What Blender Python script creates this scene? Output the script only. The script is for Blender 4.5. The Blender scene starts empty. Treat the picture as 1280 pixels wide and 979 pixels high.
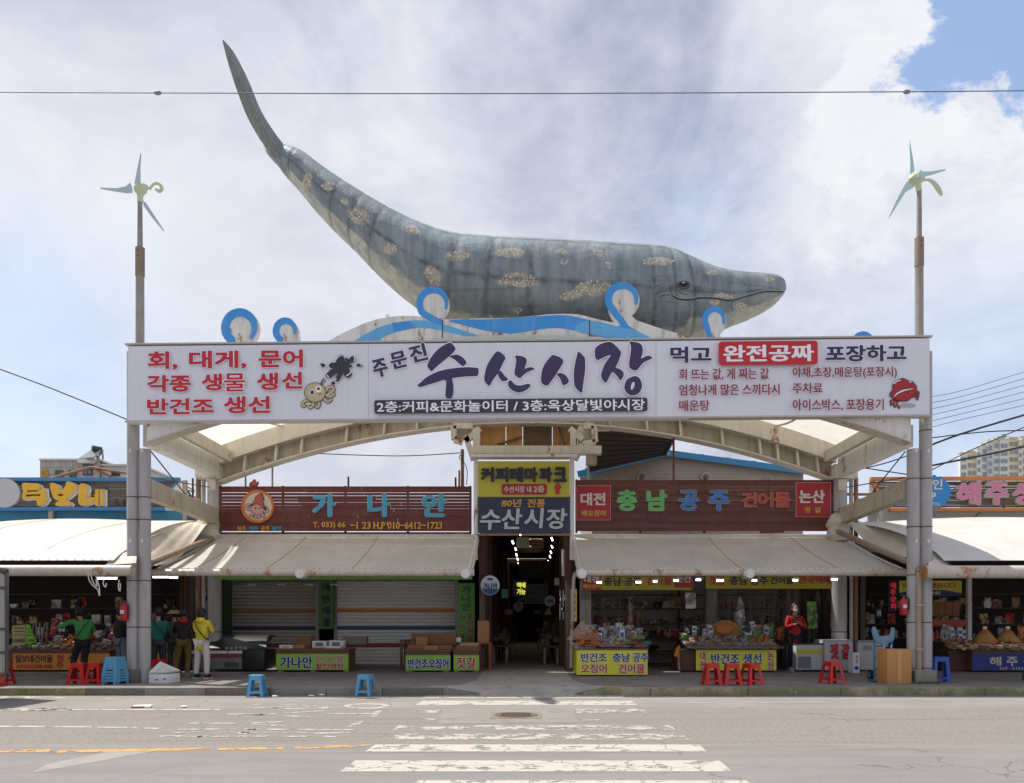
import bpy, bmesh, math, random
from mathutils import Vector, Matrix
from mathutils.bvhtree import BVHTree
random.seed(7)
R = math.radians
SC = bpy.context.scene
COL = SC.collection
# ------------------------------------------------------------------ camera: level, eye height 1.55 m, shifted upwards
F, CX, HY, CH = 1000.0, 661.0, 777.0, 1.55
cd = bpy.data.cameras.new('camera'); cam = bpy.data.objects.new('camera', cd); COL.objects.link(cam)
cam.location = (0, 0, CH); cam.rotation_euler = (R(90), 0, 0)
cd.sensor_width = 36; cd.lens = 36 * F / 1280
cd.shift_x = (640 - CX) / 1280; cd.shift_y = (HY - 489.5) / 1280
cd.clip_start = .1; cd.clip_end = 3000
SC.camera = cam
SC.render.engine = 'CYCLES'
SC.view_settings.view_transform = 'Standard'; SC.view_settings.look = 'None'
SC.view_settings.exposure = 0.52; SC.view_settings.gamma = 1.0
SC.cycles.max_bounces = 6; SC.cycles.transparent_max_bounces = 8
# ------------------------------------------------------------------ sun and sky
SUNV = Vector((.50, -.20, -1)).normalized()          # direction the light travels
sl = bpy.data.lights.new('sun', 'SUN'); sl.energy = 3.7; sl.angle = R(0.5); sl.color = (1, .95, .87)
so = bpy.data.objects.new('sun', sl); COL.objects.link(so)
so.rotation_euler = SUNV.to_track_quat('-Z', 'Y').to_euler(); so.location = (-10, 10, 30)
wd = bpy.data.worlds.new('World'); SC.world = wd; wd.use_nodes = True
nt = wd.node_tree; N = nt.nodes; L = nt.links; N.clear()
def nd(t, **k):
    n = N.new(t)
    for a, b in k.items(): setattr(n, a, b)
    return n
sky = nd('ShaderNodeTexSky', sky_type='NISHITA', sun_disc=False)
S = -SUNV
sky.sun_elevation = math.asin(S.z); sky.sun_rotation = math.atan2(S.x, S.y)
sky.air_density = 1.0; sky.dust_density = .6; sky.ozone_density = 1.5
tc = nd('ShaderNodeTexCoord')
def dirn(px, py): return Vector(((px - CX) / F, 1, (HY - py) / F)).normalized()
def math_(op, a, b=None, c=None, clamp=False):
    n = nd('ShaderNodeMath', operation=op, use_clamp=clamp)
    for i, v in enumerate((a, b, c)):
        if v is None: continue
        if isinstance(v, (int, float)): n.inputs[i].default_value = v
        else: L.new(v, n.inputs[i])
    return n.outputs[0]
def noise(scale, detail, vec, rough=.55, dist=0.0):
    n = nd('ShaderNodeTexNoise'); n.inputs['Scale'].default_value = scale; n.inputs['Detail'].default_value = detail
    n.inputs['Roughness'].default_value = rough; n.inputs['Distortion'].default_value = dist
    L.new(vec, n.inputs['Vector']); return n.outputs['Fac']
def mapr(v, a, b, c, d, smooth=True):
    n = nd('ShaderNodeMapRange'); n.interpolation_type = 'SMOOTHSTEP' if smooth else 'LINEAR'
    L.new(v, n.inputs[0])
    for i, x in enumerate((a, b, c, d)): n.inputs[i + 1].default_value = x
    return n.outputs[0]
mp = nd('ShaderNodeMapping'); L.new(tc.outputs['Generated'], mp.inputs[0]); mp.inputs['Scale'].default_value = (1, 1, 1.5)
G = tc.outputs['Generated']
n1 = noise(3.4, 10, mp.outputs[0], .6, .35)
n2 = noise(8.5, 11, mp.outputs[0], .62, .25)
nlow = noise(1.7, 3, mp.outputs[0], .5)
def patch(px, py, rad, soft):
    d = dirn(px, py)
    n = nd('ShaderNodeVectorMath', operation='DISTANCE'); L.new(G, n.inputs[0]); n.inputs[1].default_value = d
    v = math_('ADD', n.outputs['Value'], math_('MULTIPLY', math_('SUBTRACT', n2, .5), .16))
    v = math_('ADD', v, math_('MULTIPLY', math_('SUBTRACT', n1, .5), .14))
    return mapr(v, rad - soft, rad + soft, 1, 0)
blue = patch(1282, 4, .093, .008)
blue = math_('MAXIMUM', blue, math_('MULTIPLY', patch(1310, 110, .03, .012), 1.0))
blue = math_('MULTIPLY', blue, .88)
soft1 = math_('MULTIPLY', patch(10, 470, .13, .13), .38)
soft2 = math_('MULTIPLY', patch(1215, 500, .14, .10), .34)
soft3 = math_('MULTIPLY', patch(1130, 545, .05, .06), .35)
soft4 = math_('MULTIPLY', patch(880, 275, .05, .09), .3)
blue = math_('MAXIMUM', math_('MAXIMUM', math_('MAXIMUM', blue, soft4), soft1), math_('MAXIMUM', soft2, soft3), clamp=True)
# clouds go on round the whole sky with a few blue gaps behind the viewer too
sepx = nd('ShaderNodeSeparateXYZ'); L.new(G, sepx.inputs[0])
gap = math_('MULTIPLY', mapr(nlow, .60, .70, 0, .8), mapr(sepx.outputs[1], -.1, .1, 1, 0))
blue = math_('MAXIMUM', blue, gap, clamp=True)
cr = nd('ShaderNodeValToRGB')
mix12 = math_('ADD', math_('MULTIPLY', n1, .55), math_('MULTIPLY', n2, .25))
mix12 = math_('ADD', mix12, math_('MULTIPLY', nlow, .2))
L.new(mix12, cr.inputs[0])
e = cr.color_ramp.elements
cr.color_ramp.interpolation = 'B_SPLINE'; e[0].position = .37; e[0].color = (.23, .255, .36, 1)
e[1].position = .63; e[1].color = (.62, .63, .665, 1)
m = e.new(.50); m.color = (.44, .465, .555, 1)
# brighter cloud flank on the right, soft bright bank lower left
def glow(px, py, rad, soft):
    d = dirn(px, py)
    n = nd('ShaderNodeVectorMath', operation='DISTANCE'); L.new(G, n.inputs[0]); n.inputs[1].default_value = d
    v = math_('ADD', n.outputs['Value'], math_('MULTIPLY', math_('SUBTRACT', n2, .5), .55))
    return mapr(v, rad - soft, rad + soft, 1, 0)
gl = math_('MAXIMUM', math_('MULTIPLY', glow(1190, 150, .11, .05), .75), math_('MULTIPLY', glow(150, 330, .16, .2), .65))
gl = math_('MAXIMUM', gl, math_('MULTIPLY', glow(1130, 40, .06, .07), .55))
gl = math_('MAXIMUM', gl, math_('MULTIPLY', glow(420, 560, .2, .2), .35), clamp=True)
mc = nd('ShaderNodeMix', data_type='RGBA'); L.new(gl, mc.inputs[0]); L.new(cr.outputs[0], mc.inputs[6]); mc.inputs[7].default_value = (.68, .685, .70, 1)
b1 = nd('ShaderNodeBackground'); L.new(sky.outputs[0], b1.inputs[0]); b1.inputs[1].default_value = .15
b2 = nd('ShaderNodeBackground'); L.new(mc.outputs[2], b2.inputs[0]); b2.inputs[1].default_value = 1.0
mx = nd('ShaderNodeMixShader'); L.new(blue, mx.inputs[0]); L.new(b2.outputs[0], mx.inputs[1]); L.new(b1.outputs[0], mx.inputs[2])
wo = nd('ShaderNodeOutputWorld'); L.new(mx.outputs[0], wo.inputs[0])
# ------------------------------------------------------------------ materials
def lin(c):
    if isinstance(c, str):
        c = [int(c[i:i + 2], 16) / 255 for i in (1, 3, 5)]
        return tuple((v / 12.92 if v <= .04045 else ((v + .055) / 1.055) ** 2.4) for v in c)
    if isinstance(c, (int, float)): return (c, c, c)
    return tuple(c)
class NT:
    """small helper round a material's node tree"""
    def __init__(s, name):
        s.m = bpy.data.materials.new(name); s.m.use_nodes = True
        s.t = s.m.node_tree; s.n = s.t.nodes; s.l = s.t.links
        s.b = s.n['Principled BSDF']; s.tc = s.n.new('ShaderNodeTexCoord')
        s.obj = s.tc.outputs['Object']
        s.m.use_nodes = True
    def geo(s):
        return s.n.new('ShaderNodeNewGeometry').outputs['Position']
    def map(s, vec, scale=(1, 1, 1), loc=(0, 0, 0)):
        n = s.n.new('ShaderNodeMapping'); s.l.new(vec, n.inputs[0]); n.inputs['Scale'].default_value = scale; n.inputs['Location'].default_value = loc
        return n.outputs[0]
    def noise(s, vec, scale, detail=5, rough=.55, dist=0):
        n = s.n.new('ShaderNodeTexNoise'); s.l.new(vec, n.inputs['Vector'])
        n.inputs['Scale'].default_value = scale; n.inputs['Detail'].default_value = detail; n.inputs['Roughness'].default_value = rough; n.inputs['Distortion'].default_value = dist
        return n.outputs['Fac']
    def rng(s, v, a, b, c=0, d=1):
        n = s.n.new('ShaderNodeMapRange'); n.interpolation_type = 'SMOOTHSTEP'; s.l.new(v, n.inputs[0])
        for i, x in enumerate((a, b, c, d)): n.inputs[i + 1].default_value = x
        return n.outputs[0]
    def math(s, op, a, b=None):
        n = s.n.new('ShaderNodeMath'); n.operation = op
        for i, v in enumerate((a, b)):
            if v is None: continue
            if isinstance(v, (int, float)): n.inputs[i].default_value = v
            else: s.l.new(v, n.inputs[i])
        return n.outputs[0]
    def mix(s, fac, a, b):
        n = s.n.new('ShaderNodeMix'); n.data_type = 'RGBA'
        if isinstance(fac, (int, float)): n.inputs[0].default_value = fac
        else: s.l.new(fac, n.inputs[0])
        for i, v in ((6, a), (7, b)):
            if isinstance(v, tuple): n.inputs[i].default_value = (*v[:3], 1)
            else: s.l.new(v, n.inputs[i])
        return n.outputs[2]
    def bump(s, h, strength, dist=.02):
        n = s.n.new('ShaderNodeBump'); n.inputs['Strength'].default_value = strength; n.inputs['Distance'].default_value = dist
        s.l.new(h, n.inputs['Height']); s.l.new(n.outputs[0], s.b.inputs['Normal'])
    def done(s, col, rough=.7, metal=0, spec=None):
        if isinstance(col, tuple): s.b.inputs['Base Color'].default_value = (*col[:3], 1)
        else: s.l.new(col, s.b.inputs['Base Color'])
        s.b.inputs['Roughness'].default_value = rough; s.b.inputs['Metallic'].default_value = metal
        if spec is not None: s.b.inputs['Specular IOR Level'].default_value = spec
        return s.m
def M(name, col, var=.12, scale=6, rough=.6, metal=0, rust=0, dirt=0, bump=0, stretch=(1, 1, 1), emit=0, rustcol=(.30, .12, .04), dirtcol=(.12, .10, .075), spec=None, bscale=None):
    t = NT(name); c = lin(col)
    v = t.map(t.obj, stretch)
    n = t.noise(v, scale, 6)
    out = t.mix(n, tuple(x * (1 - var) for x in c), tuple(min(1, x * (1 + var)) for x in c))
    if dirt:
        d = t.noise(t.map(t.obj, (5, 5, .8)), 1.3, 7, .65)
        out = t.mix(t.math('MULTIPLY', t.rng(d, .42, .72), dirt), out, dirtcol)
    if rust:
        d = t.noise(t.map(t.obj, (1, 1, .45), (3, 1, 7)), 2.3, 9, .72)
        out = t.mix(t.rng(d, .60 - rust * .12, .66 - rust * .08), out, rustcol)
    if bump:
        t.bump(t.noise(v, bscale or scale * 6, 4), bump)
    if emit:
        t.b.inputs['Emission Color'].default_value = (*c, 1); t.b.inputs['Emission Strength'].default_value = emit
    return t.done(out, rough, metal, spec)
MAT = {}
def mt(name, *a, **k):
    if name not in MAT: MAT[name] = M(name, *a, **k)
    return MAT[name]
# ------------------------------------------------------------------ mesh helpers
def W(px, py, Y): return Vector(((px - CX) * Y / F, Y, CH - (py - HY) * Y / F))
def GX(px, Y): return (px - CX) * Y / F
def GZ(py, Y): return CH - (py - HY) * Y / F
def ground(px, py, z=0.0):
    Y = (CH - z) * F / (py - HY); return Vector(((px - CX) * Y / F, Y, z))
ORG = {}
def props(o, label=None, cat=None, group=None, kind=None):
    for k, v in (('label', label), ('category', cat), ('group', group), ('kind', kind)):
        if v: o[k] = v
    return o
def thing(name, label, cat, loc=(0, 0, 0), group=None):
    o = bpy.data.objects.new(name, None); COL.objects.link(o); o.location = loc; o.empty_display_size = .2
    ORG[o.name] = Vector(loc); return props(o, label, cat, group)
def catmull(pts, n=4, closed=True):
    out = []; m = len(pts)
    P = [Vector(p) for p in pts]
    rng_ = range(m) if closed else range(m - 1)
    for i in rng_:
        if closed: p0, p1, p2, p3 = P[i - 1], P[i], P[(i + 1) % m], P[(i + 2) % m]
        else: p0, p1, p2, p3 = P[max(i - 1, 0)], P[i], P[i + 1], P[min(i + 2, m - 1)]
        for k in range(n):
            t = k / n
            out.append(.5 * ((2 * p1) + (-p0 + p2) * t + (2 * p0 - 5 * p1 + 4 * p2 - p3) * t * t + (-p0 + 3 * p1 - 3 * p2 + p3) * t ** 3))
    if not closed: out.append(P[-1])
    return out
def area2(p): return sum(p[i - 1][0] * p[i][1] - p[i][0] * p[i - 1][1] for i in range(len(p))) / 2
class MB:
    def __init__(s): s.v = []; s.f = []; s.mi = []; s.cur = 0
    def add(s, vs, fs):
        k = len(s.v); s.v += [tuple(v) for v in vs]; s.f += [tuple(i + k for i in f) for f in fs]; s.mi += [s.cur] * len(fs); return s
    def box(s, x0, x1, y0, y1, z0, z1):
        return s.add([(x0, y0, z0), (x1, y0, z0), (x1, y1, z0), (x0, y1, z0), (x0, y0, z1), (x1, y0, z1), (x1, y1, z1), (x0, y1, z1)],
                     [(0, 3, 2, 1), (4, 5, 6, 7), (0, 1, 5, 4), (1, 2, 6, 5), (2, 3, 7, 6), (3, 0, 4, 7)])
    def obox(s, c, size, rz=0, rx=0, ry=0):
        mtx = Matrix.Translation(c) @ Matrix.Rotation(rz, 4, 'Z') @ Matrix.Rotation(rx, 4, 'X') @ Matrix.Rotation(ry, 4, 'Y')
        a, b, d = (x / 2 for x in size)
        vs = [mtx @ Vector(p) for p in [(-a, -b, -d), (a, -b, -d), (a, b, -d), (-a, b, -d), (-a, -b, d), (a, -b, d), (a, b, d), (-a, b, d)]]
        return s.add(vs, [(0, 3, 2, 1), (4, 5, 6, 7), (0, 1, 5, 4), (1, 2, 6, 5), (2, 3, 7, 6), (3, 0, 4, 7)])
    def beam(s, p, q, w, h, up=(0, 0, 1)):
        p, q = Vector(p), Vector(q); d = (q - p).normalized(); up = Vector(up)
        if abs(d.dot(up)) > .99: up = Vector((0, 1, 0))
        x = d.cross(up).normalized() * w / 2; z = x.cross(d).normalized() * h / 2
        vs = [p - x - z, p + x - z, p + x + z, p - x + z, q - x - z, q + x - z, q + x + z, q - x + z]
        return s.add(vs, [(0, 1, 2, 3), (7, 6, 5, 4), (0, 4, 5, 1), (1, 5, 6, 2), (2, 6, 7, 3), (3, 7, 4, 0)])
    def cyl(s, p, q, r, r2=None, n=12):
        p, q = Vector(p), Vector(q); r2 = r if r2 is None else r2
        d = (q - p).normalized(); u = d.orthogonal().normalized(); w = d.cross(u)
        vs = [p + (u * math.cos(a) + w * math.sin(a)) * r for a in [2 * math.pi * i / n for i in range(n)]]
        vs += [q + (u * math.cos(a) + w * math.sin(a)) * r2 for a in [2 * math.pi * i / n for i in range(n)]]
        fs = [(i, (i + 1) % n, n + (i + 1) % n, n + i) for i in range(n)] + [tuple(range(n - 1, -1, -1)), tuple(range(n, 2 * n))]
        return s.add(vs, fs)
    def tube(s, pts, r, n=8):
        pts = [Vector(p) for p in pts]; m = len(pts)
        rr = r if isinstance(r, (list, tuple)) else [r] * m
        d0 = (pts[1] - pts[0]).normalized(); u = d0.orthogonal().normalized(); vs = []
        for i, p in enumerate(pts):
            d = ((pts[min(i + 1, m - 1)] - pts[i]).normalized() + (pts[i] - pts[max(i - 1, 0)]).normalized())
            d = d.normalized() if d.length > 1e-6 else d0
            u = (u - d * u.dot(d)).normalized(); w = d.cross(u)
            vs += [p + (u * math.cos(a) + w * math.sin(a)) * rr[i] for a in [2 * math.pi * k / n for k in range(n)]]
        fs = [(i * n + k, i * n + (k + 1) % n, (i + 1) * n + (k + 1) % n, (i + 1) * n + k) for i in range(m - 1) for k in range(n)]
        fs += [tuple(range(n - 1, -1, -1)), tuple(range((m - 1) * n, m * n))]
        return s.add(vs, fs)
    def prism(s, poly, y0, y1):
        """polygon in x,z extruded along y"""
        if area2(poly) < 0: poly = poly[::-1]
        n = len(poly)
        vs = [(p[0], y0, p[1]) for p in poly] + [(p[0], y1, p[1]) for p in poly]
        return s.add(vs, [tuple(range(n)), tuple(range(2 * n - 1, n - 1, -1))] + [(i, i + n, (i + 1) % n + n, (i + 1) % n) for i in range(n)])
    def prismz(s, poly, z0, z1):
        if area2(poly) < 0: poly = poly[::-1]
        n = len(poly)
        vs = [(p[0], p[1], z0) for p in poly] + [(p[0], p[1], z1) for p in poly]
        return s.add(vs, [tuple(range(n - 1, -1, -1)), tuple(range(n, 2 * n))] + [(i, (i + 1) % n, (i + 1) % n + n, i + n) for i in range(n)])
    def prismx(s, poly, x0, x1):
        """polygon in y,z extruded along x"""
        n = len(poly)
        if area2(poly) < 0: poly = poly[::-1]
        vs = [(x0, p[0], p[1]) for p in poly] + [(x1, p[0], p[1]) for p in poly]
        return s.add(vs, [tuple(range(n - 1, -1, -1)), tuple(range(n, 2 * n))] + [(i, (i + 1) % n, (i + 1) % n + n, i + n) for i in range(n)])
    def lathe(s, prof, c=(0, 0, 0), n=16):
        c = Vector(c); m = len(prof); vs = []
        for r, z in prof: vs += [(c.x + r * math.cos(2 * math.pi * k / n), c.y + r * math.sin(2 * math.pi * k / n), c.z + z) for k in range(n)]
        fs = [(i * n + k, i * n + (k + 1) % n, (i + 1) * n + (k + 1) % n, (i + 1) * n + k) for i in range(m - 1) for k in range(n)]
        fs += [tuple(range(n - 1, -1, -1)), tuple(range((m - 1) * n, m * n))]
        return s.add(vs, fs)
    def ball(s, c, r, n=10, m=7, mtx=None):
        c = Vector(c); r = Vector(r) if hasattr(r, '__len__') else Vector((r, r, r)); vs = []
        for i in range(m + 1):
            t = math.pi * i / m
            for k in range(n):
                a = 2 * math.pi * k / n
                p = Vector((r.x * math.sin(t) * math.cos(a), r.y * math.sin(t) * math.sin(a), r.z * math.cos(t)))
                vs.append((mtx @ p if mtx else p) + c)
        fs = [(i * n + k, (i + 1) * n + k, (i + 1) * n + (k + 1) % n, i * n + (k + 1) % n) for i in range(m) for k in range(n)]
        return s.add(vs, fs)
    def grid(s, fn, nu, nv, thick=0):
        vs = [fn(i / nu, j / nv) for j in range(nv + 1) for i in range(nu + 1)]
        q = nu + 1
        fs = [(j * q + i, j * q + i + 1, (j + 1) * q + i + 1, (j + 1) * q + i) for j in range(nv) for i in range(nu)]
        s.add(vs, fs)
        if thick:
            vs2 = [Vector(v) - Vector((0, 0, thick)) for v in vs]
            s.add(vs2, [f[::-1] for f in fs])
            k = len(vs); b = len(s.v) - 2 * k
            edge = list(range(q)) + [j * q + nu for j in range(1, nv + 1)] + [nv * q + i for i in range(nu - 1, -1, -1)] + [j * q for j in range(nv - 1, 0, -1)]
            for a, c in zip(edge, edge[1:] + edge[:1]):
                s.f.append((b + a, b + a + k, b + c + k, b + c)); s.mi.append(s.cur)
        return s
    def build(s, name, mat, parent=None, smooth=False, label=None, cat=None, group=None, kind=None, bevel=0, weld=False):
        o = Vector((0, 0, 0))
        if parent is not None: o = ORG[parent.name]
        me = bpy.data.meshes.new(name)
        me.from_pydata([(v[0] - o.x, v[1] - o.y, v[2] - o.z) for v in s.v], [], s.f)
        for m_ in (mat if isinstance(mat, (list, tuple)) else [mat]): me.materials.append(m_)
        if s.cur: me.polygons.foreach_set('material_index', s.mi)
        if bevel or weld or smooth:
            b = bmesh.new(); b.from_mesh(me)
            bmesh.ops.remove_doubles(b, verts=b.verts, dist=1e-5)
            if bevel:
                ed = [e_ for e_ in b.edges if len(e_.link_faces) == 2 and e_.calc_face_angle(0) > .6]
                bmesh.ops.bevel(b, geom=ed, offset=bevel, segments=2, profile=.6, affect='EDGES', clamp_overlap=True)
            bmesh.ops.recalc_face_normals(b, faces=b.faces)
            b.to_mesh(me); b.free()
        if smooth or bevel:
            me.shade_smooth(); me.set_sharp_from_angle(angle=R(38))
        ob = bpy.data.objects.new(name, me); COL.objects.link(ob)
        if parent is not None: ob.parent = parent
        ORG[ob.name] = o
        return props(ob, label, cat, group, kind)
def kids(o): return [c for c in KID.get(o.name, ())]
def copy_tree(o, label=None, group=None, loc=None, rz=None, matmap=None, parent=None, scale=None):
    c = o.copy(); COL.objects.link(c); c.parent = parent
    if parent is not None: c.matrix_parent_inverse = o.matrix_parent_inverse.copy()
    if label: c['label'] = label
    if group: c['group'] = group
    if loc is not None: c.location = loc
    if rz is not None: c.rotation_euler = (0, 0, rz)
    if scale is not None: c.scale = (scale, scale, scale) if isinstance(scale, (int, float)) else scale
    ORG[c.name] = Vector(c.location)
    for ch in list(o.children): copy_tree(ch, parent=c)
    return c
# ------------------------------------------------------------------ lettering (cut flat letters or raised letters)
def font_mesh(s, off, ext=0, shear=0, sp=1.0):
    c = bpy.data.curves.new('t', 'FONT'); c.body = s; c.offset = off; c.resolution_u = 2; c.extrude = ext; c.shear = shear; c.space_character = sp
    c.align_x = 'LEFT'
    o = bpy.data.objects.new('t', c); m = o.to_mesh()
    vs = [v.co.copy() for v in m.vertices]; fs = [tuple(p.vertices) for p in m.polygons]
    o.to_mesh_clear(); bpy.data.objects.remove(o); bpy.data.curves.remove(c)
    return vs, fs
LAYER = {}
def lay(Y):
    k = LAYER.get(round(Y, 3), 0) + 1; LAYER[round(Y, 3)] = k
    return .004 + .0018 * (k % 60)
def text(s, box, Y, mat, parent, name='lettering', off=.018, raised=0, rot=0, shear=0, outline=None, tight=1.0, smear=None, xform=None):
    """letters fitted into the box (x0,y0,x1,y1, measured on the photograph) on a board standing at depth Y"""
    x0, y0, x1, y1 = box
    base = 0; bold0 = off
    vs, fs = font_mesh(s, base, 1.0 if raised else 0, shear, tight)
    ax, bx = min(v.x for v in vs), max(v.x for v in vs); ay, by = min(v.y for v in vs), max(v.y for v in vs)
    ca, sa = math.cos(R(rot)), math.sin(R(rot)); mx_, my_ = (x0 + x1) / 2, (y0 + y1) / 2
    em = (y1 - y0) / (by - ay)
    def conv(vs, fs, mat, name, extra, bold):
        # the stroke is thickened by a ring of slightly shifted copies, each a hair behind the last, so no two faces coincide
        b = MB(); n_ = 0 if bold <= .006 else (6 if bold < .035 else 9)
        shifts = [(0, 0)] + [(bold * math.cos(6.283 * k / n_), bold * .72 * math.sin(6.283 * k / n_)) for k in range(n_)]
        kx = (x1 - x0 - 2 * bold0 * em) / (bx - ax)
        for k, (sx_, sy_) in enumerate(shifts):
            out = []
            for v in vs:
                px = x0 + bold0 * em + (v.x - ax) * kx + sx_ * em; py = y1 - bold0 * .72 * em - (v.y - ay) * (em - 1.44 * bold0 * em / (by - ay)) - sy_ * em
                dx, dy = px - mx_, py - my_
                px, py = mx_ + dx * ca + dy * sa, my_ - dx * sa + dy * ca
                p = W(px, py, Y)
                p.y = Y - extra + k * .00012 * (1 if not raised else -3) - (raised * (v.z + 1) / 2 if raised else 0)
                out.append(p)
            b.add(out, fs)
        return b.build(name, mat, parent)
    if outline:
        if raised:
            conv(vs, fs, outline[0], 'letter_backing', -.004, outline[1] - base)
            return conv(vs, fs, mat, name, .014, bold0)
        conv(vs, fs, outline[0], 'letter_outline', lay(Y), outline[1] - base)
    return conv(vs, fs, mat, name, lay(Y), bold0)
def vtext(chars, box, Y, mat, parent, gap=.12, **k):
    x0, y0, x1, y1 = box; n = len(chars); h = (y1 - y0) / n
    for i, ch in enumerate(chars):
        if ch != ' ': text(ch, (x0, y0 + i * h + h * gap / 2, x1, y0 + (i + 1) * h - h * gap / 2), Y, mat, parent, **k)
def flat(pts, Y, mat, parent, name='print', t=.001, smooth=0, off=None, depth=None):
    """flat printed or cut-out shape; points measured on the photograph"""
    if smooth: pts = [tuple(p) for p in catmull([(p[0], p[1]) for p in [(a[0], a[1], 0) for a in pts]] and [Vector((a[0], a[1])) for a in pts], smooth)]
    w = [W(p[0], p[1], Y) for p in pts]
    o = lay(Y) if off is None else off
    return MB().prism([(p.x, p.z) for p in w], Y - o - (depth or t), Y - o).build(name, mat, parent)
def ell(cx, cy, rx, ry, n=22, a=0):
    ca, sa = math.cos(R(a)), math.sin(R(a))
    return [(cx + rx * math.cos(t) * ca - ry * math.sin(t) * sa, cy + rx * math.cos(t) * sa + ry * math.sin(t) * ca) for t in [2 * math.pi * i / n for i in range(n)]]
def grow(poly, d):
    """outline moved outwards by d"""
    n = len(poly); sgn = 1 if area2(poly) > 0 else -1; out = []
    for i in range(n):
        a, b, c = Vector(poly[i - 1][:2]), Vector(poly[i][:2]), Vector(poly[(i + 1) % n][:2])
        t = ((b - a).normalized() + (c - b).normalized())
        t = t.normalized() if t.length > 1e-6 else (c - b).normalized()
        out.append((b.x + t.y * d * sgn, b.y - t.x * d * sgn))
    return out
def ribbon(pts, w, n=4):
    """stroke outline with rounded ends; w one width or one per point"""
    P = catmull([Vector(p) for p in pts], n, False); m = len(P)
    ws = w if isinstance(w, (list, tuple)) else [w] * len(pts)
    def wi(i):
        u = i / (m - 1) * (len(ws) - 1); k = min(int(u), len(ws) - 2); return ws[k] + (ws[k + 1] - ws[k]) * (u - k)
    Lf, Rt = [], []
    for i, p in enumerate(P):
        d = (P[min(i + 1, m - 1)] - P[max(i - 1, 0)]).normalized(); nn = Vector((-d.y, d.x)) * wi(i) / 2
        Lf.append(p + nn); Rt.append(p - nn)
    def cap(c, a, r): return [c + Vector((math.cos(a + t), math.sin(a + t))) * r for t in (-math.pi / 4, 0, math.pi / 4)]
    d1 = P[-1] - P[-2]; d0 = P[0] - P[1]
    return [tuple(p) for p in Lf + cap(P[-1], math.atan2(d1.y, d1.x), wi(m - 1) / 2)[::-1] + Rt[::-1] + cap(P[0], math.atan2(d0.y, d0.x), wi(0) / 2)[::-1]]
# ================================================================== GROUND
def road_mat():
    t = NT('asphalt'); p = t.geo()
    n1 = t.noise(p, .55, 6, .6); n2 = t.noise(t.map(p, (.35, 1.6, 1)), 1.1, 5, .6); n3 = t.noise(p, 55, 4, .7); n4 = t.noise(p, 17, 4, .7)
    base = t.mix(t.rng(n1, .3, .7), lin('#8b8783'), lin('#96928e'))
    sx = t.n.new('ShaderNodeSeparateXYZ'); t.l.new(p, sx.inputs[0])
    y = t.math('ADD', sx.outputs[1], t.math('MULTIPLY', t.math('SUBTRACT', t.noise(t.map(p, (.25, 1, 1)), 1.2, 6, .6), .5), .35))
    old = t.math('MULTIPLY', t.rng(y, 10.0, 10.12), t.rng(y, 14.1, 14.6, 1, 0))       # older coarse carriageway
    base = t.mix(old, base, t.mix(t.rng(n4, .35, .65), lin('#7e7974'), lin('#918c86')))
    near = t.rng(y, 9.9, 10.05, 1, 0)
    base = t.mix(near, base, t.mix(t.rng(n2, .3, .7), lin('#817e7c'), lin('#8e8a88')))
    base = t.mix(t.math('MULTIPLY', t.rng(n2, .52, .75), .3), base, lin('#6d6761'))
    base = t.mix(t.math('MULTIPLY', t.rng(n3, .46, .66), .42), base, lin('#5f5953'))
    base = t.mix(t.math('MULTIPLY', t.rng(n3, .30, .44, 1, 0), .35), base, lin('#a59e95'))
    # cracks
    vo = t.n.new('ShaderNodeTexVoronoi'); vo.feature = 'DISTANCE_TO_EDGE'; vo.inputs['Scale'].default_value = .42
    dn = t.n.new('ShaderNodeTexNoise'); dn.inputs['Scale'].default_value = 2.2; dn.inputs['Detail'].default_value = 7; t.l.new(p, dn.inputs['Vector'])
    mixv = t.n.new('ShaderNodeMix'); mixv.data_type = 'RGBA'; mixv.blend_type = 'ADD'; mixv.inputs[0].default_value = .55
    t.l.new(p, mixv.inputs[6]); t.l.new(dn.outputs['Color'], mixv.inputs[7]); t.l.new(mixv.outputs[2], vo.inputs['Vector'])
    crack = t.math('MULTIPLY', t.rng(vo.outputs['Distance'], 0.0, .009, 1, 0), t.rng(n1, .47, .56))
    base = t.mix(t.math('MULTIPLY', crack, .5), base, lin('#4a443f'))
    # long stains beside the wheel tracks
    st = t.noise(t.map(p, (.12, 3.2, 1)), 1.4, 5, .6)
    base = t.mix(t.math('MULTIPLY', t.rng(st, .56, .72), .5), base, lin('#6c645c'))
    h = t.math('ADD', t.math('MULTIPLY', n3, 1.0), t.math('MULTIPLY', crack, -1.2))
    t.bump(h, .5, .006)
    return t.done(base, .92, 0, .2)
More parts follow.
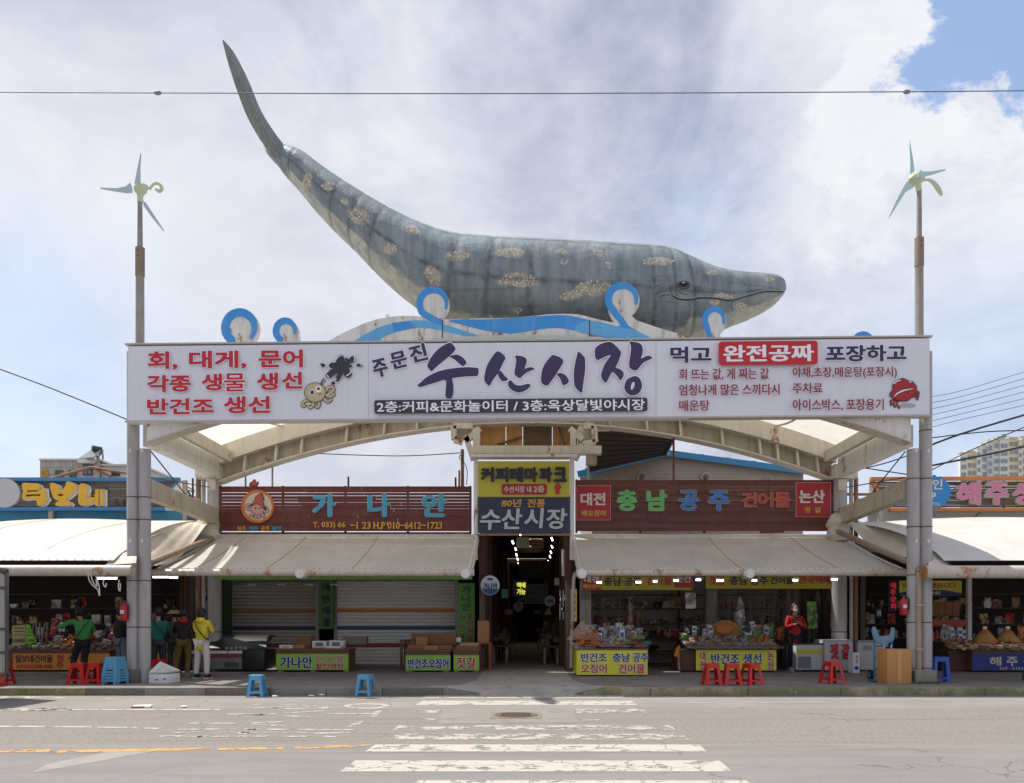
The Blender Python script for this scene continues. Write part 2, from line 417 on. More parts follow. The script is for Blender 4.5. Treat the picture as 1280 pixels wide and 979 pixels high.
def paint_mat(name, col, wear, sc=3.0):
    t = NT(name); p = t.geo(); c = lin(col)
    n = t.noise(p, sc, 9, .72); g = t.noise(p, 45, 4, .7)
    colr = t.mix(t.rng(g, .35, .6), tuple(x * .78 for x in c), c)
    m = t.done(colr, .8)
    tr = t.n.new('ShaderNodeBsdfTransparent'); ms = t.n.new('ShaderNodeMixShader')
    vo = t.n.new('ShaderNodeTexVoronoi'); vo.feature = 'DISTANCE_TO_EDGE'; vo.inputs['Scale'].default_value = 1.6
    dn = t.n.new('ShaderNodeTexNoise'); dn.inputs['Scale'].default_value = 3; dn.inputs['Detail'].default_value = 6; t.l.new(p, dn.inputs['Vector'])
    mixv = t.n.new('ShaderNodeMix'); mixv.data_type = 'RGBA'; mixv.blend_type = 'ADD'; mixv.inputs[0].default_value = .45
    t.l.new(p, mixv.inputs[6]); t.l.new(dn.outputs['Color'], mixv.inputs[7]); t.l.new(mixv.outputs[2], vo.inputs['Vector'])
    crack = t.rng(vo.outputs['Distance'], 0.004, .02, 1, 0)
    worn = t.math('MAXIMUM', t.rng(n, wear - .02, wear + .03, 1, 0), t.math('MULTIPLY', crack, .7))
    worn = t.math('MAXIMUM', worn, t.math('MULTIPLY', t.rng(g, .55, .7), .45))
    t.l.new(worn, ms.inputs[0]); t.l.new(t.b.outputs[0], ms.inputs[1]); t.l.new(tr.outputs[0], ms.inputs[2])
    t.l.new(ms.outputs[0], t.n['Material Output'].inputs[0])
    return m
asphalt = road_mat()
def strips(b, xs, y0, y1, z0, z1=None):
    z1 = z0 if z1 is None else z1
    return b.add([(xs[0], y0, z0), (xs[1], y0, z0), (xs[1], y1, z1), (xs[0], y1, z1)], [(0, 1, 2, 3)])
MB().add([(-400, -300, -.02), (400, -300, -.02), (400, 600, -.02), (-400, 600, -.02)], [(0, 1, 2, 3)]).build('ground', mt('soil', '#8a8378', .15, .3, .95), kind='structure')
MB().grid(lambda u, v: (-80 + 160 * u, -25 + 41.72 * v, 0), 20, 12).build('road', asphalt, kind='structure')
concrete = None
def walk_mat(name, a, b_, c_, lim=0):
    t = NT(name); p = t.geo()
    n1 = t.noise(p, .8, 7, .65); n2 = t.noise(p, 30, 4, .7); n3 = t.noise(t.map(p, (1, 1, 1), (9, 3, 0)), 2.6, 8, .7)
    col = t.mix(t.rng(n1, .3, .7), lin(a), lin(b_)); col = t.mix(t.math('MULTIPLY', t.rng(n3, .5, .66), .6), col, lin(c_))
    col = t.mix(t.math('MULTIPLY', t.rng(n2, .5, .7), .3), col, lin(c_))
    t.bump(n2, .3, .004); return t.done(col, .85, 0, .3)
pave = walk_mat('pavement_concrete', '#7a7571', '#898480', '#5c5854')
lane = walk_mat('lane_concrete', '#9a958f', '#aba69f', '#7b766f')
KY, KZ = 16.72, .16
b = MB()
XR0, XR1 = -1.75, 1.35
b.add([(-60, KY + .16, KZ), (-2.6, KY + .16, KZ), (-1.5, 17.5, KZ), (-1.25, 19.0, KZ), (-1.25, 60, KZ), (-60, 60, KZ)], [(0, 1, 2, 3, 4, 5)])
b.add([(2.4, KY + .16, KZ), (60, KY + .16, KZ), (60, 60, KZ), (1.05, 60, KZ), (1.05, 19.0, KZ), (1.3, 17.5, KZ)], [(0, 1, 2, 3, 4, 5)])
b.build('sidewalk', pave, kind='structure')
# concrete lane that ramps up from the road and runs on into the arcade
b = MB()
b.add([(-2.3, KY, .004), (2.1, KY, .004), (1.3, 17.5, KZ), (-1.5, 17.5, KZ), (1.05, 19.0, KZ), (-1.25, 19.0, KZ)], [(0, 1, 2, 3), (3, 2, 4, 5)])
b.add([(-1.25, 19.0, KZ), (1.05, 19.0, KZ), (1.05, 62, KZ), (-1.25, 62, KZ)], [(0, 1, 2, 3)])
b.add([(-2.6, KY + .16, KZ), (-1.75, KY + .13, KZ), (-1.0, KY + .13, .03), (-1.5, 17.5, KZ)], [(0, 1, 3), (1, 2, 3)])
b.add([(2.4, KY + .16, KZ), (1.55, KY + .13, KZ), (.95, KY + .13, .03), (1.3, 17.5, KZ)], [(0, 3, 1), (1, 3, 2)])
b.build('lane_path', lane, kind='structure')
# kerb stones, each its own piece
kr = thing('kerb', None, None); kr['kind'] = 'structure'
def kerb_mat(name, a, b_, c_, m):
    t = NT(name); p = t.geo(); n = t.noise(p, 2.2, 7, .7); g = t.noise(p, 28, 4, .7)
    col = t.mix(t.rng(n, .35, .65), lin(a), lin(b_)); col = t.mix(t.math('MULTIPLY', t.rng(g, .48, .7), .5), col, lin(c_))
    if m: col = t.mix(t.math('MULTIPLY', t.rng(t.noise(p, 1.3, 8, .75), .40, .56), m), col, lin('#6b7048'))
    t.bump(g, .4, .006); return t.done(col, .88, 0, .2)
k_l = kerb_mat('kerb_concrete', '#858079', '#918b83', '#5d5852', .08); k_r = kerb_mat('kerb_mossy', '#9b9482', '#aba489', '#6d6a50', .75)
k_dark = kerb_mat('kerb_dirty', '#6e6862', '#7b756c', '#4a4641', .25)
def kerbrun(x0, x1, mats, lens, end=None):
    x = x0; i = 0
    while x < x1 - .05:
        l = min(lens * random.uniform(.9, 1.1), x1 - x); j = random.uniform(-.008, .008)
        z = KZ + .004 + random.uniform(-.006, .006)
        MB().box(x + .004, x + l - .004, KY - .0 + j, KY + .165, -.015, z).build('kerb_stone', mats(x), kr, bevel=.016)
        x += l; i += 1
kerbrun(-14, -1.75, lambda x: k_r if x < -9.9 else (k_dark if random.random() < .3 else k_l), 1.25)
kerbrun(1.55, 15, lambda x: k_r, 1.0)
# end wedges of the dropped kerb
for s_, xa, xb, m_ in ((-1, -1.75, -1.0, k_l), (1, 1.55, .95, k_r)):
    MB().add([(xa, KY, -.01), (xb - .0, KY, -.01), (xb, KY + .13, -.01), (xa, KY + .13, -.01), (xa, KY, KZ), (xa, KY + .13, KZ), (xb, KY, .012), (xb, KY + .13, .012)],
             [(0, 1, 6, 4), (3, 5, 7, 2), (4, 6, 7, 5), (0, 4, 5, 3), (1, 2, 7, 6)]).build('kerb_stone', m_, kr)
# gutter joint line and faded orange edge paint by the right-hand kerb
white = paint_mat('road_white', '#bfb9af', .42); wornw = paint_mat('road_white_worn', '#bcb6ab', .49, 4.0); yell = paint_mat('road_yellow', '#cf9f5c', .45, 4)
palew = paint_mat('road_white_pale', '#cdc5b4', .50, 3)
def gpoly(pts, mat, name, z=.004, kind='structure', **k):
    """flat marking; points measured on the photograph and laid on the ground"""
    g_ = [ground(p[0], p[1]) for p in pts]
    if area2([(p.x, p.y) for p in g_]) < 0: g_ = g_[::-1]
    return MB().add([(p.x, p.y, z) for p in g_], [tuple(range(len(g_)))]).build(name, mat, kind=kind, **k)
xw = thing('crosswalk', None, None); xw['kind'] = 'structure'
def bar(ya, yb, mat, x0=-1.95, x1=2.1):
    ya, yb = CH * F / (ya - HY), CH * F / (yb - HY)
    return MB().add([(x0, yb, .004), (x1, yb, .004), (x1 + .02, ya, .004), (x0 + .02, ya, .004)], [(0, 1, 2, 3)]).build('stripe', mat, xw)
bar(868.6, 872.8, white, -2.15, 1.95); bar(876.2, 881.8, white, -2.1, 2.0)
bar(886.5, 891.5, wornw, -2.0, -1.55); bar(886.5, 891.8, wornw, .8, 2.0)
bar(907, 912.5, wornw); bar(917.5, 925, wornw); bar(931, 940, white, -1.95, 2.12); bar(951, 965, white); bar(976, 992, white, -1.1, 2.1)
# solvent-grey repair patch with the manhole
patchm = walk_mat('road_patch', '#87827d', '#918c87', '#736e69')
gpoly([(548, 905), (553, 886), (716, 884), (722, 903)], patchm, 'road_patch', .0025)
mh = thing('manhole', 'round ribbed iron manhole cover in the grey road patch', 'manhole cover', ground(645, 894.5))
iron = mt('iron', '#7a7065', .3, 30, .6, .6, rust=.5, bump=.5)
frm = walk_mat('manhole_frame', '#7f766a', '#8a8176', '#5d564d')
c0 = ground(645, 894.5); b = MB(); b.box(c0.x - .42, c0.x + .42, c0.y - .42, c0.y + .42, -.02, .008); b.build('frame', frm, mh)
b = MB(); b.lathe([(0.36, .0), (.36, .014), (.33, .016), (.33, .012), (0.0, .012)], c0, 28)
for k in range(-4, 5): b.box(c0.x - .25, c0.x + .25, c0.y + k * .06 - .012, c0.y + k * .06 + .012, .01, .017)
b.build('cover', iron, mh)
def gribbon(pts, w, mat, name='marking'):
    g_ = [ground(*p) for p in pts]; poly = ribbon([(p.x, p.y) for p in g_], w, 3)
    if area2(poly) < 0: poly = poly[::-1]
    return MB().add([(x, y, .0045) for x, y in poly], [tuple(range(len(poly)))]).build(name, mat, road_marks)
road_marks = thing('lane_markings', None, None); road_marks['kind'] = 'structure'
def gp(pts, mat, name='marking', z=.004): 
    o = gpoly(pts, mat, name, z, None); o.parent = road_marks; return o
gp([(0, 886), (90, 884.6), (90, 888.5), (0, 889)], wornw); gp([(40, 885), (86, 885), (84, 888.6), (36, 888.6)], white)
gp([(86, 886.6), (275, 886.6), (275, 888), (86, 888)], white)
gp([(0, 907.6), (114, 908), (114, 909.8), (0, 909.4)], white); gp([(122, 908.3), (170, 909.2), (172, 911), (122, 910)], wornw); gp([(181, 910), (200, 910), (199, 912), (180, 912)], wornw)
gp([(0, 937.6), (64, 937), (62, 940.5), (0, 941)], yell); gp([(70, 938), (266, 935), (264, 938), (72, 941.5)], yell)
gp([(274, 935.3), (356, 933.8), (354, 937), (272, 938.4)], yell); gp([(368, 933.6), (467, 931), (455, 934.5), (366, 936.6)], yell)
gp([(770, 868.6), (965, 869.4), (965, 870.2), (770, 869.6)], paint_mat('road_orange', '#c98f4e', .47, 3)); gp([(135, 872.5), (235, 872.2), (235, 873.4), (130, 874)], paint_mat('road_cream', '#d6bd82', .5, 3))
gp([(0, 871), (60, 871), (90, 873), (30, 873.5), (0, 873)], palew)
# worn, upside-down lettering painted on the road, read from the other side
ring = [ground(430 + 28.5 + 28.5 * math.cos(t), 883 + 3.2 * math.sin(t)) for t in [2 * math.pi * i / 30 for i in range(31)]]
def gring(cx, cy, rx, ry, w, mat):
    o = [ground(cx + rx * math.cos(t), cy + ry * math.sin(t)) for t in [2 * math.pi * i / 30 for i in range(30)]]
    q = [ground(cx + (rx - w) * math.cos(t), cy + (ry - w * .16) * math.sin(t)) for t in [2 * math.pi * i / 30 for i in range(30)]]
    b = MB(); b.add([(p.x, p.y, .0045) for p in o + q], [((i + 1) % 30, i, 30 + i, 30 + (i + 1) % 30) for i in range(30)][::1]); b.build('marking', mat, road_marks)
gring(458.5, 883, 29, 3.4, 8, white); gring(377, 884.6, 37, 2.8, 12, wornw)
for q in ([(320, 881), (422, 880.5)], [(310, 885.5), (345, 885)], [(412, 892.5), (466, 892.4)], [(300, 892.5), (385, 896.5)], [(300, 895), (402, 889)], [(284, 893), (330, 894)],
          [(240, 904.5), (300, 904.5)], [(310, 904.5), (368, 902)], [(318, 905.5), (354, 908)], [(228, 912.2), (300, 911.5)], [(300, 912), (437, 912.6)], [(222, 916), (245, 915.5)],
          [(262, 915.5), (378, 916.2)], [(398, 917), (432, 916.5)], [(205, 920.5), (248, 921)], [(252, 921), (330, 920.6)], [(355, 921), (388, 921)], [(300, 919), (315, 912)]):
    gribbon(q, .13, wornw)
gp([(470, 889), (478, 888), (470, 897), (457, 897)], wornw); gp([(445, 903), (455, 901.5), (447, 908.5), (432, 909.5)], wornw); gp([(422, 916), (431, 915.5), (420, 922), (400, 922)], wornw)
gp([(530, 898.5), (546, 898.5), (543, 901), (537, 901), (534, 899.8)], wornw); gp([(729, 899.6), (750, 899.8), (750, 901), (729, 900.8)], wornw)
gp([(135, 940), (150, 937), (205, 937), (90, 958), (40, 966), (60, 955)], walk_mat('pale_patch', '#96918b', '#9d9892', '#857f7a'), 'patch', .002)
# litter
lt = mt('litter_white', '#e8e4dd', .1, 8)
for i, (px, py, l_) in enumerate(((344, 871.4, 'white scrap of wrapper below the kerb, nearest the blue stool'), (389, 871, 'white folded paper scrap in the gutter'), (402, 869.8, 'small white crumpled scrap against the kerb'), (230, 884 + .5, 'tiny white scrap on the open road'), (57, 867.8, 'white scrap lying by the kerb left of the styrofoam box'), (80, 867.2, 'white curled scrap at the foot of the kerb by the red stools'))):
    p = ground(px, py); MB().ball((p.x, p.y, .02), (.07, .04, .02), 7, 4).build('paper_scrap', lt, label=l_, cat='litter')
p = ground(178, 884.5)
pk = thing('flattened_packet', 'flattened red and white packet lying on the road', 'litter', (p.x, p.y, 0))
MB().obox((p.x, p.y, .02), (.30, .16, .03), .2, .1).build('wrapper', lt, pk); MB().obox((p.x - .04, p.y - .085, .016), (.22, .012, .028), .2).build('red_edge', mt('red_print', '#a3312a'), pk)

# ================================================================== GATEWAY
steelp = M('gate_grey_paint', '#aaa6a4', .08, 3, .45, dirt=.5, bump=.05, dirtcol=(.26, .24, .22), rust=.12)
cream = M('gate_cream_steel', '#cfc8b9', .07, 3, .5, dirt=.3, rust=.03, dirtcol=(.30, .26, .20))
creamw = M('gate_white_steel', '#dcdad4', .05, 3, .45, dirt=.3, rust=.05, dirtcol=(.35, .30, .24))
tan = M('gate_tan_steel', '#b5ad9b', .1, 4, .55, dirt=.5, rust=.08, dirtcol=(.20, .13, .07))
band = mt('rust_band', '#5d4639', .25, 20, .8)
gw = thing('market_gateway', 'tall arched steel canopy gateway on paired grey columns in front of the arcade', 'gateway', (0, 18.3, KZ))
CYO = 18.3
def column(cx_px0, cx_px1, top, name='column'):
    x0, x1 = GX(cx_px0, CYO), GX(cx_px1, CYO); r = (x1 - x0) / 2; c = ((x0 + x1) / 2, CYO)
    return MB().cyl((c[0], c[1], KZ), (c[0], c[1], top), r, None, 28).build(name, steelp, gw, smooth=True)
def bandring(x0p, x1p, z, parent):
    x0, x1 = GX(x0p, CYO), GX(x1p, CYO); r = (x1 - x0) / 2 + .004
    MB().lathe([(r, -.012), (r + .004, 0), (r, .012)], ((x0 + x1) / 2, CYO, z), 28).build('weld_ring', band, parent, smooth=True)
ARCH = lambda X: 5.52 + 1.66 * (1 - (X / 8.9) ** 2)
ztopL = GZ(436, CYO); zin = GZ(562, CYO)
for (a, b_, t_) in ((159.2, 173.8, 7.7), (174.2, 188.2, zin), (1134, 1149, zin), (1149.4, 1164.6, 7.7)):
    c_ = column(a, b_, t_)
    for py in ((622, 650 if a < 600 else 669, 726, 784) if a < 600 else (539, 599, 659, 719, 778, 835)): 
        if GZ(py, CYO) < t_: bandring(a, b_, GZ(py, CYO), c_)
    for py in (565, 677): MB().box(GX((a + b_) / 2 - 1.3, CYO), GX((a + b_) / 2 + 1.3, CYO), CYO - .145, CYO - .12, GZ(py + 2, CYO), GZ(py - 2, CYO)).build('tag_plate', creamw, c_)
for xa in (174, 1149.2): MB().box(GX(xa, CYO) - .06, GX(xa, CYO) + .06, CYO - .03, CYO + .1, KZ, zin).build('web_plate', steelp, gw)
# bases
MB().lathe([(.26, 0), (.27, .02), (.27, .25), (.24, .3), (.0, .3)], (GX(167, CYO), CYO, KZ), 26).build('footing', mt('footing_concrete', '#6b655e', .2, 8, .9, bump=.4), gw, smooth=True)
MB().box(GX(1142, 18.1), GX(1169, 18.1), 18.0, 18.55, KZ, GZ(838, 18.1)).build('footing', mt('footing_light', '#8f8982', .15, 8, .9, bump=.3, dirt=.4), gw, bevel=.02)
# front arch: deep plated beam, its curved lower edge seen at both ends
xs = [-8.65 + 17.3 * i / 40 for i in range(41)]
poly = [(x, ARCH(x)) for x in xs] + [(x, max(ARCH(x) + .5, 6.3)) for x in xs[::-1]]
b = MB()
for i in range(40):
    xa, xb = xs[i], xs[i + 1]; top = lambda x: max(ARCH(x) + .45, 6.35)
    b.add([(xa, 18.12, ARCH(xa)), (xb, 18.12, ARCH(xb)), (xb, 18.12, top(xb)), (xa, 18.12, top(xa)), (xa, 18.32, ARCH(xa)), (xb, 18.32, ARCH(xb)), (xb, 18.32, top(xb)), (xa, 18.32, top(xa))],
          [(0, 1, 2, 3), (5, 4, 7, 6), (0, 4, 5, 1), (3, 2, 6, 7)] + ([(0, 3, 7, 4)] if i == 0 else []) + ([(1, 5, 6, 2)] if i == 39 else []))
b.build('front_arch', creamw, gw)
b = MB()
for i in range(40):
    b.beam((xs[i], 18.25, ARCH(xs[i]) - .015), (xs[i + 1], 18.25, ARCH(xs[i + 1]) - .015), .42, .025)
b.build('arch_flange', cream, gw)
# rear arch
RY = 22.6
def arcpiece(name, y0, y1, zlo, zhi, mat, n=44, x0=-8.78, x1=8.6):
    b = MB(); X = [x0 + (x1 - x0) * i / n for i in range(n + 1)]
    for i in range(n):
        a, c = X[i], X[i + 1]
        b.add([(a, y0, zlo(a)), (c, y0, zlo(c)), (c, y0, zhi(c)), (a, y0, zhi(a)), (a, y1, zlo(a)), (c, y1, zlo(c)), (c, y1, zhi(c)), (a, y1, zhi(a))],
              [(0, 1, 2, 3), (5, 4, 7, 6), (0, 4, 5, 1), (3, 2, 6, 7)])
    return b.build(name, mat, gw)
RA = lambda x: 5.50 + 1.66 * (1 - (x / 8.75) ** 2)
arcpiece('arch_web', 22.72, 22.75, lambda x: RA(x) + .02, lambda x: RA(x) + .46, tan)
arcpiece('arch_flange', 22.52, 22.95, lambda x: RA(x) - .02, lambda x: RA(x) + .02, cream)
arcpiece('arch_flange', 22.52, 22.95, lambda x: RA(x) + .46, lambda x: RA(x) + .50, cream)
arcpiece('upper_beam', 22.35, 22.5, lambda x: RA(x) + .44, lambda x: RA(x) + .92, cream)
for px in (272, 306, 345, 377, 433, 480, 521, 573, 616, 655, 700, 735, 762, 809, 851, 903, 950, 972, 997, 1022):
    X = GX(px, RY); 
    if abs(X) < 8.5: MB().beam((X, 22.6, RA(X) + .02), (X + .04 * (1 if X < 0 else -1), 22.6, RA(X) + .47), .06, .2, up=(0, 1, 0)).build('stiffener', cream, gw)
# inner columns with their rusty downpipes
for x0p, x1p in ((258, 275), (1041, 1060)):
    x0, x1 = GX(x0p, RY), GX(x1p, RY); c_ = MB().cyl(((x0 + x1) / 2, RY + .1, KZ), ((x0 + x1) / 2, RY + .1, 5.75), (x1 - x0) / 2, None, 22).build('inner_column', steelp, gw, smooth=True)
    for py in (640, 790): MB().lathe([((x1 - x0) / 2 + .004, -.012), ((x1 - x0) / 2 + .01, 0), ((x1 - x0) / 2 + .004, .012)], ((x0 + x1) / 2, RY + .1, GZ(py, RY)), 22).build('weld_ring', band, c_)
rustp = mt('rusty_pipe', '#8b6a52', .25, 6, .8, rust=.9, bump=.2)
for px, r, m_ in ((248, .07, rustp), (254.5, .055, steelp), (1064, .055, steelp), (1070, .06, rustp)):
    MB().cyl((GX(px, RY), RY, KZ if px < 600 else KZ), (GX(px, RY), RY, 5.6), r, None, 12).build('downpipe', m_, gw, smooth=True)
# head blocks on the inner columns, eaves beams and tie beams running back to the building
for s_, xc, xo in ((-1, -8.98, -8.78), (1, 8.85, 8.75)):
    MB().box(xc - .33, xc + .33, 22.3, 22.98, 5.55, 5.95).build('column_head', cream, gw, bevel=.02)
    MB().box(xc - .1 + s_ * -.15, xc + .12 + s_ * -.15, 22.2, 22.3, 5.2, 5.5).build('bracket', cream, gw, bevel=.01)
    MB().beam((xo, 18.5, 5.85), (xo, 22.3, 5.85), .28, .5).build('eaves_beam', creamw, gw)
    MB().beam((xo - s_ * .42, 18.5, 6.15), (xo - s_ * .42, 22.3, 6.15), .16, .3).build('eaves_rail', cream, gw)
    MB().beam((xo, 18.45, 4.62), (xo, 22.45, 4.5), .16, .42).build('tie_beam', tan, gw)
    MB().beam((xo, 18.45, 4.40), (xo, 22.45, 4.28), .24, .03).build('tie_flange', tan, gw)
    for k in (19.8, 21.1): MB().box(xo - .085, xo + .085, k, k + .03, 4.40 , 4.80).build('stiffener', tan, gw)
    MB().tube([(xo, 18.6, 5.5), (xo + s_ * .1, 22.4, 4.2)], .016, 6).build('brace_rod', mt('dark_cable', '#4a4744'), gw)
    MB().tube([(xo, 18.6, 4.9), (xo + s_ * .1, 22.4, 5.3)], .014, 6).build('brace_rod', mt('dark_cable', '#4a4744'), gw)
# membrane roof between the arches
def fabric_mat(name, col, trans=.35, dirt=.35, dc=(.35, .27, .18), streak=(6, .5, 1)):
    t = NT(name); p = t.geo(); c = lin(col)
    n = t.noise(t.map(p, streak), 1.3, 8, .68); g = t.noise(p, 1.1, 5, .6)
    colr = t.mix(t.rng(g, .3, .7), tuple(x * .9 for x in c), c)
    colr = t.mix(t.math('MULTIPLY', t.rng(n, .48, .74), dirt), colr, dc)
    m = t.done(colr, .55, 0, .35)
    tl = t.n.new('ShaderNodeBsdfTranslucent'); ms = t.n.new('ShaderNodeMixShader'); ms.inputs[0].default_value = trans
    t.l.new(colr, tl.inputs[0]); t.l.new(t.b.outputs[0], ms.inputs[1]); t.l.new(tl.outputs[0], ms.inputs[2]); t.l.new(ms.outputs[0], t.n['Material Output'].inputs[0])
    t.bump(t.noise(t.map(p, (2, .7, 1)), 1.5, 3), .35, .05)
    return m
memb = fabric_mat('membrane', '#f3eee3', .58, .14)
MB().grid(lambda u, v: (-8.95 + 17.9 * u, 18.3 + 4.15 * v, RA(-8.95 + 17.9 * u) + .95 - .25 * math.sin(math.pi * v) + .0), 48, 8).build('membrane_roof', memb, gw, smooth=True)
for X in (-6.9, -4.6, -2.3, 0, 2.3, 4.6, 6.9):
    MB().tube([(X, 18.4 + 4 * v / 8, RA(X) + .90 - .25 * math.sin(math.pi * v / 8)) for v in range(9)], .03, 6).build('membrane_rib', cream, gw)
# centre portal over the lane
PY = 22.3
def pbox(x0, x1, y0, y1, Y, d, mat, name, parent, bevel=0, **k):
    """upright board or bar; edges measured on the photograph, front face at depth Y, d metres thick"""
    a, c = W(x0, y1, Y), W(x1, y0, Y)
    return MB().box(a.x, c.x, Y, Y + d, a.z, c.z).build(name, mat, parent, bevel=bevel, **k)
pt = thing('arcade_portal', 'cream steel frame standing over the arcade entrance', 'portal frame', (0, PY, KZ))
pbox(592, 597, 571, 700, PY, .12, creamw, 'post', pt, .01); pbox(712.5, 718, 571, 700, PY, .12, creamw, 'post', pt, .01)
pbox(590, 752, 557, 567, PY - .1, .3, cream, 'beam', pt, .01); pbox(588, 722, 567.5, 571, PY - .12, .4, creamw, 'beam_flange', pt)
pbox(591, 600, 536, 557, PY, .2, cream, 'post', pt, .01); pbox(713, 720, 536, 557, PY, .2, cream, 'post', pt, .01)
for a, c in (((567, 533), (591, 533)), ((567, 533), (568, 550)), ((568, 550), (578, 553)), ((582, 545), (592, 575)), ((600, 536), (582, 552)), ((712, 536), (728, 550)), ((730, 533), (742, 533)), ((742, 533), (744, 553)), ((744, 553), (728, 556)), ((728, 556), (719, 575))):
    MB().beam(W(*a, PY + .1), W(*c, PY + .1), .16, .16).build('bracket', cream, pt)
pbox(566, 592, 532, 549, PY + .25, .2, cream, 'bracket_plate', pt, .02); pbox(723, 745, 531, 556, PY + .25, .25, cream, 'bracket_plate', pt, .02)
pbox(733, 746, 568, 580, PY + .2, .3, tan, 'stub_beam', pt)
# board above: orange plywood
oply = mt('orange_ply', '#c79559', .18, 3, .8, dirt=.4)
pl = thing('plywood_hoarding', 'orange-brown plywood boards closing the gap above the entrance beam', 'boards', (0, 22.9, 6.6))
for x0, x1, m_ in ((594, 632, oply), (632.8, 653, oply), (653.8, 690, mt('brown_ply', '#6b5544', .2, 3, .85)), (690.8, 722, mt('ochre_ply', '#b08452', .2, 3, .85, dirt=.4))):
    pbox(x0, x1, 527, 559, 22.9, .04, m_, 'board', pl)
MB().beam(W(622, 556, 22.85), W(653, 546, 22.85), .05, .05).build('batten', mt('brown_ply', '#6b5544'), pl); MB().beam(W(697, 530, 22.85), W(706, 557, 22.85), .03, .03).build('cord', mt('dark_cable', '#4a4744'), pl)
# ------------------------------------------------------------------ big banner sign
SY = 17.95
sg = thing('gateway_banner', 'long white banner sign with purple brush lettering across the gateway', 'sign', (0, SY, 6.1))
bannerm = M('banner_vinyl', '#e0e0e9', .03, 1.2, .38, bump=.35, bscale=1.1, dirt=.10, dirtcol=(.45, .43, .42))
flat([(160, 433), (1162, 423), (1162, 520), (160, 528)], SY, bannerm, sg, 'panel', off=-.24, depth=.24)
edge = mt('banner_edge', '#b9b4aa', .1, 6, .5)
for a, c in (((159.5, 432.5), (1162.5, 422.5)), ((159.5, 528.5), (1162.5, 520.8))):
    MB().beam(W(*a, SY + .12), W(*c, SY + .12), .26, .035).build('edge_trim', edge, sg)
for px in (460.5, 820):
    yt = 433 - 10 * (px - 160) / 1002; yb = 528 - 8 * (px - 160) / 1002; MB().beam(W(px, yt + .8, SY - .001), W(px, yb - .8, SY - .001), .012, .004, up=(0, 1, 0)).build('seam', mt('banner_seam', '#b4b4c2'), sg)
purple = mt('print_purple', '#3d2d5a', .06, 3, .4); whitep = mt('print_white', '#f0f0f6', .02, 3, .4); redp = mt('print_red', '#c41f2b', .05, 3, .4); dred = mt('print_dark_red', '#8c1a26', .04, 3, .4)
blackp = mt('print_charcoal', '#35323a', .06, 3, .4); navyp = mt('print_navy', '#2f2550', .04, 3, .4)
def cutprint(P, mat, name, off):
    from mathutils.geometry import delaunay_2d_cdt
    n = len(P)
    if area2(P) < 0: P = P[::-1]
    r_ = delaunay_2d_cdt([Vector(p) for p in P], [], [list(range(n))], 1, 1e-4)
    return MB().add([W(v.x, v.y, SY) - Vector((0, off, 0)) for v in r_[0]], [tuple(f)[::-1] for f in r_[2]]).build(name, mat, sg)
def glyph(pts, ox, oy, sc, name='letter'):
    P = [(ox + x / sc, oy + y / sc) for x, y in pts]
    P = [(v.x, v.y) for v in catmull([Vector(p) for p in P], 3)]
    cutprint(grow(P, 1.1), whitep, 'letter_outline', lay(SY))
    return cutprint(P, purple, name, lay(SY) + .004)
A = (520, 420, 8); B_ = (670, 420, 8)
glyph([(115, 290), (150, 220), (200, 155), (260, 105), (330, 70), (352, 72), (375, 95), (395, 130), (380, 160), (345, 195), (325, 212), (260, 265), (205, 310), (158, 355), (135, 335), (118, 315)], *A)
glyph([(335, 208), (370, 193), (410, 190), (450, 205), (485, 235), (505, 268), (492, 290), (468, 305), (440, 285), (400, 250), (365, 225)], *A)
glyph([(18, 492), (50, 465), (100, 420), (160, 385), (230, 355), (330, 332), (430, 320), (520, 315), (610, 322), (625, 335), (625, 380), (610, 402), (560, 406), (480, 410), (370, 425), (365, 440), (374, 490), (376, 560), (365, 610), (340, 630), (310, 625), (295, 600), (298, 520), (294, 445), (200, 468), (110, 495), (50, 513), (25, 508)], *A)
glyph([(825, 158), (870, 185), (895, 225), (875, 265), (840, 340), (815, 385), (775, 435), (735, 500), (700, 475), (683, 440), (690, 370), (715, 290), (760, 215), (800, 165)], *A)
glyph([(815, 380), (838, 352), (860, 365), (890, 405), (920, 432), (905, 450), (870, 457), (845, 440)], *A)
glyph([(990, 203), (1040, 203), (1090, 220), (1108, 250), (1100, 290), (1088, 330), (1130, 318), (1160, 318), (1185, 335), (1150, 350), (1110, 370), (1075, 395), (1040, 425), (1005, 408), (985, 380), (990, 330), (1000, 270), (1000, 230)], *A)
glyph([(925, 460), (950, 448), (965, 465), (990, 490), (1030, 500), (1070, 495), (1110, 484), (1140, 488), (1143, 505), (1110, 540), (1060, 565), (1010, 568), (960, 545), (930, 515), (920, 485)], *A)
glyph([(178, 197), (225, 212), (265, 240), (272, 262), (250, 310), (215, 365), (195, 400), (150, 460), (120, 498), (80, 495), (52, 465), (50, 420), (60, 350), (85, 290), (125, 235), (160, 200)], *B_)
glyph([(205, 385), (250, 378), (290, 395), (325, 440), (325, 465), (300, 490), (270, 498), (255, 470), (240, 430)], *B_)
glyph([(420, 165), (445, 178), (480, 215), (490, 250), (490, 350), (475, 460), (465, 540), (458, 574), (430, 560), (390, 515), (378, 450), (378, 360), (390, 280), (405, 215)], *B_)
glyph([(595, 125), (640, 90), (700, 70), (745, 68), (790, 100), (840, 155), (848, 180), (835, 230), (810, 290), (795, 322), (840, 340), (872, 375), (873, 405), (855, 440), (835, 448), (815, 415), (765, 368), (740, 400), (700, 472), (670, 455), (650, 415), (655, 370), (680, 300), (710, 250), (745, 200), (700, 210), (650, 235), (615, 248), (592, 225), (586, 170)], *B_)
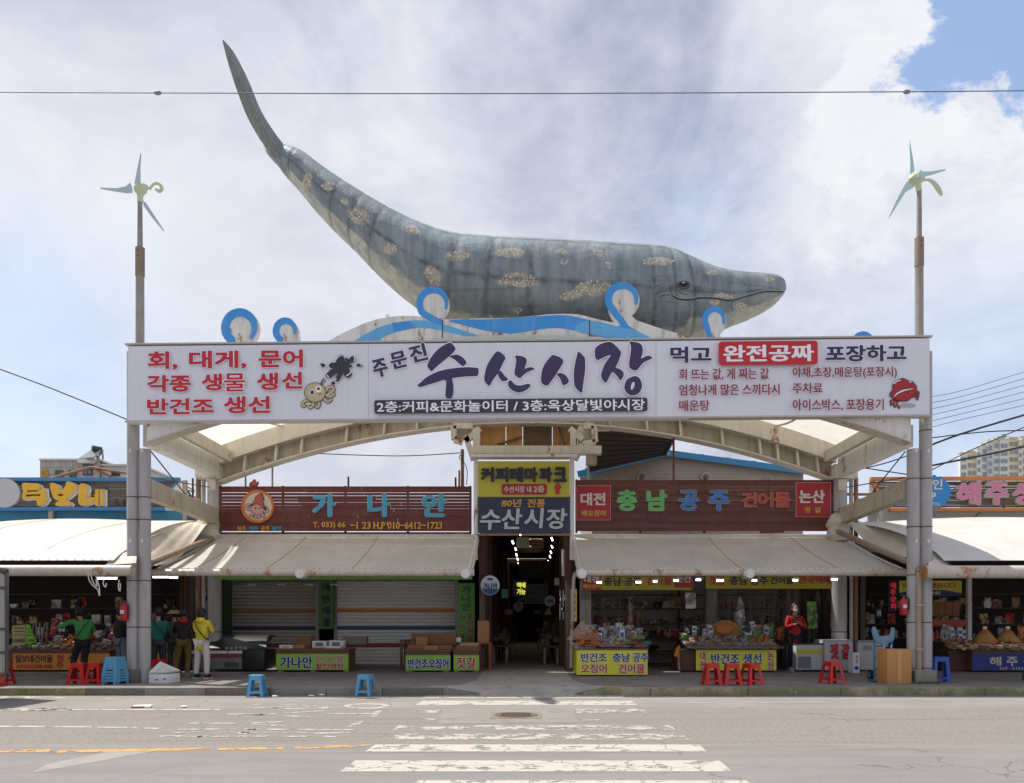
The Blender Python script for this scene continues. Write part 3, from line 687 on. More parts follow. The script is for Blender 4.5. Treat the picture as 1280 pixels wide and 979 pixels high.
glyph([(935, 65), (975, 67), (1030, 80), (1058, 110), (1065, 160), (1055, 205), (1050, 232), (1100, 210), (1135, 208), (1160, 228), (1120, 250), (1070, 275), (1035, 315), (1005, 350), (960, 345), (930, 315), (930, 260), (942, 190), (948, 120)], *B_)
glyph([(975, 410), (1020, 420), (1050, 465), (1055, 520), (1030, 575), (985, 600), (930, 595), (890, 555), (882, 510), (905, 445)], *B_)
flat([(670 + x / 8, 420 + y / 8) for x, y in ((965, 470), (982, 475), (980, 510), (962, 543), (945, 540), (948, 500))], SY, bannerm, sg, 'letter_counter', t=.0006, smooth=3, off=lay(SY) + .006)
LAYER[round(SY, 3)] = 12
ow = (whitep, .075)
for i, (ch, bx) in enumerate((('주', (466, 449, 485, 472)), ('문', (488, 440, 509, 461)), ('진', (512, 431, 534, 453)))): text(ch, bx, SY, purple, sg, off=.045, rot=14, outline=(whitep, .08))
for s_, bx in (('회,', (185.5, 440, 223, 463)), ('대게,', (237, 439, 309, 462)), ('문어', (324, 438, 379.5, 460.5)), ('각종', (185, 469.5, 240, 491)), ('생', (253, 468, 279, 489.5)), ('물', (281, 467.5, 308, 490.5)), ('선', (353, 466, 379, 487)), ('생', (322, 467, 349, 489)),
               ('반건조', (185.5, 499, 269, 519)), ('생선', (281, 496.5, 339, 518))):
    text(s_, bx, SY, redp, sg, off=.030 if s_ == '물' else .050, rot=.5, outline=(whitep, .08))
text('먹고', (837, 434.5, 888.5, 455), SY, navyp, sg, off=.046, rot=.5, outline=(whitep, .07))
def rrect(x0, y0, x1, y1, r, n=5): return [(cx + r * math.cos(R(a0 + 90 * k / n)), cy + r * math.sin(R(a0 + 90 * k / n))) for cx, cy, a0 in ((x1 - r, y1 - r, 0), (x0 + r, y1 - r, 90), (x0 + r, y0 + r, 180), (x1 - r, y0 + r, 270)) for k in range(n + 1)]
def tilt(P, cx, cy, a=.55): return [(cx + (x - cx) * math.cos(R(a)) + (y - cy) * math.sin(R(a)), cy - (x - cx) * math.sin(R(a)) + (y - cy) * math.cos(R(a))) for x, y in P]
flat(tilt(rrect(897.4, 428, 1020.6, 457.5, 4), 959, 443), SY, redp, sg, 'red_panel')
text('완전공짜', (903, 432.5, 1016, 454), SY, whitep, sg, off=.045, rot=.5)
text('포장하고', (1030, 433, 1131, 453.5), SY, navyp, sg, off=.046, rot=.5, outline=(whitep, .07))
for s_, bx in (('회 뜨는 값, 게 찌는 값', (848, 462, 960, 476.5)), ('엄청나게 많은 스끼다시', (848, 481.5, 973, 495.5)), ('매운탕', (848, 501.5, 886, 515)),
               ('야채,초장,매운탕(포장시)', (989, 460, 1119, 475)), ('주차료', (989, 480, 1026.5, 493.5)), ('아이스박스, 포장용기', (989, 500, 1102.5, 515))):
    text(s_, bx, SY, dred, sg, off=.02, rot=.45)
flat(tilt(rrect(469, 500.2, 808.5, 517.2, 3), 639, 508.7), SY, blackp, sg, 'black_panel')
text('2층:커피&문화놀이터 / 3층:옥상달빛야시장', (472, 501.6, 805.5, 515.8), SY, whitep, sg, off=.025, rot=.5)
LAYER[round(SY, 3)] = 1
# printed octopus with its ink cloud
def O(x, y): return (370 + x / 10.88, 430 + y / 10.88)
def prib(pts, w, mat, name, org=O, sc=10.88, ww=None):
    return flat(ribbon([org(*p) for p in pts], [v / sc for v in w] if isinstance(w, (list, tuple)) else w / sc), SY, mat, sg, name, t=.0005)
octo = mt('print_sand', '#c2b48c', .05, 3, .5); line = mt('print_outline', '#2b2a30', .02, 3, .5); ink = mt('print_ink', '#34353b', .04, 3, .5)
tent = ([(230, 780), (150, 770), (90, 810), (100, 850), (125, 840)], [(240, 780), (235, 830), (200, 870), (180, 855)], [(320, 760), (320, 820), (300, 865), (275, 850)], [(370, 730), (430, 790), (480, 760)], [(400, 690), (460, 720), (520, 690)],
        [(400, 660), (440, 600), (500, 590), (510, 640), (440, 690)])
for q in tent: prib(q, 52, line, 'octopus_outline')
for q in tent: prib(q, 36, octo, 'octopus_arm')
flat(ell(*O(265, 665), 13.6, 12.6), SY, line, sg, 'octopus_outline', t=.0005); flat(ell(*O(265, 665), 12.8, 11.8), SY, octo, sg, 'octopus_head', t=.0005)
for x, y, r_ in ((225, 665, 38), (312, 620, 46)): flat(ell(*O(x, y), r_ / 10.88, r_ / 10.88, 14), SY, whitep, sg, 'octopus_eye', t=.0005)
flat(ell(*O(225, 665), 2.4, 2.6, 12), SY, line, sg, 'octopus_pupil', t=.0005); flat(ell(*O(310, 615), 2.4, 1.9, 12), SY, redp, sg, 'octopus_pupil', t=.0005); prib([(310, 685), (325, 692), (340, 680)], 8, line, 'octopus_mouth')
for q in ([(345, 560), (360, 510), (390, 475)], [(360, 555), (385, 520), (405, 505)]): prib(q, 14, line, 'ink_dash')
for q in (([(620, 310), (610, 210)], [130, 110]), ([(620, 310), (700, 270), (780, 215)], [90, 40, 85]), ([(600, 310), (490, 300)], [80, 75]), ([(610, 330), (530, 380), (455, 425)], [120, 80, 100]), ([(610, 350), (605, 420), (570, 490)], [110, 60, 62]), ([(640, 330), (680, 370), (715, 420)], [130, 90, 105]), ([(650, 315), (755, 312)], [60, 34])):
    prib(q[0], q[1], ink, 'ink_splash')
flat(ell(*O(622, 315), 9, 8), SY, ink, sg, 'ink_splash', t=.0005)
for x, y, a, c in ((370, 302, 3.4, 2.5), (870, 302, 4, 2), (515, 545, 2.6, 2.2), (697, 222, 2, 2)): flat(ell(*O(x, y), a, c, 14), SY, ink, sg, 'ink_drop', t=.0005)
for q in ([(560, 220), (585, 185), (620, 175)], [(800, 190), (812, 215), (800, 245)], [(455, 290), (470, 275)], [(420, 420), (430, 395), (455, 385)], [(430, 440), (455, 465)], [(700, 445), (740, 420), (758, 385)], [(545, 495), (560, 490)], [(345, 310), (355, 320)], [(890, 300), (905, 296)]): prib(q, 13, whitep, 'ink_glint')
# printed crab
LAYER[round(SY, 3)] = 1
def Cc(x, y): return (1100 + x / 16.32, 460 + y / 16.32)
crab = mt('print_crab', '#a92325', .08, 4, .5)
flat(ell(*Cc(560, 770), 10.5, 2.9), SY, mt('print_crab_shade', '#a9b0b4'), sg, 'crab_ground', t=.0005)
for q in ([(290, 640), (215, 680), (225, 760)], [(330, 650), (270, 720), (300, 800)], [(380, 660), (335, 740), (390, 820)], [(690, 500), (760, 490), (785, 530)], [(690, 540), (750, 550), (770, 590)], [(670, 590), (730, 600), (755, 650)]):
    prib(q, 44, line, 'crab_outline', Cc, 16.32); prib(q, [34, 34, 12], crab, 'crab_leg', Cc, 16.32)
flat([Cc(*p) for p in ((200, 600), (190, 520), (250, 440), (240, 360), (300, 280), (400, 225), (480, 220), (560, 260), (650, 280), (730, 370), (740, 440), (710, 540), (640, 610), (560, 680), (440, 695), (330, 670), (260, 620))], SY, line, sg, 'crab_outline', t=.0005, smooth=3)
flat([Cc(*p) for p in ((215, 590), (205, 530), (265, 440), (255, 365), (310, 290), (400, 245), (480, 240), (560, 275), (650, 300), (715, 370), (725, 440), (695, 530), (630, 595), (555, 660), (440, 675), (340, 655), (270, 610))], SY, crab, sg, 'crab_body', t=.0005, smooth=3)
prib([(260, 600), (340, 530), (440, 480), (520, 440), (670, 430)], [20, 44, 50, 50, 16], line, 'crab_outline', Cc, 16.32)
prib([(270, 595), (340, 530), (440, 480), (520, 455), (660, 432)], [10, 26, 34, 26, 8], whitep, 'crab_mouth', Cc, 16.32)
prib([(270, 330), (340, 275), (400, 260)], 22, whitep, 'crab_glint', Cc, 16.32); prib([(580, 290), (620, 300)], 20, whitep, 'crab_glint', Cc, 16.32)
for x, y in ((430, 600), (520, 580), (600, 525)): flat(ell(*Cc(x, y), 1.6, 1.3, 10), SY, mt('print_coral', '#c0453a'), sg, 'crab_spot', t=.0005)
# ================================================================== WHALE
WY = 19.9
def whale_mat():
    t = NT('whale_skin'); p = t.obj
    at = t.n.new('ShaderNodeAttribute'); at.attribute_name = 'patch'; be = t.n.new('ShaderNodeAttribute'); be.attribute_name = 'belly'; ba = t.n.new('ShaderNodeAttribute'); ba.attribute_name = 'back'
    n1 = t.noise(p, .7, 6, .6); n2 = t.noise(t.map(p, (2.6, 1.5, .32)), 1.5, 7, .62); n3 = t.noise(p, 9, 6, .7); n4 = t.noise(p, 3, 8, .7)
    base = t.mix(t.rng(n2, .28, .74), lin('#707a7f'), lin('#9ca5a8'))
    base = t.mix(t.math('MULTIPLY', t.rng(n1, .35, .7), .5), base, lin('#7b9099'))
    base = t.mix(t.math('MULTIPLY', t.rng(n4, .5, .72), .55), base, lin('#525b60'))
    base = t.mix(t.math('MULTIPLY', ba.outputs['Fac'], .8), base, t.mix(t.rng(n4, .35, .65), lin('#8c8e8f'), lin('#a3a4a5')))
    bf = t.rng(t.math('ADD', be.outputs['Fac'], t.math('MULTIPLY', t.math('SUBTRACT', n4, .5), .45)), .42, .62)
    base = t.mix(bf, base, t.mix(t.rng(n4, .35, .65), lin('#9aa09a'), lin('#c3c4b8')))
    pf = t.rng(t.math('ADD', at.outputs['Fac'], t.math('MULTIPLY', t.math('SUBTRACT', t.noise(p, 4.5, 8, .75), .5), 1.2)), .36, .62)
    base = t.mix(t.math('MULTIPLY', pf, .8), base, t.mix(t.rng(n3, .4, .6), lin('#a89f8a'), lin('#c6c0ae')))
    se = t.n.new('ShaderNodeAttribute'); se.attribute_name = 'seam'; base = t.mix(t.math('MULTIPLY', se.outputs['Fac'], t.rng(n4, .35, .6, .15, .7)), base, lin('#3b4347'))
    # thin horizontal joints of the moulded shell
    sc = t.noise(t.map(p, (.3, .3, 9)), 1.2, 4, .6)
    base = t.mix(t.math('MULTIPLY', t.rng(sc, .60, .66), .25), base, lin('#3c4346'))
    t.bump(t.math('ADD', t.math('MULTIPLY', n3, .7), t.math('ADD', t.math('MULTIPLY', n2, 1.2), n4)), .35, .05)
    return t.done(base, .5, 0, .35)
skin = whale_mat()
wh = thing('whale_sculpture', 'giant grey whale sculpture arching over the gateway with its tail raised', 'sculpture', (0, WY, 7.9))
PAIRS = [((346, 180), (335, 193)), ((354, 184), (346, 205)), ((364, 188), (355, 217)), ((383, 196), (369, 232)), ((405, 213), (388, 255)), ((430, 231), (411, 280)), ((464, 253), (440, 308)), ((500, 274), (472, 341)),
         ((535, 290), (505, 370)), ((571, 300.5), (548, 398)), ((620, 305), (607, 410)), ((680, 308), (677, 416)), ((740, 311), (742, 420)), ((795, 314), (802, 424)), ((828, 317), (838, 425)), ((853, 326.5), (868, 421)),
         ((880, 338), (898, 412)), ((905, 343.5), (918, 404)), ((930, 345), (940, 396)), ((950, 345.5), (957, 387.5)), ((966, 347), (970, 379)), ((976, 351), (978, 370)), ((982, 359), (982, 363))]
WID = [.30, .42, .5, .62, .72, .84, .95, 1.08, 1.16, 1.22, 1.26, 1.28, 1.28, 1.26, 1.22, 1.12, .98, .84, .70, .58, .46, .30, .06]
tops = catmull([W(p[0][0], p[0][1], WY) for p in PAIRS], 9, False); bots = catmull([W(p[1][0], p[1][1], WY) for p in PAIRS], 9, False)
wid = [v.x for v in catmull([Vector((w, 0, 0)) for w in WID], 9, False)]
NR = 72; vs = []; belly = []; back = []; seamv = []
m_ = len(tops)
for i in range(m_):
    c = (tops[i] + bots[i]) / 2; up = (tops[i] - bots[i]) / 2; w = max(wid[i], .03)
    # shrink a little: the near flank reads bigger than the mid plane
    for k in range(NR):
        a = 2 * math.pi * k / NR; sx, cz = math.sin(a), math.cos(a)
        e_ = .82
        yy = math.copysign(abs(sx) ** e_, sx); zz = math.copysign(abs(cz) ** .95, cz)
        seam = 0
        s_ = i / 9.0
        if s_ < 15: seam = .02 * max(0, 1 - abs((s_ * 1.25) % 1 - .5) / .09)      # moulded section joints
        seamv.append(1.0 if seam > .011 or k in (9, 21) else 0)
        vs.append(c + up * (zz * (1 - seam)) + Vector((0, -yy * w * (1 - seam), 0)))
        lo = (1 - cz) / 2
        f_ = i / (m_ - 1)
        belly.append(max(0, min(1, (lo - (.84 if f_ < .40 else .93 if f_ < .66 else .87)) * 6 + .35)) if f_ < .97 and f_ > .12 else 0)
        back.append(max(0, min(1, (cz - .62) * 3)))
fs = [(i * NR + k, i * NR + (k + 1) % NR, (i + 1) * NR + (k + 1) % NR, (i + 1) * NR + k) for i in range(m_ - 1) for k in range(NR)]
fs += [tuple(range(NR - 1, -1, -1)), tuple(range((m_ - 1) * NR, m_ * NR))]
camp = Vector((0, 0, CH))
PATCH = [(384, 226, 6, 10, 0), (411, 233, 9, 5, 0), (448, 270, 14, 9, 30), (488, 311, 8, 7, 0), (515, 287, 9, 5, 20), (571, 320, 17, 6, 0), (541, 345, 8, 14, -30), (637, 316, 20, 5.5, 0), (702, 314, 8, 3, 0), (747, 316, 7, 3, 0),
         (705, 328, 5, 4, 0), (760, 332, 3, 5, 0), (648, 350, 25, 9, 0), (742, 360, 22, 9, 0), (715, 370, 16, 6, -10), (822, 327, 21, 5, 0), (648, 388, 5, 4, 0), (903, 371, 12, 4.5, 0), (893, 378, 6, 4, 0), (890, 341, 9, 2.5, 0), (928, 385, 9, 6, 20), (950, 385, 8, 4, 0), (962, 349.5, 6, 2.5, 0), (612, 398, 6, 5, 0), (430, 322 - 70, 5, 4, 0)]
patchv = []
for v in vs:
    v = Vector(v); d = v - camp; px, py = CX + d.x / d.y * F, HY - d.z / d.y * F; best = 0
    if v.y > WY + .5: best = 0
    else:
        for cx_, cy_, rx, ry, a in PATCH:
            dx, dy = px - cx_, py - cy_; ca, sa = math.cos(R(a)), math.sin(R(a)); q = math.hypot((dx * ca + dy * sa) / rx, (-dx * sa + dy * ca) / ry)
            best = max(best, 1.25 - .75 * q)
    patchv.append(max(0, min(1, best)))
b = MB(); b.add(vs, fs); body = b.build('body', skin, wh)
for nm, arr in (('patch', patchv), ('belly', belly), ('back', back), ('seam', seamv)):
    a_ = body.data.attributes.new(nm, 'FLOAT', 'POINT'); a_.data.foreach_set('value', arr)
body.data.shade_smooth()
bvh = BVHTree.FromPolygons([Vector(v) for v in vs], fs)
def hit(px, py):
    d = (W(px, py, 1.0) - camp).normalized(); h = bvh.ray_cast(camp, d); return (h[0], h[1]) if h[0] else (None, None)
def onskin(pts, out=.0, n=5):
    r_ = []
    for p in catmull([Vector(q) for q in pts], n, False):
        h, nn = hit(p.x, p.y)
        if h: r_.append(h + (nn if nn.y < 0 else -nn) * out)
    return r_
dk = mt('whale_crease', '#33393b', .1, 6, .6); lt_ = mt('whale_lip', '#939c9c', .15, 6, .5)
mouth = [(841, 370), (848, 373.5), (858, 375), (868, 374), (874, 372.6), (890, 372.8), (905, 375), (915, 375.5), (925, 373), (940, 368.5), (955, 365), (968, 364.5), (979, 365)]
MB().tube(onskin(mouth, .002), .016, 7).build('mouth_line', dk, wh, smooth=True)
MB().tube(onskin([(x, y - 1.6) for x, y in mouth], .0), .014, 7).build('lip', lt_, wh, smooth=True)
for q in ([(916, 377), (914, 382), (916, 388)], [(838, 358), (839, 366), (843, 371)], [(816, 365), (822, 360), (829, 358), (836, 359)], [(820, 368), (827, 364), (835, 364)], [(824, 372), (830, 369), (837, 369)], [(873, 357), (870, 361), (869, 366)], [(876, 356), (874, 362)], [(846, 362), (852, 367), (860, 368)]):
    MB().tube(onskin(q, -.002), .009, 5).build('wrinkle', dk if len(q) < 4 else lt_, wh, smooth=True)
h, nn = hit(854.5, 356.3)
MB().ball(h, (.17, .06, .10), 16, 10).build('eyelid', mt('whale_lid', '#565c5c', .2, 12, .5), wh, smooth=True)
ep = h + Vector((0, -.035, 0)); MB().ball(ep, (.12, .05, .062), 16, 10).build('eyeball', mt('whale_eye', '#15100d', .2, 4, .12), wh, smooth=True)
MB().ball(ep + Vector((-.02, -.048, .02)), (.025, .01, .015), 8, 6).build('eye_glint', mt('print_white', '#f0f0f6'), wh)
# barnacle crusts
b = MB(); rnd = random.Random(3)
for cx_, cy_, rx, ry, a in PATCH:
    for k in range(int(rx * ry * .22) + 3):
        q = math.sqrt(rnd.random()) * .95; t = rnd.random() * 6.283; dx, dy = q * rx * math.cos(t), q * ry * math.sin(t); ca, sa = math.cos(R(a)), math.sin(R(a))
        h, nn = hit(cx_ + dx * ca - dy * sa, cy_ + dx * sa + dy * ca)
        if h: b.ball(h, rnd.uniform(.012, .03), 5, 3)
b.build('barnacles', mt('barnacle', '#d6cfbf', .35, 40, .7), wh, kind='stuff')
# tail flukes: two swept lobes, tips towards and away from the road
fl = MB()
def lobe(sgn, tip, Yt, lead, trail, rootY):
    n = 14; top = []; 
    Lp = catmull([W(*p) for p in lead], 7, False); Tp = catmull([W(*p) for p in trail], 7, False)
    m = min(len(Lp), len(Tp)); nu = 6; vs = []
    for side in (-1, 1):
        for i in range(m):
            for k in range(nu + 1):
                u = k / nu; p = Lp[i].lerp(Tp[i], u); th = .085 * math.sin(math.pi * min(1, u * 1.0 + .0)) * (1 - i / m * .75) + .015
                d = (Tp[i] - Lp[i]); ax = (Lp[min(i + 1, m - 1)] - Lp[max(i - 1, 0)]); nrm = d.cross(ax); nrm = nrm.normalized() if nrm.length > 1e-6 else Vector((1, 0, 0))
                vs.append(p + nrm * th * side)
    q = nu + 1; fs = []
    for i in range(m - 1):
        for k in range(nu):
            fs.append((i * q + k, i * q + k + 1, (i + 1) * q + k + 1, (i + 1) * q + k)); o = m * q
            fs.append((o + i * q + k + 1, o + i * q + k, o + (i + 1) * q + k, o + (i + 1) * q + k + 1))
        for k in (0, nu):
            o = m * q; fs.append((i * q + k, (i + 1) * q + k, o + (i + 1) * q + k, o + i * q + k))
    k = (m - 1) * q; o = m * q
    fs += [(k + j, k + j + 1, o + k + j + 1, o + k + j) for j in range(nu)] + [(j + 1, j, o + j, o + j + 1) for j in range(nu)]
    b = MB(); b.add(vs, fs); return b
fm = M('fluke_skin', '#8b8f90', .25, 3, .5, dirt=.4, stretch=(4, 1, .5), bump=.3)
lobe(1, None, 0, [(360, 187, 19.75), (344, 167, 19.3), (326, 138, 18.8), (310, 100, 18.3), (293, 67, 17.95), (279, 50, 17.8)],
     [(344, 200, 19.75), (330, 182, 19.3), (311, 150, 18.8), (297, 115, 18.3), (285, 78, 17.95), (278, 51.5, 17.8)], 0).build('fluke', fm, wh, smooth=True)
lobe(-1, None, 0, [(362, 188, 20.0), (352, 178, 20.5), (346, 176, 21.0), (346, 180, 21.5), (352, 186, 21.8)],
     [(344, 204, 20.0), (332, 190, 20.5), (326, 176, 21.0), (322, 163, 21.5), (321, 159, 21.8)], 0).build('fluke', fm, wh, smooth=True)
for d in (3, 6, 9, 12):
    MB().tube([W(356 - d, 192 + d * .4, 19.45), W(336 - d * .9, 162 + d, 18.95), W(318 - d * .8, 126 + d * .6, 18.4), W(302 - d * .55, 96 + d * .3, 18.1)], .014, 5).build('fluke_ridge', mt('ridge', '#8e9294', .2, 5), wh, smooth=True)
# cradle posts that carry the whale behind the banner
for px in (600, 700, 800): MB().cyl((GX(px, WY), WY, ARCH(GX(px, WY)) + .5), (GX(px, WY), WY, 8.9), .12, None, 12).build('support_post', cream, wh)
# ================================================================== WAVE CUT-OUTS
VY = 18.5
wvw = M('wave_white', '#dddbd6', .05, 2, .5, dirt=.55, rust=.35, dirtcol=(.33, .29, .24)); wvb = M('wave_blue', '#3b93da', .12, 1.2, .45, dirt=.25, dirtcol=(.25, .45, .62)); wvl = M('wave_light_blue', '#62b0e2', .06, 2, .45, dirt=.15)
ww = thing('wave_board', 'long white board painted with blue waves below the whale, two curls on top', 'cutout board', (GX(640, VY), VY, 7.9))
def wcut(pts, mat, par, name, d0=0, d1=.12, smooth=4):
    P = [(v.x, v.y) for v in catmull([Vector(p) for p in pts], smooth)] if smooth else pts
    w = [W(p[0], p[1], VY) for p in P]
    return MB().prism([(p.x, p.z) for p in w], VY + d0, VY + d1).build(name, mat, par)
wcut([(405, 436), (408, 428), (440, 411), (470, 399.5), (500, 395), (530, 396), (560, 399), (600, 398), (640, 397.5), (680, 393.5), (700, 392.5), (722, 393), (745, 398.5), (768, 403), (785, 398), (800, 402), (830, 412), (870, 424), (880, 436), (640, 437)], wvw, ww, 'board', 0, .12)
wcut([(440, 430), (470, 411), (500, 402.5), (530, 400.8), (552, 405), (578, 413), (600, 421), (575, 419), (550, 413), (525, 410), (500, 414), (480, 421), (468, 431)], wvl, ww, 'painted_stripe', -.006, 0)
wcut([(490, 404), (512, 401.5), (520, 410), (492, 415)], wvb, ww, 'painted_stripe', -.010, -.006, 0)
wcut([(562, 400.5), (620, 399), (680, 395), (705, 394.3), (725, 397.5), (750, 404), (772, 408), (780, 405), (795, 413), (822, 430), (780, 428), (740, 418), (700, 410.5), (670, 412.5), (640, 417), (610, 414), (585, 408)], wvb, ww, 'painted_stripe', -.006, 0)
wcut([(735, 401), (775, 409), (795, 414), (825, 430), (775, 424), (720, 414)], wvl, ww, 'painted_stripe', -.010, -.006)
for px in (553, 737): MB().box(GX(px - .7, VY), GX(px + .7, VY), VY - .012, VY - .011, GZ(426, VY), GZ(400, VY)).build('panel_joint', mt('rust_band', '#5d4639'), ww)
def curl(cx, cy, rx, ry, par, stem, wmax=8, rot=0, a0=135, a1=385, white_off=3, back=None, n=9):
    """round curl: white disc cut-out, blue crest tapering towards its tip"""
    disc = ell(cx + white_off * .35, cy + 1, rx - 1, ry, 20)
    wcut(disc, wvw, par, 'curl_board', .0, .10, 0)
    if back: wcut(back, wvw, par, 'curl_board', .003, .097, 3)
    wmax *= 1.12; pts = [stem] if stem else []
    ang = [a0 + (a1 - a0) * i / n for i in range(n + 1)]
    pts += [(cx + (rx - wmax / 2 + .6) * math.cos(R(a)), cy + (ry - wmax / 2 + .6) * math.sin(R(a))) for a in ang]
    k = len(pts); wds = [wmax * (.75 if stem and i == 0 else 1) * (1 if i < k * .55 else max(.3, 1 - (i - k * .55) / (k * .5) * .75)) for i in range(k)]
    P = ribbon(pts, wds, 4); w = [W(p[0], p[1], VY) for p in P]
    MB().prism([(p.x, p.z) for p in w], VY - .012, VY).build('painted_crest', wvb, par)
curl(541.5, 380, 20.5, 21, ww, (550, 403), 7.5, a0=135, a1=378, back=[(548, 402), (531, 388), (540, 385), (560, 380), (556, 388), (552, 396), (553, 402)])
curl(778, 374.5, 21.5, 21.5, ww, (782, 408), 8, a0=135, a1=376, back=[(774, 408), (762, 392), (764, 380), (796, 380), (789, 390), (793, 398), (806, 406), (820, 412), (800, 414)])
c2 = thing('wave_curl', 'tall blue and white wave curl in front of the whale jaw', 'cutout board', (GX(892, VY), VY, 7.9), 'loose wave curls above the banner')
curl(893, 400.5, 15, 17, c2, (888, 428), 6.5, a0=140, a1=375, back=[(886, 432), (882, 410), (890, 405), (906, 406), (899, 414), (901, 421), (908, 432)])
c3 = thing('wave_curl', 'largest round wave curl, leftmost above the banner', 'cutout board', (GX(301, VY), VY, 7.9), 'loose wave curls above the banner')
curl(300, 410, 23, 24, c3, None, 9.5, a0=125, a1=398, white_off=6)
c4 = thing('wave_curl', 'small wave curl standing right beside the largest one', 'cutout board', (GX(357, VY), VY, 7.9), 'loose wave curls above the banner')
curl(357, 414, 15.5, 16.5, c4, None, 7.5, a0=125, a1=370, white_off=3)
wcut([(358, 404), (371, 408), (373.5, 417), (373, 434), (352, 434), (350, 415)], wvw, c4, 'curl_board', .003, .097, 2)
c5 = thing('wave_curl', 'rounded blue crest barely showing above the right end of the banner', 'cutout board', (GX(1079, VY), VY, 7.9), 'loose wave curls above the banner')
curl(1079, 429, 14.5, 14, c5, None, 9, a0=150, a1=385)
for par, px, y0 in ((c2, 893, 425), (c3, 301, 428), (c4, 357, 428), (c5, 1079, 430)): MB().box(GX(px, VY) - .05, GX(px, VY) + .05, VY + .1, VY + .16, 6.9, GZ(y0 - 8, VY)).build('support_post', cream, par)
for px, py in ((484, 394.5), (781, 352.5)): 
    p = W(px, py, VY); MB().tube([p + Vector((.03 * math.cos(t), .05, .03 * math.sin(t) + .01)) for t in [6.283 * i / 10 for i in range(11)]], .008, 5).build('lifting_ring', steelp, ww)
# ================================================================== WIND TURBINES
tg = M('turbine_green', '#cbd5b2', .08, 4, .45, dirt=.25); tb = M('turbine_blade', '#b4c8cb', .06, 3, .35); tb2 = M('turbine_blade_aqua', '#b9d8d6', .06, 3, .35); polem = M('pole_grey', '#9a938c', .1, 3, .5, dirt=.5, rust=.2); polb = M('pole_brown', '#8d7c6c', .2, 3, .6, dirt=.5, rust=.3)
TY = 18.45
def turbine(label, cx, pbot, sleeve, ptop, hub, blades, tail, slm, bm, th=.05):
    t = thing('wind_turbine', label, 'wind turbine', (GX(cx, TY), TY, 7.6), 'small wind turbines on the gateway columns')
    MB().cyl((GX(cx, TY), TY, 7.2), (GX(cx, TY), TY, GZ(sleeve, TY)), .098, .09, 18).build('mast', polem, t, smooth=True)
    MB().cyl((GX(cx, TY), TY, GZ(sleeve, TY) - .65), (GX(cx, TY), TY, GZ(sleeve, TY)), .103, .103, 18).build('sleeve', slm, t, smooth=True)
    MB().cyl((GX(cx, TY), TY, GZ(sleeve, TY)), (GX(cx, TY), TY, GZ(ptop, TY)), .06, .052, 14).build('upper_mast', polem, t, smooth=True)
    for k in (5, 12): MB().cyl((GX(cx, TY), TY - .115, GZ(sleeve + k, TY)), (GX(cx, TY), TY - .09, GZ(sleeve + k, TY)), .016, None, 8).build('bolt', mt('rust_band', '#5d4639'), t)
    hc = W(*hub, TY)
    nose = W(hub[0] - 7 if cx < 600 else hub[0] - 9, hub[1] + (.5), TY - .05); rear = W(hub[0] + 9 if cx < 600 else hub[0] + 9, hub[1] - (5 if cx < 600 else 1), TY + .15)
    MB().tube([nose, nose.lerp(rear, .15), nose.lerp(rear, .4), nose.lerp(rear, .7), rear], [.03, .11, .15, .12, .035], 12).build('generator_body', tg, t, smooth=True)
    MB().cyl((GX(cx, TY), TY, GZ(ptop + .5, TY)), (hc.x, TY, hc.z), .062, .075, 12).build('yaw_collar', tg, t, smooth=True)
    for i, pts in enumerate(blades):
        w = [W(p[0], p[1], TY - .12 - .04 * (i)) for p in pts]; MB().prism([(p.x, p.z) for p in w], TY - .14 - .04 * i, TY - .12 - .04 * i).build('blade', bm, t)
    P = ribbon(tail[0], tail[1], 5); w = [W(p[0], p[1], TY) for p in P]; MB().prism([(p.x, p.z) for p in w], TY + .1, TY + .13).build('tail_vane', tg, t)
turbine('left wind turbine, its tail vane curled into a hook', 175, 430, 310, 253, (175.5, 238), [[(168.5, 230), (171, 217), (174.5, 200), (176, 192), (176.8, 193), (175.6, 210), (176, 229)], [(166, 241), (160, 242), (146, 240), (126, 236.4), (126, 235), (146, 236), (158, 233.5), (163, 229), (165, 233)], [(179, 251), (183, 254), (192, 268), (205.5, 288.5), (204.5, 289.3), (190, 272), (180, 258)]],
        ([(184, 233), (190, 226.5), (196, 227), (199.5, 232), (196.5, 236), (192, 233.5)], [2.5, 2.6, 3.2, 4, 4, 2.5]), polb, tb)
turbine('right wind turbine, its looped tail vane drooping down', 1149, 420, 298, 239, (1146, 224), [[(1137, 218), (1137.6, 205), (1136.4, 183), (1136.8, 174), (1138, 184), (1141, 200), (1142.8, 214.5), (1140, 217)], [(1133, 227.5), (1142.6, 233.5), (1139, 236.5), (1132, 240), (1122, 256), (1111, 273.5), (1110.5, 272.5), (1119, 253), (1128, 236)], [(1145.5, 222), (1150, 213), (1152.5, 215), (1162, 215), (1182, 212), (1181.5, 213.4), (1164, 219), (1154, 221.5)]],
        ([(1158, 222), (1164, 221.5), (1171, 226), (1176, 233), (1180, 240)], [2, 3, 5, 6, 3.2]), polb, tb2)
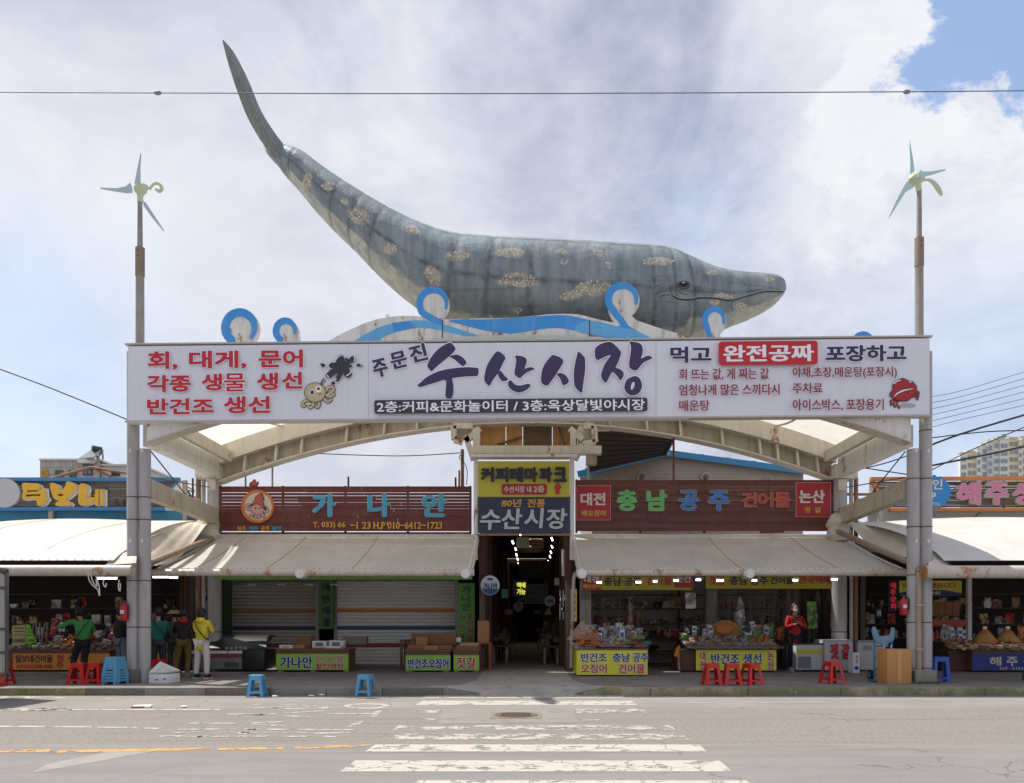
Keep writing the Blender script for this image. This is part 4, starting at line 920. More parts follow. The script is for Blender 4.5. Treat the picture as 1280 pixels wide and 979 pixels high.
# ================================================================== WIRES
wire = mt('wire_grey', '#56565c', .05, 3, .6); wirek = mt('wire_black', '#2c2c2e', .05, 3, .6)
sw = thing('span_wire', 'thin overhead wire crossing in front of the whale with two round fittings', 'wire', (0, 15, 11.4))
def span(pts, Y, r, mat, name='strand', parent=None, **k):
    if not isinstance(Y, (list, tuple)): Y = [Y] * len(pts)
    return MB().tube(catmull([W(p[0], p[1], y) for p, y in zip(pts, Y)], 8, False), r, 6).build(name, mat, parent, smooth=True, **k)
span([(-40, 115), (197, 116.3), (640, 117), (1133, 114.8), (1320, 113)], 15, .0095, mt('wire_pale', '#77767c', .05, 3, .5), parent=sw)
for px, py in ((197, 116.2), (1133.5, 114.8)): MB().ball(W(px, py, 15), (.075, .04, .04), 12, 8).build('fitting', mt('fitting_grey', '#8e8d92', .1, 5, .4), sw, smooth=True)
for i, (pts, Ys, l_) in enumerate((([(-40, 447), (60, 484), (165, 527)], 24, 'black wire sloping down behind the left gateway column'),
        ([(1140, 566), (1200, 543), (1290, 516)], 26, 'thick black cable rising steeply towards the right edge'), ([(1160, 583), (1230, 569), (1290, 556)], 27, 'lower black cable rising past the apartment block'),
        ([(1160, 590), (1220, 560), (1290, 530)], 29, 'thin black cable crossing in front of the apartment roof'), ([(1160, 548), (1230, 540), (1290, 538)], 28, 'thin nearly level wire beside the cables'),
        ([(1060, 590), (1110, 578), (1160, 560)], 26, 'black cable passing under the right end of the canopy'), ([(1060, 582), (1100, 588), (1160, 597)], 27, 'thin cable sagging behind the right column pair'))):
    span(pts, Ys, .034 if i in (1, 2) else .02, wirek, 'cable', label=l_, cat='cable')
for i in range(6): span([(1150, 500 + i * 8 - 2), (1200, 489 + i * 7.2), (1290, 470 - 8 + i * 8.5)], 34, .012, wire, 'cable', label=('topmost', 'second', 'third', 'fourth', 'fifth', 'lowest')[i] + ' of six thin parallel grey wires rising to the right edge', cat='cable', group='thin parallel grey wires at the right')
span([(395, 567), (500, 570), (578, 566)], 26, .016, wirek, 'cable', label='thin black wire running level above the dark red slat sign', cat='cable')
# ================================================================== SHOP BUILDINGS (shells, awnings, signs)
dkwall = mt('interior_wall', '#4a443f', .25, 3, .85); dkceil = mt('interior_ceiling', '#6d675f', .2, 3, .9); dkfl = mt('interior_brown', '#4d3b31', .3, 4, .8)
greyw = mt('grey_render', '#8b8782', .12, 3, .8, dirt=.4); roofm = mt('flat_roof', '#8f8c86', .1, 3, .8, dirt=.4)
rustpipe = M('awning_pipe', '#c4bcae', .08, 5, .45, dirt=.25, rust=.5, rustcol=(.38, .17, .06), dirtcol=(.3, .2, .12))
awn = fabric_mat('awning_fabric', '#f7f3ec', .55, .26, (.68, .57, .42), (5, .8, 1)); awn2 = fabric_mat('awning_fabric_clean', '#d6cfc3', .18, .3, (.42, .34, .24), (3, .7, 1))
tent = fabric_mat('tent_fabric', '#efece5', .35, .15, (.5, .42, .3), (3, .6, 1)); oldt = fabric_mat('old_canvas', '#ddd4c4', .15, .55, (.42, .36, .27), (3, 2, 3))
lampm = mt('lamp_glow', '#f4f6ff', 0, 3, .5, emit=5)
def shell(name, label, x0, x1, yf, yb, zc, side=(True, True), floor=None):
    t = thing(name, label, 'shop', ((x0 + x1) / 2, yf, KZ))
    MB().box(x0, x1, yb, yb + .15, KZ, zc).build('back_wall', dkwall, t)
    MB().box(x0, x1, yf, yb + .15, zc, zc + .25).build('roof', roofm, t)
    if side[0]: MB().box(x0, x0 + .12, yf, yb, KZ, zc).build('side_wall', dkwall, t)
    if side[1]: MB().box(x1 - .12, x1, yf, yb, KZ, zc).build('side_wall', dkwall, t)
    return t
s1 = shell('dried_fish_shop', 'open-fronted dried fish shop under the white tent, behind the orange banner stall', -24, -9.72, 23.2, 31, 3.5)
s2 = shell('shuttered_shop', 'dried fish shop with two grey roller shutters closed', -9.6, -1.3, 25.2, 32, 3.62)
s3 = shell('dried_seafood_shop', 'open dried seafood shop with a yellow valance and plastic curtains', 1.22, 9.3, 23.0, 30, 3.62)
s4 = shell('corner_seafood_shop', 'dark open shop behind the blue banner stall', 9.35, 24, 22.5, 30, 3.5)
# soffits between the building fronts and the awnings
MB().box(-8.7, -1.3, 22.75, 25.2, 3.62, 3.8).build('soffit', dkceil, s2)
# ---- awnings
def awning(label, xf0, xf1, xr0, xr1, seam, capx):
    t = thing('awning', label, 'awning', ((xf0 + xf1) / 2, 19.5, 2.75))
    zf, zr = 2.83, 3.93; YF, YR = 19.55, 22.62
    def fn(u, v):
        a = xf0 + (xf1 - xf0) * u; c = xr0 + (xr1 - xr0) * u
        return (a + (c - a) * v, YF + (YR - YF) * v, zf + (zr - zf) * v - .05 * math.sin(math.pi * v) + .012 * math.sin(u * 37) * math.sin(math.pi * v))
    MB().grid(fn, 46, 10, thick=.006).build('canopy', awn, t, smooth=True)
    MB().tube([(xf0 - .05, YF - .05, 2.74), (xf1 + .05, YF - .05, 2.74)], .085, 14).build('front_pipe', rustpipe, t, smooth=True)
    for px in capx: MB().cyl((GX(px, 19.4), 19.2, 2.70), (GX(px, 19.4), 19.62, 2.70), .115, None, 16).build('pipe_cap', creamw, t, bevel=.02)
    MB().tube([(xf0 + .02, YF, zf + .01), (xf1 - .02, YF, zf + .01)], .015, 5).build('hem', creamw, t)
    for u in [i / 60 for i in range(61)]: pass
    MB().box(xr0, xr1, 22.62, 22.72, 3.88, 4.02).build('wall_flashing', oldt, t, bevel=.03)
    for u in seam:
        MB().tube([Vector(fn(u, v / 6)) + Vector((0, 0, .006)) for v in range(7)], .008, 4).build('seam', mt('seam_tan', '#a58c5f', .1, 5), t)
    for u in (.01, .99):
        MB().tube([Vector(fn(u, v / 6)) + Vector((0, 0, .01)) for v in range(7)], .03, 6).build('edge_roll', creamw, t, smooth=True)
    for u in [k / 6 for k in range(7)]:
        MB().tube([Vector(fn(u, v / 6)) - Vector((0, 0, .05)) for v in range(7)], .022, 6).build('rafter', cream, t)
    return t
aw1 = awning('rust-streaked cream awning over the shuttered shop', -9.15, -1.38, -8.9, -1.42, (.12, .35, .62), (377, 582.5))
aw2 = awning('cream awning over the open dried seafood shop', 1.20, 9.2, 1.2, 8.95, (.5, .8), (727, 935))
# bead line under the fabric: lace eyelets
for t_, x0, x1 in ((aw1, -9.1, -1.4), (aw2, 1.2, 9.2)):
    b = MB()
    x = x0
    while x < x1: b.ball((x, 19.50, 2.845), .012, 5, 3); x += .16
    b.build('eyelets', mt('dark_cable', '#4a4744'), t_, kind='stuff')
# dark strip beneath the brown signs
def lamps(parent_label, pts, Y):
    for i, (px, py, w) in enumerate(pts):
        t = thing('tube_lamp', parent_label(i), 'lamp', tuple(W(px, py, Y)), 'lit lamps under the awnings')
        p = W(px, py, Y); MB().box(p.x - w / 2 - .03, p.x + w / 2 + .03, p.y - .05, p.y + .05, p.z + .03, p.z + .07).build('housing', cream, t)
        MB().cyl((p.x - w / 2, p.y, p.z), (p.x + w / 2, p.y, p.z), .02, None, 8).build('bulb', lampm, t, smooth=True)
ords = ['first', 'second', 'third', 'fourth', 'fifth', 'sixth', 'seventh', 'eighth', 'ninth']
lamps(lambda i: f'{ords[i]} lit tube lamp from the alley under the right awning', [(749, 728.5, .12), (798, 728, .13), (819, 727, .10), (845, 726, .12), (873, 725, .12), (900, 726, .17), (943, 726, .12), (994, 725.5, .13), (1043, 724.5, .15)], 20.4)
lamps(lambda i: ['long lit tube under the left tent beside the column', 'lit tube lamp just right of the left gateway column', 'dim tube at the left end of the shutters'][i], [(134, 723, .5), (201, 721.5, .4), (217, 722, .2)], 20.6)
# ---- side tents
def tentm(label, xa, xb, arcs, zfr, mat, cut=None, px_rear=None):
    t = thing('market_tent', label, 'tent', ((xa + xb) / 2, 18, 2.9))
    def fn(u, v):
        x = xa + (xb - xa) * u; zr = arcs(x)
        return (x, 18.0 + 4.6 * v, zfr + (zr - zfr) * (v ** .8) + .10 * math.sin(math.pi * v))
    MB().grid(fn, 60, 14, thick=.01).build('canopy', mat, t, smooth=True)
    return t, fn
def arcL(x):
    # big arch centred near -12.9, small saddle at the left and a slumped shoulder near the column
    z = 4.46 - .018 * (x + 12.85) ** 2 * (1.0 if x < -12.85 else .9) - .005
    if x < -14.9: z = 4.34 - .12 * abs(x + 15.1) if x > -15.1 else 4.3 - .03 * (x + 15.1) ** 2
    return z
tl, fnl = tentm('bright white arched tent canopy left of the gateway', -20.5, -9.35, arcL, 2.93, tent)
for x in (-17.5, -15.3, -13.6, -11.2): 
    u = (x + 20.5) / 11.15; MB().tube([Vector(fnl(u + .03 * v / 8, v / 8)) + Vector((0, 0, .004)) for v in range(9)], .01, 4).build('seam', mt('seam_cream', '#cfc6b2'), tl)
MB().cyl((-20, 17.9, 2.69), (-8.87, 17.9, 2.69), .125, None, 18).build('front_pipe', rustpipe, tl, smooth=True)
MB().cyl((-8.885, 17.9, 2.69), (-8.86, 17.9, 2.69), .13, None, 18).build('pipe_end_plate', tan, tl)
b = MB(); x = -14
while x < -9.2: b.ball((x, 17.98, 2.935), .014, 5, 3); x += .2
b.build('eyelets', mt('dark_cable', '#4a4744'), tl, kind='stuff')
# dirty canvas flap at the end of the tent in front of the column
def patchgrid(corners, n, mat, parent, name, sag=.05):
    A_, B__, C_, D_ = [Vector(c) for c in corners]
    def fn(u, v):
        p = A_.lerp(B__, u).lerp(D_.lerp(C_, u), v); s_ = math.sin(math.pi * u) * math.sin(math.pi * v)
        return p + Vector((0, 0, -sag * s_ + .012 * math.sin(u * 14 + v * 5) * s_))
    return MB().grid(fn, n, n, thick=.006).build(name, mat, parent, smooth=True)
patchgrid((W(132, 706, 17.97), W(170, 704, 17.9), W(171, 696, 18.0), W(152, 683, 19.2)), 10, oldt, tl, 'dirty_flap', -.05)
# canvas wing between column and building, left
w1 = thing('canvas_wing', 'soiled folded canvas between the left column pair and the inner column', 'canvas', (-9.3, 20, 3))
def wing(u, v, s=-1):
    x = (-9.45 + .55 * u) if s < 0 else (9.75 - .75 * u)
    return Vector((x + .0, 18.5 + 4.1 * v, 2.95 + 1.42 * v ** .75 + .16 * math.sin(math.pi * v) * (1 - u) - (.55 * u * math.sin(math.pi * min(1, v + .12)) if s < 0 else .45 * u * math.sin(math.pi * v)) + .018 * math.sin(u * 20 + v * 9)))
MB().grid(lambda u, v: wing(u, v), 12, 16, thick=.006).build('sheet', oldt, w1, smooth=True)
MB().grid(lambda u, v: Vector((-10.6 + 1.2 * u, 18.4 + 4.2 * v, 2.95 + (1.45 + .0 * u) * v ** .72 + .12 * math.sin(math.pi * v))), 10, 12, thick=.006).build('sheet', tent, w1, smooth=True)
# gutter pipes running down from the building to the columns, then down to the pavement
gut = M('downpipe_tan', '#a8987c', .12, 5, .55, dirt=.5, rust=.2)
def gutter(label, pts, low, kx):
    t = thing('gutter_pipe', label, 'drainpipe', (pts[0][0], pts[0][1], KZ))
    MB().tube(pts, .075, 12).build('slope_pipe', mt('pipe_brown', '#8c7b69', .15, 4, .5, dirt=.6, rust=.2), t, smooth=True)
    MB().tube(low, .062, 12).build('drop_pipe', gut, t, smooth=True)
    for z in (.9, 1.9): MB().box(low[-1][0] - .08, low[-1][0] + .08, low[-1][1] - .07, low[-1][1] + .07, z, z + .04).build('clip', steelp, t)
p0, p1 = W(265, 673, 22.3), W(190, 703, 18.6)
gutter('tan drainpipe running down beside the left gateway columns', [p0, p0.lerp(p1, .5), p1, p1 + Vector((-.08, -.05, -.12)), p1 + Vector((-.12, -.06, -.3))], [p1 + Vector((-.12, -.06, -.28)), Vector((p1.x - .12, p1.y - .06, .45)), Vector((p1.x - .15, p1.y - .1, .2))], 0)
p0, p1 = W(1046, 664, 22.3), W(1131, 701, 18.45)
gutter('tan drainpipe curving down in front of the right gateway columns', [p0, p0.lerp(p1, .5), p1, p1 + Vector((.13, -.15, -.08)), p1 + Vector((.17, -.3, -.3))], [p1 + Vector((.17, -.3, -.28)), Vector((p1.x + .17, p1.y - .3, 1.2)), Vector((p1.x + .17, p1.y - .3, .18))], 0)
# canvas wraps round the feet of the inner columns
for px, l_ in ((258, 'grubby white canvas bundled round the left inner column'), (1050, 'grubby white canvas bundled round the right inner column')):
    p = W(px, 660, 22.4); b = MB()
    b.lathe([(.30, -.32), (.36, -.2), (.30, 0), (.34, .12), (.26, .27), (.24, .38)], (p.x, p.y + .1, p.z - .02), 14)
    o = b.build('canvas_wrap', oldt, None, smooth=True, label=l_, cat='canvas')
    for v in o.data.vertices: v.co += Vector((random.uniform(-.04, .04), random.uniform(-.04, .04), random.uniform(-.04, .04)))
# right-hand tent
def arcR(x):
    return 4.50 - .013 * (x - 13.2) ** 2
tr, fnr = tentm('bright white tent canopy right of the gateway, partly shaded', 9.35, 21, arcR, 2.93, tent)
MB().cyl((8.86, 17.9, 2.66), (20, 17.9, 2.66), .145, None, 18).build('front_pipe', rustpipe, tr, smooth=True)
MB().cyl((8.83, 17.9, 2.66), (8.86, 17.9, 2.66), .15, None, 18).build('pipe_end_plate', mt('rusty_plate', '#a3764b', .25, 8, .8, rust=.6), tr)
patchgrid((W(1160, 709, 17.9), W(1189, 708, 17.95), W(1169, 681, 19.3), W(1164, 682, 19.0)), 8, mt('flap_canvas', '#d5cdbf', .08, 4, .7, dirt=.4), tr, 'dirty_flap', -.02)
MB().tube([W(1189, 708, 17.9), W(1178, 695, 18.4), W(1170, 681, 19.2)], .02, 5).build('lacing', mt('dark_cable', '#4a4744'), tr)
w2 = thing('canvas_wing', 'slack off-white canvas between the right inner column and outer columns', 'canvas', (9.3, 20, 3))
MB().grid(lambda u, v: wing(u, v, 1), 12, 16, thick=.006).build('sheet', oldt, w2, smooth=True)
MB().grid(lambda u, v: Vector((9.4 + .9 * u, 18.4 + 4.2 * v, 2.95 + 1.30 * v ** .72 + .12 * math.sin(math.pi * v))), 10, 12, thick=.006).build('sheet', mt('canvas_grey', '#c9c5bc', .08, 3, .7, dirt=.3), w2, smooth=True)
# ---- slatted name boards over the shops
def slatboard(label, x0, x1, y0, y1, Y, n, mats, missing, loc=None, name='slat_sign', rows=None):
    t = thing(name, label, 'shop sign', (GX((x0 + x1) / 2, Y), Y, GZ(y1, Y)))
    X0, X1, Z1, Z0 = GX(x0, Y), GX(x1, Y), GZ(y0, Y), GZ(y1, Y); h = (Z1 - Z0) / n
    for i in range(n):
        z = Z1 - h * (i + 1); cuts = [X0, X0 + (X1 - X0) * random.uniform(.2, .4), X0 + (X1 - X0) * random.uniform(.55, .85), X1]
        for a, c in zip(cuts, cuts[1:]):
            g_ = missing(i) * random.choice((0, .6, 1, 1.6))
            o = MB().box(a + .004, c - .004, Y + random.uniform(0, .008), Y + .03, z + g_, z + h - .001 if g_ == 0 else z + h - .004).build('slat', mats[(i * 2 + (1 if a > X0 else 0)) % len(mats)], t)
    for k in range(5):
        X = X0 + (X1 - X0) * (k + .02) / 4.04; MB().box(X - .03, X + .03, Y + .035, Y + .09, Z0 - .05, Z1 + .02).build('upright', mt('board_frame', '#3a2a24', .2, 5, .7), t)
    return t
br = [M('maroon_board' + c_, col, .12, 4, .5, dirt=.25, stretch=(.5, 1, 6), bump=.15) for c_, col in (('', '#63271f'), ('_b', '#5b231e'), ('_c', '#6a2b24'))]
br2 = [M('umber_board' + c_, col, .14, 4, .55, dirt=.25, stretch=(.5, 1, 6), bump=.15) for c_, col in (('', '#5e3129'), ('_b', '#532a24'), ('_c', '#65372e'))]
SGY = 22.6
gapf = lambda lim: (lambda i: (.009 if i in (1, 2, 3, 4) else .004 if i in (5, 6) else 0) if i < lim else 0)
n1_ = slatboard('dark red slatted sign with three blue raised letters and a round squid badge', 273, 589.5, 608, 664, SGY, 14, br, gapf(9))
MB().box(GX(276, SGY), GX(588, SGY), SGY + .05, SGY + .3, GZ(672, SGY), GZ(665, SGY)).build('under_truss', mt('rusty_truss', '#5b463a', .3, 9, .9, rust=.8, bump=.4), n1_)
tealf = mt('letter_teal', '#3f9cbd', .06, 4, .4); silv = mt('letter_silver', '#b9c1c4', .05, 4, .35); yelt = mt('letter_gold', '#cf9a3a', .06, 4, .5)
for ch, x0, x1 in (('가', 391, 420), ('나', 460, 488), ('안', 527, 559)): text(ch, (x0, 617.5, x1, 646.5), SGY, tealf, n1_, 'letter', off=.042, raised=.05, outline=(silv, .058))
for s_, x0, x1 in (('T. 033) 66', 391.5, 432), ('−1', 438, 447.5), ('23', 453, 463.5), ('H.P 010−6412−1723', 467, 553)): text(s_, (x0, 652.5, x1, 661.5), SGY, yelt, n1_, off=.03, raised=.02)
for s_, x0, m_ in (('청주', 296.5, yelt), ('대전', 311.5, tealf), ('공주', 326, yelt), ('제천', 340, tealf)): text(s_, (x0, 658, x0 + 11.5, 664), SGY, m_, n1_, off=.03, raised=.01)
flat(ell(322.6, 633.3, 20.5, 20.8, 36), SGY, mt('badge_orange', '#c9703a', .05, 4, .5), n1_, 'badge_ring', depth=.06, off=0)
flat(ell(322.6, 633.3, 17, 17.3, 36), SGY - .062, mt('badge_cream', '#ccc6b0', .05, 4, .5), n1_, 'badge_face', depth=.004, off=0)
BY = SGY - .07
def Bd(x, y): return (280 + x / 12.24, 600 + y / 12.24)
sq1 = mt('squid_red', '#b8524e', .05, 5, .5); sq2 = mt('squid_pink', '#c99a92', .05, 5, .5); ol = mt('print_outline', '#2b2a30')
def bflat(pts, mat, name, k=3): return flat([Bd(*p) for p in pts], BY, mat, n1_, name, t=.0005, smooth=k)
for q in ([(450, 430), (400, 455), (350, 430), (360, 385), (400, 390)], [(590, 440), (630, 490), (670, 470), (650, 430)], [(460, 480), (430, 540), (405, 545)], [(500, 490), (490, 565), (470, 570)], [(530, 490), (540, 565), (520, 570)], [(570, 480), (600, 550), (615, 560)]):
    flat(ribbon([Bd(*p) for p in q], 46 / 12.24), BY, ol, n1_, 'badge_outline', t=.0005)
    flat(ribbon([Bd(*p) for p in q], 32 / 12.24), BY, sq2, n1_, 'badge_squid_arm', t=.0005)
bflat([(440, 400), (520, 370), (600, 410), (600, 480), (560, 520), (470, 515), (430, 470)], sq2, 'badge_squid_face')
bflat([(400, 395), (440, 350), (480, 290), (480, 265), (580, 200), (600, 240), (625, 295), (605, 320), (620, 380), (660, 440), (600, 440), (560, 395), (500, 375), (440, 400)], ol, 'badge_outline')
bflat([(420, 390), (450, 345), (490, 290), (495, 270), (573, 218), (590, 250), (608, 292), (590, 320), (610, 380), (635, 425), (600, 420), (560, 385), (500, 365), (440, 385)], sq1, 'badge_squid_hood')
for x in (490, 550): flat(ell(*Bd(x, 435), 1, 1.2, 8), BY, ol, n1_, 'badge_squid_eye', t=.0005)
rd = thing('roof_ornament', 'small red squid figure perched on top of the dark red sign', 'ornament', tuple(W(318, 608, 22.7)))
MB().ball(W(317, 606, 22.7), (.13, .08, .1), 10, 7).ball(W(318, 602.5, 22.7), (.06, .05, .08), 8, 6).ball(W(322.5, 604, 22.7), (.03, .03, .06), 6, 5).ball(W(313.5, 604.5, 22.7), (.03, .03, .05), 6, 5).build('figure', mt('ornament_red', '#b5493a', .15, 9, .5), rd, smooth=True)
n2_ = slatboard('brown slatted sign with green, blue and red raised letters', 719, 1043, 600, 664, SGY, 15, br2, lambda i: (.008 if i in (1, 3, 5, 6) else .004 if i in (2, 4, 8) else 0))
grn = mt('letter_green', '#62b26a', .06, 4, .4); blu = mt('letter_blue', '#3c74bf', .06, 4, .4); crm = mt('letter_cream', '#c8bc9c', .05, 4, .4); rdl = mt('letter_red', '#b83c38', .06, 4, .4)
for ch, x0, x1, m_ in (('충', 771, 796, grn), ('남', 808, 833.5, grn), ('공', 848, 873, blu), ('주', 885, 911, blu)): text(ch, (x0, 613, x1, 639), SGY, m_, n2_, 'letter', off=.045, raised=.05, outline=(crm, .062))
for ch, x0, x1 in (('건', 926.5, 946), ('어', 947.5, 966), ('물', 968, 987.5)): text(ch, (x0, 616, x1, 634), SGY, rdl, n2_, 'letter', off=.03, raised=.04, outline=(crm, .05))
def panel(x0, y0, x1, y1, Y, mat, parent, name='panel', d=.05, edge=None):
    if edge: flat([(x0 - .8, y0 - .8), (x1 + .8, y0 - .8), (x1 + .8, y1 + .8), (x0 - .8, y1 + .8)], Y, edge, parent, name + '_edge', off=0, depth=d - .006)
    return flat([(x0, y0), (x1, y0), (x1, y1), (x0, y1)], Y, mat, parent, name, off=0, depth=d)
pink = mt('panel_edge', '#c08a86', .05, 5, .5); rpan = mt('panel_red', '#a01f27', .06, 3, .4)
panel(720.8, 608, 762.5, 650, SGY, rpan, n2_, edge=pink); panel(995, 604, 1037, 646, SGY, rpan, n2_, edge=pink)
LY = SGY - .055; cw = mt('letter_white', '#cfcac3', .04, 4, .4); cy = mt('letter_yellow', '#d2b23c', .05, 4, .4)
text('대전', (725.5, 616, 757, 632), LY, cw, n2_, off=.04); text('배오징어', (727, 638, 757, 645.5), LY, cy, n2_, off=.02)
text('논산', (998.5, 612.5, 1031, 629), LY, cw, n2_, off=.04); text('젓', (1005.5, 634, 1013, 641.5), LY, cy, n2_, off=.02); text('갈', (1018, 634, 1026, 641.5), LY, cy, n2_, off=.02)
# broken slat hanging at the lower edge
MB().beam(W(950, 665, 22.55), W(980, 664, 22.52), .02, .09).build('broken_slat', br2[0], n2_)
# ---- arcade sign
ar = thing('arcade_sign', 'yellow and navy sign board above the arcade entrance', 'sign', (GX(655, PY), PY, GZ(668, PY)))
ARY = PY + .02
yb = mt('sign_yellow', '#bcb43a', .06, 2, .4); nvb = M('sign_navy', '#27304a', .15, 1.5, .4)
panel(597.5, 577, 712, 621.6, ARY, yb, ar, 'yellow_panel'); panel(597.5, 622, 712, 666.5, ARY, nvb, ar, 'navy_panel')
pbox(596, 713, 667, 669.5, ARY - .06, .12, mt('rusty_rail', '#8f7866', .2, 8, .7, rust=.6), 'bottom_rail', ar)
AY = ARY - .05; kk = mt('letter_navy', '#20263e', .06, 4, .4)
for i, ch in enumerate('커피테마파크'): text(ch, (601 + i * 18.2, 584.5, 617.5 + i * 18.2, 603), AY, kk, ar, 'letter', off=.05, raised=.07)
flat(rrect(627, 605.2, 683.5, 618.5, 3), AY, rpan, ar, 'red_pill'); text('수산시장 내', (630, 607.5, 664, 615.8), AY, cw, ar, off=.02); text('2층', (667, 607, 680.5, 616), AY, cw, ar, off=.03)
flat([(697.5, 603), (702.5, 610.5), (699.7, 610.5), (699.7, 618), (694.3, 618), (694.3, 610.5), (691.8, 610.5)], AY, mt('print_red', '#b92a33'), ar, 'arrow')
text('80년', (626.5, 624, 652, 634), AY, yelt, ar, off=.035, shear=.12); text('전통', (659, 624, 681.5, 634.5), AY, yelt, ar, off=.035, shear=.12)
sv = mt('letter_chrome', '#aeb4b4', .1, 3, .3, .2)
for ch, x0, x1, y0, y1 in (('수', 600, 626, 637.5, 663), ('산', 627, 653, 636, 662), ('시', 655, 680, 635.5, 661), ('장', 683, 709, 636, 662)): text(ch, (x0, y0, x1, y1), AY, sv, ar, 'letter', off=.03, raised=.05, shear=.08)
cm = thing('security_camera', 'small dark dome camera with a glowing white lens below the arcade sign', 'camera', tuple(W(650.5, 669, 22.1)))
MB().ball(W(650.5, 669.5, 22.0), (.06, .06, .05), 10, 7).build('dome', mt('camera_black', '#1e1c1c', .1, 4, .3), cm, smooth=True); MB().ball(W(650.5, 668.8, 21.94), .022, 8, 6).build('lens', lampm, cm)  # lens is no lamp but glows with the lamp material
# ---- house with blue verge boards behind the right sign
hb = thing('clapboard_building', 'beige clapboard gable building with bright blue verge boards behind the brown sign', 'building', (GX(870, 27), 27, KZ))
sid = M('beige_siding', '#b5a89b', .06, 3, .6, dirt=.2); BYY = 27
gz = lambda px: (588 - (px - 735) * 22 / 97) if px < 832 else (566 + (px - 832) * 22 / 172)
n = 12; z1 = GZ(568, BYY); z0 = GZ(618, BYY); 
for i in range(n):
    ya, yb_ = 568 + 50 / n * i, 568 + 50 / n * (i + 1)
    xa = 832 - max(0, (yb_ - 566)) * 97 / 22; xb = 832 + max(0, (yb_ - 566)) * 172 / 22; xa, xb = max(xa, 725), min(xb, 1004)
    A_, Bq = W(xa, yb_, BYY), W(xb, yb_, BYY); zt = GZ(ya, BYY)
    MB().add([(A_.x, BYY - .02, A_.z), (Bq.x, BYY - .02, A_.z), (Bq.x, BYY, zt + .01), (A_.x, BYY, zt + .01), (A_.x, BYY + .03, A_.z), (Bq.x, BYY + .03, A_.z)], [(0, 1, 2, 3), (0, 4, 5, 1)]).build('clapboard', sid, hb)
MB().box(GX(740, BYY), GX(1004, BYY), BYY + .03, 33, KZ, GZ(590, BYY)).build('wall', sid, hb)
bv = M('verge_blue', '#3a8dbb', .08, 2, .45, dirt=.2)
for a, c, nm in (((722, 593), (834, 566), 'verge_board'), ((830, 566), (1012, 590), 'verge_board')):
    MB().beam(W(*a, BYY - .25), W(*c, BYY - .25), .06, .20).build(nm, bv, hb)
for (a, c) in (((740, 590), (834, 566)), ((834, 566), (1010, 590))):
    p, q = W(*a, BYY - .28), W(*c, BYY - .28); MB().add([p + Vector((0, 0, .1)), q + Vector((0, 0, .1)), q + Vector((0, 6, .1)), p + Vector((0, 6, .1)), p + Vector((0, 0, .04)), q + Vector((0, 0, .04)), q + Vector((0, 6, .04)), p + Vector((0, 6, .04))], [(0, 1, 2, 3), (7, 6, 5, 4)]).build('roof', bv, hb)
MB().cyl(W(834, 566, BYY - .3), W(834, 569, BYY - .5), .05, None, 8).build('finial', cream, hb)
for px, l_ in ((802.5, 'round white wall vent with a dark centre, the left of two on the beige gable'), (882, 'round white wall vent with a dark centre, the right of two on the beige gable')):
    v_ = thing('wall_vent', l_, 'vent', tuple(W(px, 597, BYY - .1)), 'round vents on the clapboard gable')
    p = W(px, 596.5, BYY - .05); b = MB()
    b.cyl(p + Vector((0, .03, 0)), p + Vector((0, -.06, 0)), .19, .17, 20); b.build('plate', mt('vent_white', '#bdb6ac', .05, 5, .6), v_, smooth=True)
    MB().ball(p + Vector((0, -.09, .0)), (.10, .08, .10), 12, 8).build('hood', mt('vent_hood', '#77706a', .15, 8, .5), v_, smooth=True)
# arcade roof: dark corrugated underside swept over the lane, seen right of the portal
rf = thing('arcade_roof', 'dark corrugated arcade roof with a blue edge above the right shop', 'roof', (2, 24, 6.8))
cor = mt('dark_corrugated', '#433a35', .2, 3, .8, dirt=.3)
def rp(a, Y): return W(a[0], a[1], Y)
A_, Bq, Cq, Dq = rp((728, 536), 23.2), rp((842, 548), 23.2), rp((832, 568), 26.6), rp((735, 590), 26.6)
for i in range(14):
    u0, u1 = i / 14, (i + 1) / 14
    p = [A_.lerp(Dq, u0), Bq.lerp(Cq, u0), Bq.lerp(Cq, u1), A_.lerp(Dq, u1)]; dn = Vector((0, 0, -.03 if i % 2 else 0))
    MB().add([q + dn for q in p] + [q + dn + Vector((0, 0, .04)) for q in p], [(3, 2, 1, 0), (4, 5, 6, 7), (0, 1, 5, 4), (2, 3, 7, 6), (1, 2, 6, 5), (3, 0, 4, 7)]).build('sheet', cor, rf)
MB().beam(Bq, Cq, .04, .16).build('edge_trim', bv, rf)
MB().beam(rp((733, 538), 23.1), rp((762, 538), 23.1), .05, .05).build('strip', creamw, rf)
MB().cyl((GX(842, 22.75), 22.75, GZ(608, 22.75)), (GX(842, 22.75), 22.75, GZ(546, 22.75)), .032, None, 8).build('thin_post', mt('post_maroon', '#5a2a24', .2, 6, .6), None, label='thin dark red post rising behind the brown sign to the arch', cat='post')
MB().cyl((GX(735.5, 22.6), 22.6, GZ(600, 22.6)), (GX(735.5, 22.6), 22.6, GZ(565, 22.6)), .025, None, 8).build('thin_post', steelp, None, label='thin grey hanger below the portal beam end', cat='post')
